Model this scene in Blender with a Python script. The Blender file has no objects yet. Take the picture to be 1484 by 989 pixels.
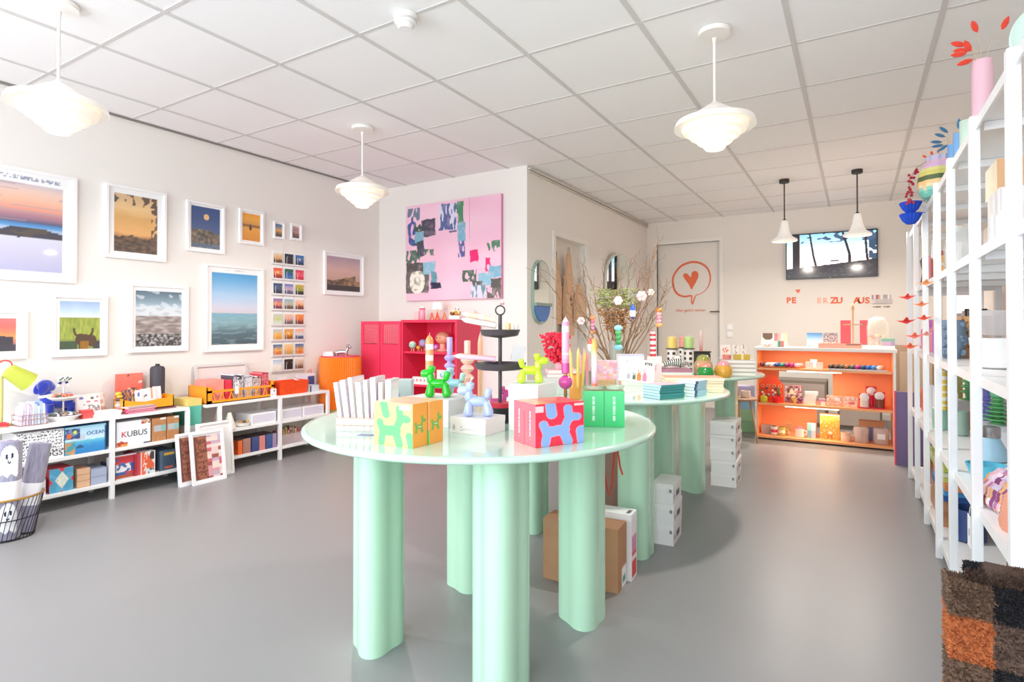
import bpy, bmesh, math, random
from math import sin, cos, pi, radians, atan, tan, sqrt, atan2, hypot
from mathutils import Vector, Matrix, noise
random.seed(11)
SC = bpy.context.scene
COL = SC.collection
V = Vector
# ---------------------------------------------------------------- camera (level shop view, photo frame 1484 x 989)
W, HPX = 1484, 989
F = 823.0
PITCH = 0.01
YAW = atan(498 / 823.0)
CY = 473 - F * tan(PITCH)
EYE = V((0, 0, 1.1))
_R = V((cos(YAW), sin(YAW), 0))
_D0 = V((-sin(YAW), cos(YAW), 0))
_D = _D0 * cos(PITCH) + V((0, 0, 1)) * sin(PITCH)
_U = -_D0 * sin(PITCH) + V((0, 0, 1)) * cos(PITCH)
def _ray(px, py): return _R * ((px - 742) / F) - _U * ((py - CY) / F) + _D
# where a measured spot of the photograph lies on a horizontal plane / a wall-parallel plane of the room
def onz(px, py, z):
    r = _ray(px, py); return EYE + r * ((z - EYE.z) / r.z)
def onx(px, py, x):
    r = _ray(px, py); return EYE + r * (x / r.x)
def ony(px, py, y):
    r = _ray(px, py); return EYE + r * (y / r.y)
# ---------------------------------------------------------------- colour and materials
def hexrgb(h):
    if not isinstance(h, str): return h
    h = h.lstrip('#'); return tuple(int(h[i:i + 2], 16) / 255 for i in (0, 2, 4))
def lin(c):
    c = hexrgb(c)
    return tuple(x / 12.92 if x <= .04045 else ((x + .055) / 1.055) ** 2.4 for x in c[:3])
_M = {}
def M(h, rough=.5, metal=0, coat=0, bump=0, bscale=200, trans=0, alpha=1, emit=0, sheen=0, var=0, vscale=8, ior=1.45):
    key = (h, rough, metal, coat, bump, bscale, trans, alpha, emit, sheen, var, vscale)
    if key in _M: return _M[key]
    m = bpy.data.materials.new('mat_' + str(len(_M))); m.use_nodes = True
    nt = m.node_tree; b = nt.nodes['Principled BSDF']
    c = lin(h) + (1,)
    b.inputs['Base Color'].default_value = c
    b.inputs['Roughness'].default_value = rough
    b.inputs['Metallic'].default_value = metal
    b.inputs['Coat Weight'].default_value = coat
    b.inputs['Coat Roughness'].default_value = .06
    b.inputs['Transmission Weight'].default_value = trans
    b.inputs['IOR'].default_value = ior
    b.inputs['Alpha'].default_value = alpha
    b.inputs['Sheen Weight'].default_value = sheen
    if emit:
        b.inputs['Emission Color'].default_value = c; b.inputs['Emission Strength'].default_value = emit
    tc = None
    if bump or var:
        tc = nt.nodes.new('ShaderNodeTexCoord')
        n = nt.nodes.new('ShaderNodeTexNoise'); n.inputs['Detail'].default_value = 3
        n.inputs['Scale'].default_value = bscale if bump else vscale
        nt.links.new(tc.outputs['Object'], n.inputs['Vector'])
        if bump:
            bp = nt.nodes.new('ShaderNodeBump'); bp.inputs['Strength'].default_value = bump; bp.inputs['Distance'].default_value = .004
            nt.links.new(n.outputs['Fac'], bp.inputs['Height']); nt.links.new(bp.outputs['Normal'], b.inputs['Normal'])
        if var:
            n2 = nt.nodes.new('ShaderNodeTexNoise'); n2.inputs['Detail'].default_value = 4; n2.inputs['Scale'].default_value = vscale
            nt.links.new(tc.outputs['Object'], n2.inputs['Vector'])
            hs = nt.nodes.new('ShaderNodeHueSaturation'); hs.inputs['Color'].default_value = c
            mr = nt.nodes.new('ShaderNodeMapRange'); mr.inputs['To Min'].default_value = 1 - var; mr.inputs['To Max'].default_value = 1 + var
            nt.links.new(n2.outputs['Fac'], mr.inputs['Value']); nt.links.new(mr.outputs['Result'], hs.inputs['Value'])
            nt.links.new(hs.outputs['Color'], b.inputs['Base Color'])
    _M[key] = m
    return m
_P = {}
def PR(rough=.5, coat=0, emit=0, bump=0, sheen=0):
    """printed / painted surface: colour comes from the mesh's own colour attribute"""
    key = (rough, coat, emit, bump, sheen)
    if key in _P: return _P[key]
    m = bpy.data.materials.new('print_' + str(len(_P))); m.use_nodes = True
    nt = m.node_tree; b = nt.nodes['Principled BSDF']
    a = nt.nodes.new('ShaderNodeAttribute'); a.attribute_name = 'Col'
    nt.links.new(a.outputs['Color'], b.inputs['Base Color'])
    b.inputs['Roughness'].default_value = rough
    b.inputs['Coat Weight'].default_value = coat; b.inputs['Coat Roughness'].default_value = .05
    b.inputs['Sheen Weight'].default_value = sheen
    if emit:
        nt.links.new(a.outputs['Color'], b.inputs['Emission Color']); b.inputs['Emission Strength'].default_value = emit
    if bump:
        tc = nt.nodes.new('ShaderNodeTexCoord'); n = nt.nodes.new('ShaderNodeTexNoise'); n.inputs['Scale'].default_value = 120
        bp = nt.nodes.new('ShaderNodeBump'); bp.inputs['Strength'].default_value = bump; bp.inputs['Distance'].default_value = .004
        nt.links.new(tc.outputs['Object'], n.inputs['Vector']); nt.links.new(n.outputs['Fac'], bp.inputs['Height']); nt.links.new(bp.outputs['Normal'], b.inputs['Normal'])
    _P[key] = m
    return m
def GLASS(h='ffffff', rough=.02, alpha=.25):
    return M(h, rough, trans=0, alpha=alpha, coat=.6)
# ---------------------------------------------------------------- mesh builder
class G:
    def __init__(s, base='ffffff'):
        s.bm = bmesh.new(); s.cl = s.bm.loops.layers.float_color.new('Col'); s.base = base
    def _paint(s, faces, c=None):
        c = lin(c or s.base) + (1,)
        for f in faces:
            for l in f.loops: l[s.cl] = c
    def box(s, x0, x1, y0, y1, z0, z1, c=None, bev=0, mat=None, seg=2):
        vs = [s.bm.verts.new((x, y, z)) for z in (z0, z1) for x, y in ((x0, y0), (x1, y0), (x1, y1), (x0, y1))]
        fs = [s.bm.faces.new([vs[i] for i in q]) for q in ((3, 2, 1, 0), (4, 5, 6, 7), (0, 1, 5, 4), (1, 2, 6, 5), (2, 3, 7, 6), (3, 0, 4, 7))]
        if bev:
            es = list({e for f in fs for e in f.edges})
            r = bmesh.ops.bevel(s.bm, geom=es, offset=bev, segments=seg, affect='EDGES', clamp_overlap=True)
            fs = list({f for v in vs if v.is_valid for f in v.link_faces} | set(r['faces']) | {f for f in fs if f.is_valid})
            seen = set(fs); st = list(fs)
            while st:
                for e in st.pop().edges:
                    for g in e.link_faces:
                        if g not in seen: seen.add(g); st.append(g)
            fs = list(seen)
        s._paint(fs, c)
        if mat is not None:
            for v in {v for f in fs for v in f.verts}: v.co = mat @ v.co
        return s
    def cb(s, c, size, c2=None, bev=0, rz=0, mat=None):
        x, y, z = c; a, b, d = size
        m = Matrix.Translation(c) @ Matrix.Rotation(rz, 4, 'Z')
        if mat is not None: m = mat @ m
        return s.box(-a / 2, a / 2, -b / 2, b / 2, -d / 2, d / 2, c2, bev, m)
    def ring(s, pts): return [s.bm.verts.new(p) for p in pts]
    def skin(s, rings, caps=(True, True), c=None, closed=True):
        rs = [s.ring(r) for r in rings]; fs = []
        n = len(rs[0])
        for a, b in zip(rs, rs[1:]):
            for i in range(n if closed else n - 1):
                j = (i + 1) % n
                fs.append(s.bm.faces.new((a[i], a[j], b[j], b[i])))
        if caps[0]: fs.append(s.bm.faces.new(list(reversed(rs[0]))))
        if caps[1]: fs.append(s.bm.faces.new(rs[-1]))
        s._paint(fs, c); return s
    def lathe(s, prof, n=24, c=(0, 0, 0), col=None, mat=None, sx=1, sy=1):
        """profile [(r,z[,colour])] turned about z"""
        c = V(c); cols = [p[2] if len(p) > 2 else None for p in prof]
        rs = []
        for p in prof:
            r, z = p[0], p[1]
            ring = []
            for i in range(n):
                q = c + V((r * sx * cos(2 * pi * i / n), r * sy * sin(2 * pi * i / n), z))
                ring.append(s.bm.verts.new(mat @ q if mat is not None else q))
            rs.append(ring)
        for k, (a, b) in enumerate(zip(rs, rs[1:])):
            fs = [s.bm.faces.new((a[i], a[(i + 1) % n], b[(i + 1) % n], b[i])) for i in range(n)]
            s._paint(fs, cols[k + 1] or cols[k] or col)
        fs = [s.bm.faces.new(list(reversed(rs[0]))), s.bm.faces.new(rs[-1])]
        s._paint(fs[:1], cols[0] or col); s._paint(fs[1:], cols[-1] or col)
        return s
    def cyl(s, p, r, h, n=24, col=None, mat=None): return s.lathe([(r, 0), (r, h)], n, p, col, mat)
    def tube(s, pts, r, n=8, c=None, caps=(True, True), closed=False):
        pts = [V(p) for p in pts]; k = len(pts)
        rr = r if isinstance(r, (list, tuple)) else [r] * k
        rings = []; up = None
        for i, p in enumerate(pts):
            if closed: d = pts[(i + 1) % k] - pts[i - 1]
            else: d = (pts[min(i + 1, k - 1)] - pts[max(i - 1, 0)])
            d.normalize()
            if up is None:
                up = V((0, 0, 1)) if abs(d.z) < .9 else V((1, 0, 0))
            a = d.cross(up); a.normalize(); b = a.cross(d); b.normalize(); up = b
            rings.append([p + (a * cos(2 * pi * j / n) + b * sin(2 * pi * j / n)) * rr[i] for j in range(n)])
        if closed: rings.append(rings[0]); caps = (False, False)
        return s.skin(rings, caps, c)
    def ball(s, c, r, n=14, m=9, col=None, mat=None):
        if not isinstance(r, (tuple, list)): r = (r, r, r)
        prof = []
        vs = []
        M0 = Matrix.Translation(c) @ (mat or Matrix()) @ Matrix.Diagonal((*r, 1))
        top = s.bm.verts.new(M0 @ V((0, 0, 1))); bot = s.bm.verts.new(M0 @ V((0, 0, -1)))
        for k in range(1, m):
            t = pi * k / m
            vs.append([s.bm.verts.new(M0 @ V((sin(t) * cos(2 * pi * i / n), sin(t) * sin(2 * pi * i / n), cos(t)))) for i in range(n)])
        fs = []
        for i in range(n):
            j = (i + 1) % n
            fs.append(s.bm.faces.new((top, vs[0][i], vs[0][j]))); fs.append(s.bm.faces.new((bot, vs[-1][j], vs[-1][i])))
            for a, b in zip(vs, vs[1:]): fs.append(s.bm.faces.new((a[i], b[i], b[j], a[j])))
        s._paint(fs, col); return s
    def prism(s, poly, z0, z1, c=None, mat=None):
        """polygon in xy (list of (x,y)) pulled from z0 to z1"""
        lo = [V((x, y, z0)) for x, y in poly]; hi = [V((x, y, z1)) for x, y in poly]
        if mat is not None: lo = [mat @ p for p in lo]; hi = [mat @ p for p in hi]
        return s.skin([lo, hi], (True, True), c)
    def art(s, o, u, v, fn, nu=24, nv=24):
        """a printed face: corner o, edges u and v; fn(s,t) gives the ink colour"""
        o, u, v = V(o), V(u), V(v)
        vs = [[s.bm.verts.new(o + u * (i / nu) + v * (j / nv)) for i in range(nu + 1)] for j in range(nv + 1)]
        cc = [[lin(fn(i / nu, j / nv)) + (1,) for i in range(nu + 1)] for j in range(nv + 1)]
        for j in range(nv):
            for i in range(nu):
                f = s.bm.faces.new((vs[j][i], vs[j][i + 1], vs[j + 1][i + 1], vs[j + 1][i]))
                for l, (a, b) in zip(f.loops, ((j, i), (j, i + 1), (j + 1, i + 1), (j + 1, i))): l[s.cl] = cc[a][b]
        return s
    def make(s, name, mat, parent=None, loc=(0, 0, 0), rz=0, smooth=True, ang=40, rot=None):
        me = bpy.data.meshes.new(name)
        bmesh.ops.recalc_face_normals(s.bm, faces=s.bm.faces)
        s.bm.to_mesh(me); s.bm.free()
        me.materials.append(mat)
        if smooth:
            me.shade_smooth()
            me.set_sharp_from_angle(angle=radians(ang))
        o = bpy.data.objects.new(name, me); COL.objects.link(o)
        o.location = loc; o.rotation_euler = rot if rot else (0, 0, rz)
        if parent is not None: o.parent = parent
        return o
def tag(o, label, cat, group=None, kind=None):
    o['label'] = label; o['category'] = cat
    if group: o['group'] = group
    if kind: o['kind'] = kind
    return o
def thing(name, label, cat, loc=(0, 0, 0), rz=0, group=None, rot=None):
    o = bpy.data.objects.new(name, None); COL.objects.link(o); o.empty_display_size = .05
    o.location = loc; o.rotation_euler = rot if rot else (0, 0, rz)
    return tag(o, label, cat, group)
def struct(name, g, m, label=None, smooth=False, **kw):
    o = g.make(name, m, smooth=smooth, **kw); o['kind'] = 'structure'
    if label: o['label'] = label; o['category'] = name.split('_')[0]
    return o
def dup(root, label, loc=None, rz=None, group=None):
    r = root.copy(); COL.objects.link(r)
    if loc is not None: r.location = loc
    if rz is not None: r.rotation_euler = (0, 0, rz)
    r['label'] = label
    if group: r['group'] = group
    for ch in list(root.children):
        c = ch.copy(); COL.objects.link(c); c.parent = r
        for g in list(ch.children):
            d = g.copy(); COL.objects.link(d); d.parent = c
    return r
def text(s, size, mat, parent=None, loc=(0, 0, 0), rot=(0, 0, 0), name='lettering', depth=.0006, align='CENTER', sx=1, bold=0):
    cu = bpy.data.curves.new(name, 'FONT'); cu.body = s; cu.size = size; cu.extrude = depth; cu.offset = bold
    cu.align_x = align; cu.align_y = 'CENTER'; cu.resolution_u = 3
    t = bpy.data.objects.new('t', cu); COL.objects.link(t)
    dg = bpy.context.evaluated_depsgraph_get()
    me = bpy.data.meshes.new_from_object(t.evaluated_get(dg)); bpy.data.objects.remove(t); bpy.data.curves.remove(cu)
    me.materials.clear(); me.materials.append(mat)
    for v in me.vertices: v.co.x *= sx
    o = bpy.data.objects.new(name, me); COL.objects.link(o); o.location = loc; o.rotation_euler = rot
    if parent is not None: o.parent = parent
    return o
def pbox(name, w, d, h, base, arts=None, mat=None, parent=None, loc=(0, 0, 0), rz=0, n=26, rot=None):
    """carton / book: base centre at origin, F=-y, B=+y, L=-x, R=+x, T=+z faces can be printed"""
    g = G(base); a, b = w / 2, d / 2; arts = arts or {}
    faces = {'F': ((-a, -b, 0), (w, 0, 0), (0, 0, h)), 'R': ((a, -b, 0), (0, d, 0), (0, 0, h)), 'B': ((a, b, 0), (-w, 0, 0), (0, 0, h)),
             'L': ((-a, b, 0), (0, -d, 0), (0, 0, h)), 'T': ((-a, -b, h), (w, 0, 0), (0, d, 0)), 'D': ((-a, b, 0), (w, 0, 0), (0, -d, 0))}
    for k, (o, u, v) in faces.items():
        fn = arts.get(k)
        if fn is None: g.art(o, u, v, lambda s, t: base, 1, 1)
        elif isinstance(fn, str): g.art(o, u, v, lambda s, t, q=fn: q, 1, 1)
        else:
            U, Vv = V(u).length, V(v).length; q = n / max(U, Vv)
            g.art(o, u, v, fn, max(4, round(U * q)), max(4, round(Vv * q)))
    bmesh.ops.remove_doubles(g.bm, verts=g.bm.verts, dist=1e-5)
    return g.make(name, mat or PR(.55), parent, loc, rz, smooth=False, rot=rot)
# ---------------------------------------------------------------- little painters for prints
def mix(a, b, t):
    a, b = hexrgb(a), hexrgb(b); t = max(0, min(1, t)); return tuple(x + (y - x) * t for x, y in zip(a, b))
def ramp(stops, t):
    if t <= stops[0][0]: return hexrgb(stops[0][1])
    for (a, ca), (b, cb) in zip(stops, stops[1:]):
        if t <= b: return mix(ca, cb, (t - a) / (b - a + 1e-9))
    return hexrgb(stops[-1][1])
def nz(x, y, s=5, seed=0): return noise.noise(V((x * s + seed * 17.3, y * s, seed * 3.1)))
def cell(x, y, s=6, seed=0): return noise.cell(V((x * s + seed * 7.7, y * s + seed * 3.3, seed)))
def inside(x, y, poly):
    r = False; j = len(poly) - 1
    for i in range(len(poly)):
        (xi, yi), (xj, yj) = poly[i], poly[j]
        if (yi > y) != (yj > y) and x < (xj - xi) * (y - yi) / (yj - yi) + xi: r = not r
        j = i
    return r
def cap(x, y, x0, y0, x1, y1, r):
    dx, dy = x1 - x0, y1 - y0; L = dx * dx + dy * dy + 1e-9
    t = max(0, min(1, ((x - x0) * dx + (y - y0) * dy) / L)); return hypot(x - x0 - t * dx, y - y0 - t * dy) < r
def pick(cols, x, y, s=6, seed=0):
    return cols[int(abs(cell(x, y, s, seed)) * 997) % len(cols)]
ORD = ['bottom', 'second from bottom', 'third from bottom', 'fourth from bottom', 'fifth from bottom', 'sixth from bottom', 'seventh from bottom', 'eighth from bottom']
NTH = ['first', 'second', 'third', 'fourth', 'fifth', 'sixth', 'seventh', 'eighth', 'ninth', 'tenth', 'eleventh', 'twelfth']
# ---------------------------------------------------------------- room shell
EXPO = 0.54
CZ = 2.57
XL, XR, YF, YP, XC, YB = -4.39, 0.80, -1.7, 4.49, -2.557, 7.96
wallm = M('efe9e3', .75, bump=.03, bscale=90)
farm = M('efe8df', .75, bump=.03, bscale=90)
ceilm = M('f7f5f4', .85, bump=.06, bscale=140)
g = G(); g.box(XL - .15, XR + .15, YF - .15, YB + .15, -.1, 0)
fm = M('918f90', .36, var=.035, vscale=1.3, bump=.02, bscale=14)
struct('floor', g, fm, 'grey poured resin floor with a soft sheen')
g = G(); g.box(XL - .15, XR + .15, YF - .15, YB + .15, CZ, CZ + .1)
ceil = struct('ceiling', g, ceilm, 'white tiled suspended ceiling')
g = G()
bw, bt = .012, .004
for k in range(-5, 5):
    x = -1.512 + .622 * k
    if XL < x < XR: g.box(x - bw, x + bw, YF, YB, CZ - bt, CZ + .002)
for k in range(-7, 10):
    y = 2.655 + .62 * k
    if YF < y < YB: g.box(XL, XR, y - bw * .75, y + bw * .75, CZ - bt + .001, CZ + .002)
o = g.make('grid_bar', M('d6d2cf', .6), ceil, smooth=False); o['label'] = 'pale grey ceiling grid bars'
g = G(); g.box(XL - .15, XL, YF, YB + .15, 0, CZ); struct('wall_left', g, wallm, 'white wall hung with framed photographs')
g = G(); g.box(XL, XC, YP, YP + .15, 0, CZ); struct('wall_back_left', g, wallm, 'white wall behind the red cabinet and the pink painting')
g = G()
g.box(XC - .15, XC, YP + .15, 5.02, 0, CZ); g.box(XC - .15, XC, 5.84, YB, 0, CZ); g.box(XC - .15, XC, 5.02, 5.84, 2.02, CZ)
struct('wall_middle', g, wallm, 'white side wall with a recessed door')
g = G()
dx0, dx1, dz = -2.41, -1.56, 2.25
g.box(XC - .15, dx0, YB, YB + .15, 0, CZ); g.box(dx1, XR + .15, YB, YB + .15, 0, CZ); g.box(dx0, dx1, YB, YB + .15, dz, CZ)
struct('wall_back', g, farm, 'warm white wall behind the counter')
g = G(); g.box(XR, XR + .15, YF, YB, 0, CZ); struct('wall_right', g, wallm, 'white wall behind the long shelves')
# street front behind the viewer: two shop windows over a low sill
g = G()
g.box(XL - .15, XR + .15, YF - .15, YF, 0, .35); g.box(XL - .15, XR + .15, YF - .15, YF, 2.4, CZ)
for x0, x1 in ((XL - .15, XL + .15), (-1.95, -1.75), (XR - .15, XR + .15)): g.box(x0, x1, YF - .15, YF, .35, 2.4)
struct('wall_front', g, wallm, 'street front with two shop windows')
for i, (x0, x1) in enumerate(((XL + .15, -1.95), (-1.75, XR - .15))):
    g = G()
    for a, b, c, d in ((x0, x0 + .05, .35, 2.4), (x1 - .05, x1, .35, 2.4), (x0, x1, .35, .4), (x0, x1, 2.35, 2.4)): g.box(a, b, YF - .1, YF - .04, c, d)
    w_ = struct('window_%d' % (i + 1), g, M('f4f4f2', .4), 'white framed shop window')
# doors
g = G(); g.box(XC - .13, XC - .09, 5.03, 5.83, 0.01, 2.0)
d1 = struct('door_1', g, M('e4dcd3', .5), 'cream door in the side wall hung with paper bags')
g = G(); g.box(XC - .14, XC + .012, 5.80, 5.86, 0, 2.0); g.box(XC - .14, XC + .012, 5.0, 5.05, 0, 2.0); g.box(XC - .14, XC + .012, 5.0, 5.86, 2.0, 2.045)
o = g.make('door_frame', M('f1ece6', .5), d1, smooth=False)
g = G(); g.tube([(XC - .09, 5.12, 1.0), (XC - .04, 5.12, 1.0), (XC - .04, 5.24, 1.0)], .009); g.cb((XC - .088, 5.12, 1.0), (.008, .045, .2))
g.make('door_handle', M('8a8480', .35, .8), d1)
g = G(); g.box(dx0, dx1, YB + .04, YB + .08, 0.01, dz)
d2 = struct('door_2', g, M('efe6dc', .5), 'cream door painted with an orange heart in a speech bubble')
g = G()
for a, b, c, d in ((dx0 - .05, dx0, 0, dz + .05), (dx1, dx1 + .05, 0, dz + .05), (dx0, dx1, dz, dz + .05)): g.box(a, b, YB - .012, YB + .1, c, d)
g.make('door_frame', M('f3ede5', .5), d2, smooth=False)
g = G(); p = ony(1037, 452, YB + .04); g.tube([(p.x + .05, YB + .04, p.z), (p.x + .05, YB - .02, p.z), (p.x - .06, YB - .02, p.z)], .009)
g.make('door_handle', M('8c7c68', .35, .8), d2)
# orange drawing on door_2
dm = M('ee7a56', .6)
g = G(); pts = []
bub = [(975, 405), (979, 395), (987, 386), (998, 381), (1008, 380), (1018, 383), (1025, 389), (1029, 398), (1029, 408), (1026, 416), (1020, 423), (1013, 427), (1009, 428), (1006, 434), (1003.5, 441), (1002, 435), (1002, 429), (992, 430), (983, 427), (977, 419)]
yd = YB + .037
def onD(px, py): return ony(px, py, yd)
wd = [.016, .016, .017, .017, .017, .016, .014, .012, .01, .007, .005, .005, .007, .01, .01, .01, .013, .015, .016, .016]
def smooth(pts, k=5):
    o = []; n = len(pts)
    for i in range(n):
        p0, p1, p2, p3 = (V(pts[(i + j - 1) % n]) for j in range(4))
        for q in range(k):
            u = q / k; o.append(.5 * (2 * p1 + (p2 - p0) * u + (2 * p0 - 5 * p1 + 4 * p2 - p3) * u * u + (3 * p1 - p0 - 3 * p2 + p3) * u ** 3))
    return o
wl = [wd[i] + (wd[(i + 1) % len(wd)] - wd[i]) * q / 5 for i in range(len(wd)) for q in range(5)]
g.tube([onD(*p) for p in smooth(bub)], wl, 6, closed=True)
for v in g.bm.verts: v.co.y = yd + (v.co.y - yd) * .15
o = g.make('speech_bubble', dm, d2); o['label'] = 'orange hand-drawn speech bubble'
g = G()
ht = [(1002, 419.5), (998, 412), (992, 404), (990, 399), (992, 397), (996, 397), (1001, 402), (1003, 395), (1007, 393), (1011, 395), (1012, 401), (1009, 408), (1005, 415)]
lo = [onD(*p) for p in smooth(ht, 4)]; g.skin([[V((p.x, yd + .003, p.z)) for p in lo], [V((p.x, yd - .003, p.z)) for p in lo]])
o = g.make('heart', M('f0764a', .6), d2, smooth=False); o['label'] = 'orange painted heart'
p = onD(1001, 450); text("Hier geht's weiter", .055, dm, d2, (p.x, yd - .002, p.z), (pi / 2, 0, 0))
# grey strip painting in the shadow gap at the left wall top, pale trims elsewhere
g = G(); g.box(XL, XL + .02, YF, YP, CZ - .012, CZ - .003); struct('trim_shadow_gap', g, M('8d8581', .6), 'dark strip standing in for the shadow gap under the ceiling')
g = G(); g.box(XC, XC + .025, YP + .02, YB, CZ - .035, CZ - .02); g.box(XC, XC + .018, YP + .02, YB, CZ - .06, CZ - .05); struct('trim_2', g, M('d8d0c6', .6), 'pale cable strip under the ceiling')
g = G(); g.box(XL, XL + .012, YF, YP, 0, .06); struct('baseboard_left', g, M('e9e4df', .5))
g = G(); g.box(XC + .0, XR, YB - .012, YB, 0, .06); struct('baseboard_back', g, M('e9e0d6', .5))
# ---------------------------------------------------------------- light
wd_ = bpy.data.worlds.new('world'); SC.world = wd_; wd_.use_nodes = True
wd_.node_tree.nodes['Background'].inputs['Color'].default_value = (.86, .93, 1, 1)
wd_.node_tree.nodes['Background'].inputs['Strength'].default_value = 1.0
def area(name, loc, rot, sx, sy, power, col, cam=True):
    l = bpy.data.lights.new(name, 'AREA'); l.shape = 'RECTANGLE'; l.size = sx; l.size_y = sy; l.energy = power; l.color = col
    o = bpy.data.objects.new(name, l); COL.objects.link(o); o.location = loc; o.rotation_euler = rot
    return o
area('daylight_window_one', (-3.1, YF - .16, 1.38), (pi / 2, 0, 0), 2.2, 2.0, 72, (.82, .92, 1))
area('daylight_window_two', (-.55, YF - .16, 1.38), (pi / 2, 0, 0), 2.3, 2.0, 50, (.84, .92, 1))
def point(name, loc, power, col, r=.05):
    l = bpy.data.lights.new(name, 'AREA'); l.shape = 'DISK'; l.size = r * 2; l.energy = power; l.color = col
    o = bpy.data.objects.new(name, l); COL.objects.link(o); o.location = loc
# ---------------------------------------------------------------- layered white pendants
lampw = M('f6f2ec', .35); glow = M('fff1dc', .5, emit=2)
def layered_lamp(loc, label):
    x, y = loc
    t = thing('layered_pendant_lamp', label, 'ceiling lamp', (x, y, 2.0), 0, 'layered white pendant lamps')
    g = G(); g.lathe([(.075, .545), (.078, .566), (.07, .57)], 28); g.cb((.045, 0, .547), (.012, .012, .006)); g.make('ceiling_rose', lampw, t)
    g = G(); g.lathe([(.012, .53), (.007, .5), (.006, .22), (.02, .205), (.02, .19)], 12); g.make('rod', lampw, t)
    prof = [(.03, .2), (.085, .165), (.10, .15), (.185, .115), (.195, .085), (.19, .085), (.12, .125), (.05, .15)]
    g = G(); g.lathe(prof, 44); g.make('upper_shade', M('f4eee6', .4, emit=.1), t)
    for k, (r, z) in enumerate(((.158, .094), (.125, .068), (.09, .042), (.056, .016))):
        g = G(); g.lathe([(r * .9, z + .008), (r * .985, z), (r, z - .012), (r * .93, z - .032), (r * .78, z - .04), (r * .77, z - .038), (r * .9, z - .03), (r * .96, z - .012), (r * .94, z), (r * .88, z + .006)], 40)
        g.make('shade_ring', M('fff4e2', .4, emit=(.22, .3, .38, .46)[k]), t)
    g = G(); g.ball((0, 0, .06), (.04, .04, .05)); g.make('bulb', glow, t)
    point('lamp_light', (x, y, 1.972), 11, (1, .94, .88), .045)
    return t
layered_lamp((-3.09, 1.13), 'layered white pendant lamp hanging over the low shelf with the blue dog')
layered_lamp((-3.105, 3.0), 'layered white pendant lamp hanging in front of the pink painting corner')
layered_lamp((-.593, 2.92), 'layered white pendant lamp hanging over the mint tables')
def cone_lamp(loc, label):
    x, y = loc
    t = thing('cone_pendant_lamp', label, 'ceiling lamp', (x, y, 1.95), 0, 'white cone pendants over the counter')
    g = G(); g.lathe([(.045, .585), (.047, .6), (.047, .62), (.03, .62)], 22); o = g.make('ceiling_rose', M('3a332e', .5), t); o['label'] = 'dark ceiling rose'
    g = G(); g.lathe([(.008, .6), (.006, .585), (.006, .225), (.014, .218), (.014, .2)], 10); o = g.make('cord', M('4a423c', .6), t); o['label'] = 'dark cord'
    g = G(); g.lathe([(.014, .21), (.03, .2), (.045, .11), (.068, .05), (.118, .015), (.118, .0), (.112, 0), (.062, .045), (.038, .11), (.02, .19)], 32)
    g.make('shade', M('f4efe8', .4, emit=.15), t)
    g = G(); g.ball((0, 0, .07), .028); g.make('bulb', glow, t)
    point('lamp_light', (x, y, 1.955), 15, (1, .91, .82), .055)
cone_lamp((-.605, 6.27), 'white cone pendant on a dark cord nearer the orange heart door')
cone_lamp((.019, 6.23), 'white cone pendant on a dark cord nearer the long white shelves')
t = thing('smoke_detector', 'round white smoke detector on the ceiling', 'smoke detector', (-1.811, 2.02, CZ - .06))
g = G(); g.lathe([(.03, -.008), (.036, 0), (.036, .012), (.05, .015), (.052, .04), (.056, .045), (.056, .058)], 28); g.make('body', M('f4f2f0', .4), t)
g = G(); g.lathe([(.05, .024), (.0535, .026), (.0535, .034), (.05, .036)], 28); g.make('vent_slot', M('d5d0cc', .5), t)
g = G(); g.cb((.02, -.02, -.004), (.006, .006, .004)); g.make('indicator', M('c8c0ba', .4), t)
# ---------------------------------------------------------------- mint tables on trefoil columns
TT = .753
mint = M('c6e8d4', .12, coat=.5)
mintl = M('bfe8cb', .22, coat=.3)
def trefoil(cx, cy, R, a0, n=48):
    pts = []
    for i in range(n):
        a = 2 * pi * i / n
        r = R * (1 + .17 * cos(3 * (a - a0)))
        pts.append((cx + r * cos(a), cy + r * sin(a)))
    return pts
def table(name, loc, legs, label, rots):
    t = thing(name, label, 'table', (loc[0], loc[1], 0), 0, 'round mint display tables')
    g = G(); g.lathe([(.612, .733), (.626, .735), (.631, .74), (.631, .748), (.626, TT), (.61, TT)], 96); g.make('tabletop', mint, t, ang=60)
    for (x, y), a in zip(legs, rots):
        g = G(); p = trefoil(x - loc[0], y - loc[1], .082, a)
        g.prism(p, 0.0, .733); g.make('leg', mintl, t, ang=50)
    return t
LA = -1.05
T1 = (-1.195, 1.755); T2 = (-1.19, 3.057); T3 = (-1.19, 4.40)
table('display_table', T1, [(-1.425, 1.45), (-.93, 1.47), (-1.42, 1.985), (-.885, 1.975)], 'round mint green table nearest the street, carrying the boxed balloon dogs', [LA, LA, LA + .2, LA])
table('display_table', T2, [(-1.51, 2.71), (-.915, 2.685), (-1.48, 3.36), (-1.0, 3.395)], 'round mint green middle table carrying the vase of twigs', [LA] * 4)
table('display_table', T3, [(-.94, 3.905), (-1.45, 4.1), (-.87, 4.72), (-1.45, 4.75)], 'round mint green table farthest back, carrying the stack of white books', [LA] * 4)
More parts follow.
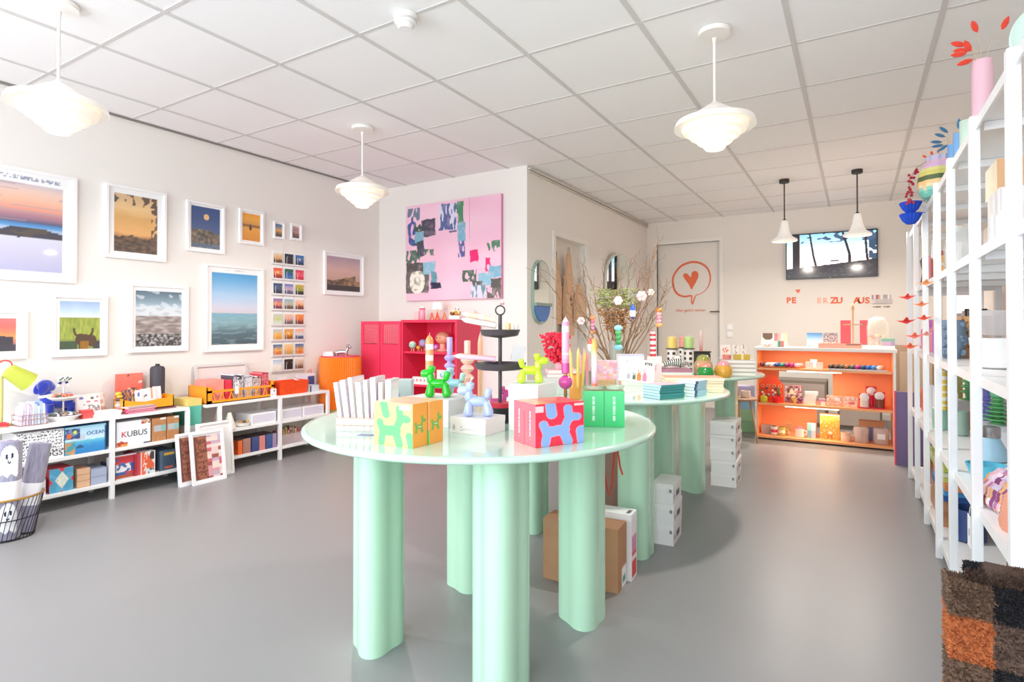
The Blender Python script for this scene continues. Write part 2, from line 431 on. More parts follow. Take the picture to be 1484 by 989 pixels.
# ---------------------------------------------------------------- low white shelf benches on the left wall
wm = M('f3f1ef', .35)
def bench(y0, y1, ys, label, top_over=0):
    x0, x1 = XL + .03, -4.055
    t = thing('low_shelf', label, 'shelf', ((x0 + x1) / 2, (y0 + y1) / 2, 0), 0, 'low white shelf benches')
    cx, cyy = (x0 + x1) / 2, (y0 + y1) / 2
    for z, nm in ((.502, 'top_board'), (.295, 'shelf_board'), (.085, 'shelf_board')):
        g = G(); g.box(x0 - cx, x1 - cx, y0 - cyy, y1 - cyy, z, z + .022, bev=.002); g.make(nm, wm, t, smooth=False)
    for y in ys:
        for x in (x0 + .012, x1 - .008):
            g = G(); g.box(x - cx - .0125, x - cx + .0125, y - cyy - .0125, y - cyy + .0125, 0, .503); g.make('leg', wm, t, smooth=False)
    return t
bench(.55, 2.275, (.60, 1.785, 2.262), 'low white shelf bench under the hung photographs holding boxed games')
bench(2.40, 3.53, (2.50, 3.02, 3.515), 'low white shelf bench beside the orange stool holding the big orange crate')
# ---------------------------------------------------------------- long white rack along the right wall
RX0, RX1 = .33, .76
rw = M('f4f5f6', .35)
t = thing('storage_rack', 'long white open metal shelving unit along the right wall', 'shelving unit', (RX0, 3.4, 0))
PY = [1.30, 1.835, 2.37, 2.905, 3.37, 3.91, 4.465, 5.02]
for y in PY:
    for x in (RX0 + .005, RX1 - .02):
        g = G(); g.box(x - RX0 - .014, x - RX0 + .014, y - 3.4 - .016, y - 3.4 + .016, 0, 1.785, bev=.002); g.make('post', rw, t, smooth=False)
    for z in (1.77, 1.35, .94, .515, .09):
        g = G(); g.box(.03, RX1 - RX0 - .03, y - 3.4 - .008, y - 3.4 + .008, z - .034, z - .007); g.make('cross_rail', rw, t, smooth=False)
SHZ = (1.77, 1.35, .94, .515, .09)
for z in SHZ:
    g = G(); g.box(.012, RX1 - RX0, PY[0] - 3.4, PY[-1] - 3.4, z - .006, z, bev=.0015)
    g.box(.006, .012, PY[0] - 3.4, PY[-1] - 3.4, z - .032, z)
    o = g.make('shelf_board', rw, t, smooth=False)
    g = G(); g.box(.0, .03, PY[-1] - 3.4 - .02, PY[-1] - 3.4 + .02, z - .02, z - .004)
# ---------------------------------------------------------------- orange counter
CX0, CX1, CY0, CY1 = -.85, .30, 6.0, 6.42
orm = M('ffb278', .45); wl = M('f7f1ea', .4)
t = thing('shop_counter', 'white and orange open shelf counter under the television', 'counter', ((CX0 + CX1) / 2, CY0, 0))
c0 = (CX0 + CX1) / 2; hw = (CX1 - CX0) / 2
g = G(); g.box(-hw - .01, hw + .01, -.01, .42, .865, .895, bev=.002); g.make('top_board', wl, t, smooth=False)
for x in (-hw, hw - .02):
    g = G(); g.box(x, x + .02, 0, .42, 0, .865); g.make('side_panel', wl, t, smooth=False)
    g = G(); xx = x + .02 if x < 0 else x - .004; g.box(xx, xx + .004, .004, .4, .03, .865); g.make('side_lining', orm, t, smooth=False)
for z in (.035, .355, .695):
    g = G(); g.box(-hw + .02, hw - .02, .004, .4, z - .02, z); g.make('shelf_board', orm, t, smooth=False)
g = G()
for x0, x1, z0, z1 in ((-hw + .02, hw - .02, .695, .865), (-hw + .02, -.52 + .12, .355, .675), (.08, hw - .02, .355, .675), (-.4, .08, .64, .675), (-hw + .02, -.06, .035, .335)):
    g.box(x0, x1, .4, .412, z0, z1)
g.make('back_panel', orm, t, smooth=False)
for x0, x1, z in ((-.29, .16, .664), (-.31, .14, .324)):
    g = G(); g.box(x0, x1, .03, .05, z, z + .01); o = g.make('light_strip', M('fff2dc', .4, emit=3), t, smooth=False); o['label'] = 'glowing strip light under the shelf'
    o = area('shelf_strip_light', (c0 + (x0 + x1) / 2, CY0 + .05, z - .004), (0, 0, 0), .45, .03, 1.3, (1, .85, .62))
area('shelf_strip_light', (c0, CY0 + .06, .86), (0, 0, 0),   .9, .03, 1.4, (1, .85, .62))
# boxes and frames standing behind the counter, seen through its open back
for i, (x, w, z, h, c, lab) in enumerate(((-.72, .5, 0, .5, '7d756c', 'grey cabinet behind the counter back opening'), (-.17, .4, 0, .62, '6f6a64', 'dark grey cabinet behind the counter')) ):
    b = thing('back_cabinet', lab, 'cabinet', (x + .2, 7.0, 0))
    g = G(); g.box(-w / 2, w / 2, 0, .4, 0, h, bev=.004); g.make('body', M(c, .6), b, smooth=False)
    g = G(); g.box(-w / 2 + .02, w / 2 - .02, -.012, 0, .05, h - .03); g.make('door', M('a8a098', .6), b, smooth=False)
# ---------------------------------------------------------------- red locker cabinet
rd = M('e8385a', .35); rdi = M('d01f48', .45)
KX0, KX1, KY0, KY1, KZ = -3.72, -3.06, 4.10, 4.475, 1.16
t = thing('locker_cabinet', 'raspberry red metal locker cabinet with one door folded open against the corner', 'cabinet', ((KX0 + KX1) / 2, KY0, 0))
hw = (KX1 - KX0) / 2; dp = KY1 - KY0
g = G()
g.box(-hw, -hw + .02, .001, dp, .1, KZ - .025); g.box(hw - .02, hw, .001, dp, .1, KZ - .025); g.box(-hw, hw, 0, dp, KZ - .025, KZ); g.box(-hw, hw, 0, dp, .08, .1)
g.box(-hw + .02, hw - .02, dp - .015, dp - .001, .1, KZ - .025); g.box(-.012, .012, dp - .03, dp - .015, .1, KZ - .025)
g.make('body', rd, t, smooth=False)
for z in (.86, .55, .3):
    g = G(); g.box(-hw + .02, hw - .02, .02, dp - .015, z - .018, z); g.make('shelf_board', rd, t, smooth=False)
for x in (-hw + .03, hw - .03):
    for y in (.03, dp - .03):
        g = G(); g.cyl((x, y, 0), .015, .09, 12); g.make('foot', rd, t)
def locker_door(x0, x1, y, z0, z1, holes, vert=False):
    g = G()
    w = x1 - x0
    g.box(x0, x0 + .03, y, y + .018, z0, z1); g.box(x1 - .03, x1, y, y + .018, z0, z1); g.box(x0 + .03, x1 - .03, y, y + .018, z1 - .03, z1); g.box(x0 + .03, x1 - .03, y, y + .018, z0, z0 + .03)
    g.box(x0 + .03, x1 - .03, y + .004, y + .012, z0 + .03, z1 - .22)
    a, b = x0 + .03, x1 - .03
    for k in range(holes + 1):
        xx = a + (b - a) * k / holes; g.box(xx - .004, xx + .004, y + .005, y + .011, z1 - .22, z1 - .03)
    for k in range(12):
        zz = z1 - .22 + .19 * k / 11; g.box(a, b, y + .004, y + .012, zz - .004, zz + .004)
    return g
for k, (a, b) in enumerate(((-hw - .53, -hw - .275), (-hw - .265, -hw - .005))):
    locker_door(a, b, -.005, .09, KZ - .012, 8).make('door', M('f03f62', .35), t, smooth=False)
# ---------------------------------------------------------------- orange pleated stool table
p = onz(508, 622, 0)
SX, SY = -4.185, 3.77
t = thing('pleated_stool', 'round orange stool wrapped in pleated fabric in the wall corner', 'stool', (SX, SY, 0))
g = G(); ring = []
n = 120
def pleat(z, k):
    return [V(((.185 + (.007 if i % 2 else -.004) * k) * cos(2 * pi * i / n), (.185 + (.007 if i % 2 else -.004) * k) * sin(2 * pi * i / n), z)) for i in range(n)]
g.skin([pleat(.33, 1), pleat(.5, 1), pleat(.795, 1), pleat(.81, .3)]); g.make('pleated_cover', M('f5821f', .6), t, ang=20)
g = G(); g.cyl((0, 0, .811), .176, .01, 40); o = g.make('seat_top', M('e0506e', .5), t); o['label'] = 'pink round top'
g = G(); g.lathe([(.17, 0), (.17, .328)], 40); o = g.make('base', M('bcd6a6', .5), t); o['label'] = 'pale green base'
# ---------------------------------------------------------------- things on the nearest table
def cdog(x, y, r=1, k=1):
    """balloon dog outline used on the cartons, in a unit square, facing +x"""
    return (cap(x, y, .22, .36, .16, .52, .085 * r) or cap(x, y, .26, .33, .58, .36, .115 * r) or cap(x, y, .24, .3, .2, .07, .085 * r) or cap(x, y, .58, .3, .66, .07, .095 * r)
            or cap(x, y, .58, .38, .68, .62, .085 * r) or cap(x, y, .69, .6, .66, .86, .085 * r) or cap(x, y, .72, .66, .86, .64, .085 * r))
def orange_front(s, t):
    if .66 < s < .92 and .84 < t < .96: return 'fdf3ee'
    if cdog(s, t, 1.05) or cap(s, t, .26, .95, .32, .72, .1) or cap(s, t, .92, .25, .98, .02, .1): return '66da78'
    return 'ecbc80'
def orange_side(s, t):
    x, y = (s - .05) / .9, (t - .32) / .42
    if .35 < x < .6 and .3 < y < .36: return 'dff0d8'
    return '74b04a' if cdog(x, y, 1) else 'f2a43c'
for i, (yy, dx, lab) in enumerate(((1.263, 0, 'orange carton with a big pale green balloon dog on its front, nearer of the pair'), (1.3315, .004, 'orange carton with a small green balloon dog on its side, behind the other one'))):
    o = pbox('balloon_dog_carton', .15, .064, .125, 'f2a53e', {'F': orange_front, 'R': orange_side, 'T': lambda s, t: 'f0b98e' if abs(t - .5) > .04 else 'd89a6c'}, PR(.4, .3), None, (-1.148 + dx, yy, TT + .0005), 0, 90)
    tag(o, lab, 'carton', 'orange balloon dog cartons')
def red_front(s, t):
    if s < .16 and .8 < t < .95: return 'f5d5d8'
    if s > .8 and .9 < t < .97: return 'f6d6d2'
    d = cdog(s, t, 1) or cap(s, t, .3, .95, .33, .74, .1) or cap(s, t, .95, .3, .98, .05, .11)
    if d: return '8fb2ea'
    e = cdog(s, t, 1.12) or cap(s, t, .3, .95, .33, .74, .112) or cap(s, t, .95, .3, .98, .05, .122)
    return 'f3a4ba' if e else 'fb2548'
def red_side(s, t): return 'fbdfe0' if .46 < s < .55 and .15 < t < .82 and nz(.5, t, 40, 1) > -.25 else 'fb6f7e'
ax = radians(60)
for i, lab in enumerate(('red carton printed with a light blue balloon dog, front of the pair', 'red carton with only its narrow side showing, behind its twin')):
    c = V((-.78, 1.418, 0)) + .084 * V((cos(ax), sin(ax), 0)) + (.031 + .064 * i) * V((-sin(ax), cos(ax), 0))
    o = pbox('balloon_dog_carton', .168, .062, .123, 'f04058', {'F': red_front, 'L': red_side, 'T': lambda s, t: 'f2604f' if s > .3 else 'f08a55'}, PR(.35, .4), None, (c.x, c.y, TT + .0005), ax, 96)
    tag(o, lab, 'carton', 'red balloon dog cartons')
ag = radians(27)
def green_front(s, t): return 'cff5dc' if .43 < s < .55 and .15 < t < .85 and nz(.5, t, 44, 3) > -.25 else mix('35c977', '55d487', t)
for i, lab in enumerate(('bright green carton beside the red carton', 'bright green carton at the table edge side of its twin')):
    c = V((-.803, 1.805, 0)) + (.0345 + .07 * i) * V((cos(ag), sin(ag), 0)) + .08 * V((-sin(ag), cos(ag), 0))
    o = pbox('candle_carton', .069, .16, .123, '3ccb78', {'F': green_front, 'T': lambda s, t: '7a9a62'}, PR(.35, .3), None, (c.x, c.y, TT + .0005), ag, 60)
    tag(o, lab, 'carton', 'green cartons')
# white display boxes
wbx = M('f1f0ee', .5)
def whitebox(x0, x1, y0, y1, h, lab, front=None, z=TT, nm='display_box'):
    t = thing(nm, lab, 'box', ((x0 + x1) / 2, (y0 + y1) / 2, z + .0005), 0, 'white display boxes')
    w, d = x1 - x0, y1 - y0
    o = pbox('body', w, d, h * .62, 'f0efed', {'F': front} if front else None, PR(.5), t, (0, 0, 0), 0, 40)
    g = G(); g.box(-w / 2 - .0012, w / 2 + .0012, -d / 2 - .0012, d / 2 + .0012, h * .62, h, bev=.001); g.make('lid', wbx, t, smooth=False)
    return t
def wb_print(s, t):
    if .06 < s < .13 and .28 < t < .8: return '8c8a88' if .45 < t < .58 else 'c4c2c0'
    if .28 < s < .42 and .25 < t < .7 and cell(s, t, 24, 2) > .5: return 'c2bfbc'
    if .42 < s < .82 and .38 < t < .55: return 'd8d6d4'
    return 'f1f0ee'
whitebox(-1.135, -.998, 1.487, 1.604, .052, 'low white box with faint print carrying the light blue balloon dog', wb_print)
whitebox(-1.385, -1.185, 1.54, 1.69, .094, 'white box carrying the bright green balloon dog')
whitebox(-.992, -.882, 1.618, 1.75, .155, 'tall white box carrying the lime balloon dog')
whitebox(-1.43, -1.29, 1.75, 1.86, .074, 'low white box carrying the mint and blue balloon dog')
o = pbox('gift_box', .1, .09, .145, 'b9c4c8', {'F': lambda s, t: '6f8fca' if hypot(s - .35, (t - .6) * 1.45) < .24 else 'c2cccd'}, PR(.5), None, (-1.475, 1.615, TT + .0005), radians(35)); tag(o, 'pale grey box with a blue dot behind the wrapped cards', 'box')
# balloon dogs
def balloon_dog(label, loc, rz, L, H, col, col2=None, wick=False):
    t = thing('balloon_dog', label, 'figurine', loc, rz, 'balloon dog figurines')
    m = M(col, .15, coat=.8); m2 = M(col2, .15, coat=.8) if col2 else m
    a, h = L, H
    def seg(nm, p0, p1, r0, rmid, r1, mm=m, k=11):
        p0, p1 = V(p0), V(p1); pts = []; rr = []
        for i in range(k):
            u = i / (k - 1); b = sqrt(max(0, 1 - (2 * u - 1) ** 4))
            pts.append(p0.lerp(p1, u)); rr.append(max(.0012, rmid * b ** .8 * (1 + (r1 - r0) * (u - .5))))
        g = G(); g.tube(pts, rr, 16); return g.make(nm, mm, t, ang=70)
    seg('body', (-.26 * a, 0, .43 * h), (.24 * a, 0, .43 * h), 1, .15 * h, 1)
    for s in (-1, 1):
        seg('leg', (-.22 * a, s * .085 * h, .47 * h), (-.31 * a, s * .105 * h, .0), .6, .125 * h, 1.3, m2)
        seg('leg', (.2 * a, s * .085 * h, .47 * h), (.24 * a, s * .105 * h, .0), .6, .125 * h, 1.3)
        seg('ear', (.19 * a, s * .07 * h, .74 * h), (.17 * a, s * .1 * h, 1.0 * h), .8, .105 * h, 1.2)
    seg('neck', (.2 * a, 0, .42 * h), (.23 * a, 0, .8 * h), 1, .125 * h, .8)
    seg('head', (.2 * a, 0, .77 * h), (.52 * a, 0, .73 * h), 1, .13 * h, .8)
    seg('tail', (-.24 * a, 0, .5 * h), (-.31 * a, 0, .82 * h), .8, .1 * h, 1.1, m2)
    if wick:
        g = G(); g.tube([(.18 * a, 0, .98 * h), (.16 * a, 0, 1.06 * h), (.11 * a, .004, 1.13 * h)], .0016, 6); o = g.make('wick', M('e9e6e4', .8), t)
    return t
LEFT, RIGHT = radians(211), radians(31)
balloon_dog('bright green balloon dog candle on a white box', (-1.275, 1.595, TT + .0945), LEFT, .118, .112, '18c41c')
balloon_dog('lime yellow balloon dog on the tall white box', (-.937, 1.672, TT + .1555), RIGHT, .115, .1, 'c4ee2c')
balloon_dog('light blue balloon dog candle with a wick on the low white box', (-1.062, 1.535, TT + .0525), LEFT, .128, .112, 'b3c7f6', wick=True)
balloon_dog('mint balloon dog with blue legs behind the green one', (-1.355, 1.805, TT + .0745), radians(200), .11, .11, 'a6d6e2', 'b9e6d2')
balloon_dog('magenta and pink balloon dog behind the light blue one', (-1.2, 1.87, TT + .0005), RIGHT, .11, .112, 'e04aa0', 'f3b6da')
# candles and candlesticks
wick = M('efe9e2', .8)
def candle(label, loc, r, h, cols, group=None, name='candle', tilt=None, holder=None):
    t = thing(name, label, 'candle', loc, 0, group, rot=tilt)
    k = 22; prof = [(r, 0, cols(0))]
    for i in range(1, k + 1):
        u = i / k; prof.append((r * (1 if u < .86 else max(.12, 1 - ((u - .86) / .14) ** 1.6 * .88)), h * u, cols(u)))
    g = G(); g.lathe(prof, 16); g.make('wax', PR(.4, .2), t)
    g = G(); g.tube([(0, 0, h * .99), (.001, 0, h + .008)], .0008, 5); g.make('wick', wick, t)
    return t
def swirl(stops, seed):
    return lambda u: ramp(stops, u)
def beads(label, loc, col, top, zs, r, rc, group='beaded candlesticks'):
    t = thing('candlestick', label, 'candlestick', loc, 0, group)
    prof = [(r * 1.25, 0), (r * 1.25, .008), (.4 * r, .014)]
    for z in zs: prof += [(.42 * r, z - r * .6), (r * .8, z - r * .32), (r, z), (r * .8, z + r * .32), (.42 * r, z + r * .6)]
    prof += [(.42 * r, top - .07), (rc, top - .06), (rc, top - .004), (rc * .9, top), (rc * .5, top - .006)]
    g = G(); g.lathe(prof, 26); g.make('stem', M(col, .35, coat=.3), t, ang=50)
    return t
zb = [.05, .082, .114, .146, .178, .212]
beads('lilac beaded candlestick between the green dog and the red cabinet', (-1.478, 1.93, TT + .0005), 'b9a7e0', .3, zb, .024, .0125)
beads('pale pink beaded candlestick with coral beads next to the lilac one', (-1.425, 1.985, TT + .0005), 'f6c4b0', .285, [.045, .085, .125, .165, .2], .03, .0135)
t = thing('candlestick', 'white holder under the peach striped taper candle', 'candlestick', (-1.53, 1.86, TT + .0005)); g = G(); g.lathe([(.03, 0), (.03, .006), (.01, .015), (.008, .1), (.018, .12), (.018, .14), (.014, .14)], 22); g.make('stem', M('f2efe9', .4), t)
candle('peach and white twisted taper candle behind the green balloon dog', (-1.53, 1.86, TT + .141), .0165, .17, lambda u: pick(['f6a06c', 'fbe6d8', 'f7c29c', 'fdf3ea'], u, .3, 7, 2) if u < .8 else 'f29a5e', 'loose taper candles')
candle('thin peach taper candle between the two beaded candlesticks', (-1.42, 2.075, TT + .0005), .011, .315, lambda u: ramp([(0, 'f7c8a6'), (1, 'f6b48e')], u), 'loose taper candles')
# magenta ball candlestick with pink candle
t = thing('candlestick', 'magenta ball candlestick behind the red carton', 'candlestick', (-.9, 1.862, TT + .0005))
mg = M('df4fa8', .15, coat=.6); br = M('b98a5a', .3, .8)
g = G(); g.lathe([(.03, 0), (.034, .01), (.036, .03), (.03, .055), (.02, .073), (.008, .083)], 26); g.make('base', mg, t)
g = G(); g.cyl((0, 0, .08), .006, .12, 10); g.make('stem', br, t)
g = G(); g.ball((0, 0, .143), .0255, 24, 14); g.make('ball', mg, t)
g = G(); g.lathe([(.012, .175), (.0145, .177), (.0145, .212), (.012, .212)], 20); g.make('cup', mg, t)
candle('pink speckled taper candle on the magenta ball candlestick', (-.9, 1.862, TT + .2131), .0135, .165, lambda u: pick(['f7b6d4', 'f9d6e6', 'f3a0c6', 'fbe9f0'], u, .7, 12, 4))
# candle on the green cartons
ctr = V((-.803, 1.805, 0)) + .04 * V((cos(ag), sin(ag), 0)) + .05 * V((-sin(ag), cos(ag), 0))
for i, lab in enumerate(('round clear glass dish under the ombre candle', 'round clear glass dish without a candle on the green carton')):
    q = ctr + i * .072 * V((cos(ag), sin(ag), 0))
    t = thing('glass_dish', lab, 'dish', (q.x, q.y, TT + .124)); g = G(); g.lathe([(.028, 0), (.031, .002), (.032, .014), (.029, .014), (.027, .004)], 28); g.make('bowl', GLASS('d8e8d4', .03, .4), t)
candle('ombre taper candle from coral through white to yellow on the green carton', (ctr.x, ctr.y, TT + .1291), .0105, .178, lambda u: ramp([(0, 'f07a5e'), (.12, 'f28a76'), (.14, 'f3b3cf'), (.3, 'f5cfe0'), (.5, 'fbf6f2'), (.68, 'fae6c4'), (.8, 'f4bf66'), (1, 'eeb35a')], u))
# black tiered stand
TX, TY = -1.10, 1.735
t = thing('tiered_stand', 'black metal two-tier stand with a ring handle on the nearest table', 'tiered stand', (TX, TY, TT + .0005))
bk = M('4a4246', .45)
g = G(); g.cyl((0, 0, 0), .04, .055, 30); g.make('base', M('26262a', .4), t)
g = G(); g.cyl((0, 0, .055), .041, .016, 30); o = g.make('base_rim', M('d42a44', .4), t); o['label'] = 'red rim of the base'
g = G(); g.cyl((0, 0, .07), .0068, .318, 14); g.make('pole', bk, t)
g = G(); g.tube([(.0165 * cos(a) * cos(YAW), .0165 * cos(a) * sin(YAW), .404 + .0165 * sin(a)) for a in [2 * pi * i / 28 for i in range(28)]], .0028, 8, closed=True); g.make('ring_handle', bk, t)
for z, r in ((.31, .073), (.19, .095)):
    g = G(); g.lathe([(.012, z - .006), (r * .78, z), (r * .9, z + .004), (r, z + .024), (r - .004, z + .024), (r * .86, z + .008), (.01, z + .006)], 40); g.make('tray', bk, t)
def lying(label, loc, ang, L, r, cols, lift=0, grp='candles lying on the tiered stand'):
    return candle(label, loc, r, L, cols, grp, tilt=(0, radians(90) + lift, ang))
aL = radians(211)
z1, z2 = TT + .0005 + .338, TT + .0005 + .218
for i, (off, dz, cc, lab) in enumerate(((-.016, 0, 'f6d8dc', 'pale pink taper candle lying on the upper tray of the black stand'), (.012, 0, 'fbeee4', 'cream taper candle lying on the upper tray of the black stand'), (-.002, .021, 'f9d9b6', 'peach taper candle lying on top of the pile on the upper tray'))):
    p = V((TX, TY, z1 + .009 + dz)) + .016 * V((cos(aL), sin(aL), 0)) + off * V((-sin(aL), cos(aL), 0)); lying(lab, p, aL + off * 4, .125, .0095, lambda u, c=cc, i=i: pick([c, 'fdf6f0', c], u, .2, 9, i), -.2)
for i, (off, cc, lab) in enumerate(((-.012, 'f7b27c', 'orange taper candle lying on the lower tray of the black stand'), (.014, 'f3c6d8', 'pink taper candle lying on the lower tray of the black stand'))):
    p = V((TX, TY, z2 + .009)) + .016 * V((cos(aL), sin(aL), 0)) + off * V((-sin(aL), cos(aL), 0)); lying(lab, p, aL + off * 4, .15, .0095, lambda u, c=cc: c, -.09)
for i, (dx, dy, cc, lab) in enumerate(((.035, .0, 'f0c98a', 'short honey candle standing on the upper tray'), (.05, .03, 'f8ece0', 'short cream candle standing on the upper tray'))):
    candle(lab, (TX + dx, TY + dy, z1 - .01), .009, .03, lambda u, c=cc: c, 'short candles on the upper tray')
for i in range(3):
    o = pbox('gift_tag', .045, .002, .06, ['b9b7bd', 'c9c6cc', 'dcd9dd'][i], None, PR(.35), None, (TX + .05 + .012 * i, TY + .03 - .018 * i, z2 + .004), radians(31 + 9 * i), rot=(radians(-24 + 6 * i), .25, radians(31 + 9 * i))); tag(o, ['grey foil gift tag leaning by the pole on the lower tray', 'silver foil gift tag in the middle of the lower tray', 'pale gift tag nearest the viewer on the lower tray'][i], 'gift tag', 'gift tags on the lower tray')
# clear tray of wrapped cards
t = thing('card_tray', 'clear tray holding wrapped greeting cards near the table edge', 'tray', (-1.40, 1.40, TT + .0005), radians(24))
g = G(); g.box(-.1, .1, -.055, .06, 0, .002); g.box(-.1, .1, -.057, -.055, 0, .045); g.box(-.1, .1, .06, .062, 0, .06); g.box(-.102, -.1, -.057, .062, 0, .05); g.box(.1, .102, -.057, .062, 0, .05)
g.make('tray_body', GLASS('f4efe9', .05, .35), t, smooth=False)
g = G()
for z in (.02, .045): g.tube([(-.104, -.06, z), (.104, -.06, z), (.104, .064, z), (-.104, .064, z)], .0016, 6, closed=True)
g.make('wire_rail', M('cfae9a', .35, .6), t)
rz = radians(24); ux = V((cos(rz), sin(rz), 0)); uy = V((-sin(rz), cos(rz), 0))
def wrap_face(i):
    def fn(s, t):
        if i in (2, 5) and .25 < s < .75 and .1 < t < .35: return ['ee6f92', 'd95c74', 'f3b2bf'][int(abs(cell(s, t, 7, i)) * 99) % 3]
        if t > .93 or s < .06 or s > .94: return 'e2dce0'
        return ['fbf7f7', 'f6eef0', 'f3e6ea', 'faf4ee'][i % 4]
    return fn
for i in range(8):
    p = V((-1.40, 1.40, TT + .004)) + (-.082 + .0215 * i) * ux + .0 * uy
    o = pbox('greeting_card', .013 + .005 * (i % 2), .1, .158 + .008 * ((i * 7) % 3), 'f4ecec', {'F': wrap_face(i), 'L': wrap_face(i), 'R': wrap_face(i + 1)}, PR(.15, .8), None, p, 0, 24, rot=(0, radians(-9 + 1.4 * i), rz + radians(-4 + i)))
    tag(o, '%s wrapped white greeting card from the outer end of the clear tray' % NTH[i], 'greeting card', 'wrapped cards in the clear tray')
o = pbox('price_card', .05, .03, .001, '8d93b8', None, PR(.4), None, (-1.335, 1.31, TT + .0005), radians(20)); tag(o, 'small blue-grey card lying in front of the clear tray', 'card')
# ---------------------------------------------------------------- things on the middle table
def at(px, d, z=0):
    """point at depth d straight into the view on a horizontal level"""
    r = (px - 742) / F * d; q = _R * r + _D0 * d; return V((q.x, q.y, z))
def slab(name, cat, lab, w, d, h, loc, rz, base, arts=None, grp=None, m=None, n=20, rot=None):
    return tag(pbox(name, w, d, h, base, arts, m or PR(.5, .1), None, loc, rz, n, rot), lab, cat, grp)
def hues(cols, s=9, seed=1): return lambda a, b: pick(cols, a, b, s, seed)
TZ_ = TT + .0006
c = at(812, 2.95)
slab('display_box', 'box', 'grey white box under the red dried flowers', .2, .14, .084, (c.x, c.y, TZ_), radians(31), 'dcdcd8', {'F': lambda s, t: '8a8e8c' if .83 < s < .9 and .55 < t < .8 else ('b4b8b6' if .55 < s < .6 and .4 < t < .75 else 'dcdcd8')})
for i, cc in enumerate(('d9b7c4', 'f3c9cf')):
    slab('booklet', 'book', ['mauve booklet under the pink one on the grey white box', 'pink booklet topmost on the grey white box'][i], .15, .12, .019, (c.x + .005, c.y, TZ_ + .0845 + .0195 * i), radians(31 + 5 * i), cc, {'F': lambda s, t, cc=cc: 'f6efee' if .15 < t < .8 else cc})
# red dried flowers
t = thing('dried_flower_bunch', 'bright red dried flower bunch in a pink pot on the booklets', 'dried flowers', (c.x - .005, c.y, TZ_ + .124))
g = G(); g.lathe([(.02, 0), (.026, .03), (.028, .035), (.02, .035)], 20); g.make('pot', M('f2b9c2', .5), t)
rnd = random.Random(4); g = G(); gs = G()
for i in range(300):
    a = rnd.uniform(0, 2 * pi); u = rnd.random() ** .6; z = rnd.uniform(.03, .185); w = .08 * u * min(1, .5 + z * 5) 
    p = V((w * cos(a) - .012 + (z - .1) * -.2, w * sin(a), z)); g.ball(p, rnd.uniform(.006, .0105), 6, 4)
for i in range(26):
    a = rnd.uniform(0, 2 * pi); w = rnd.uniform(.01, .05); gs.tube([(0, 0, .03), (w * .4 * cos(a), w * .4 * sin(a), .09), (w * cos(a) - .008, w * sin(a), .16)], .0012, 5)
g.make('blossom', M('ee3450', .8, var=.2, vscale=60), t); gs.make('stem', M('c92a40', .7), t)
# yellow and pink tapers in jars
def jar(lab, loc, r, h, col, taper_cols, n, tl, grp, glass=True):
    t = thing('taper_jar', lab, 'jar', loc)
    g = G(); g.lathe([(r * .9, 0), (r, .006), (r, h), (r - .003, h), (r - .004, .008), (r * .5, .006)], 22); g.make('jar_body', M(col, .3), t)
    rr = random.Random(n)
    for i in range(n):
        a = 2 * pi * i / n; q = V(loc) + V((r * .62 * cos(a), r * .62 * sin(a), .01))
        cc = taper_cols[i % len(taper_cols)]
        candle('%s %s taper candle clockwise in the %s' % (NTH[i], 'yellow' if 'yellow' in lab else 'pink', 'orange jar' if 'yellow' in lab else 'grey green jar'), q, .0075, tl + .012 * (i % 3), lambda u, cc=cc: cc, grp, tilt=(-sin(a) * .12, cos(a) * .12, 0))
c = at(835, 2.72); jar('orange jar full of yellow taper candles', (c.x, c.y, TZ_), .034, .115, 'f0a04c', ['f4d271', 'f2c552', 'f6da86'], 7, .21, 'yellow tapers in the orange jar')
c = at(852, 2.84); jar('grey green jar holding pink taper candles', (c.x, c.y, TZ_), .026, .12, '8c9a86', ['f0a0b2', 'f4b6c2'], 5, .2, 'pink tapers in the grey green jar')
c = at(866, 3.02)
slab('wooden_block', 'block', 'pale wooden block under the pink patterned box', .17, .12, .066, (c.x, c.y, TZ_), radians(31), 'd6ab84', {'F': lambda s, t: mix('d8ae86', 'c99a70', abs(nz(s * .4, t, 14, 1)))})
c = at(876, 3.03)
slab('gift_box', 'box', 'pink patterned gift box on the wooden block', .13, .07, .098, (c.x, c.y, TZ_ + .0665), radians(24), 'f0c2d2', {'F': hues(['f2c3d4', 'f6d9e2', 'f0a9b4', 'f3c9a0', 'e9b8d8'], 7, 3), 'L': hues(['f2c3d4', 'f0a9b4'], 7, 4)})
c = at(846, 3.03)
slab('card_block', 'card', 'small coloured card block left of the pink patterned box', .045, .03, .115, (c.x, c.y, TZ_ + .0665), radians(31), 'e8e0dc', {'F': hues(['e8e0dc', 'ef9b6a', '7fa7c4', 'f4dcd0', 'd97a6c'], 6, 9)})
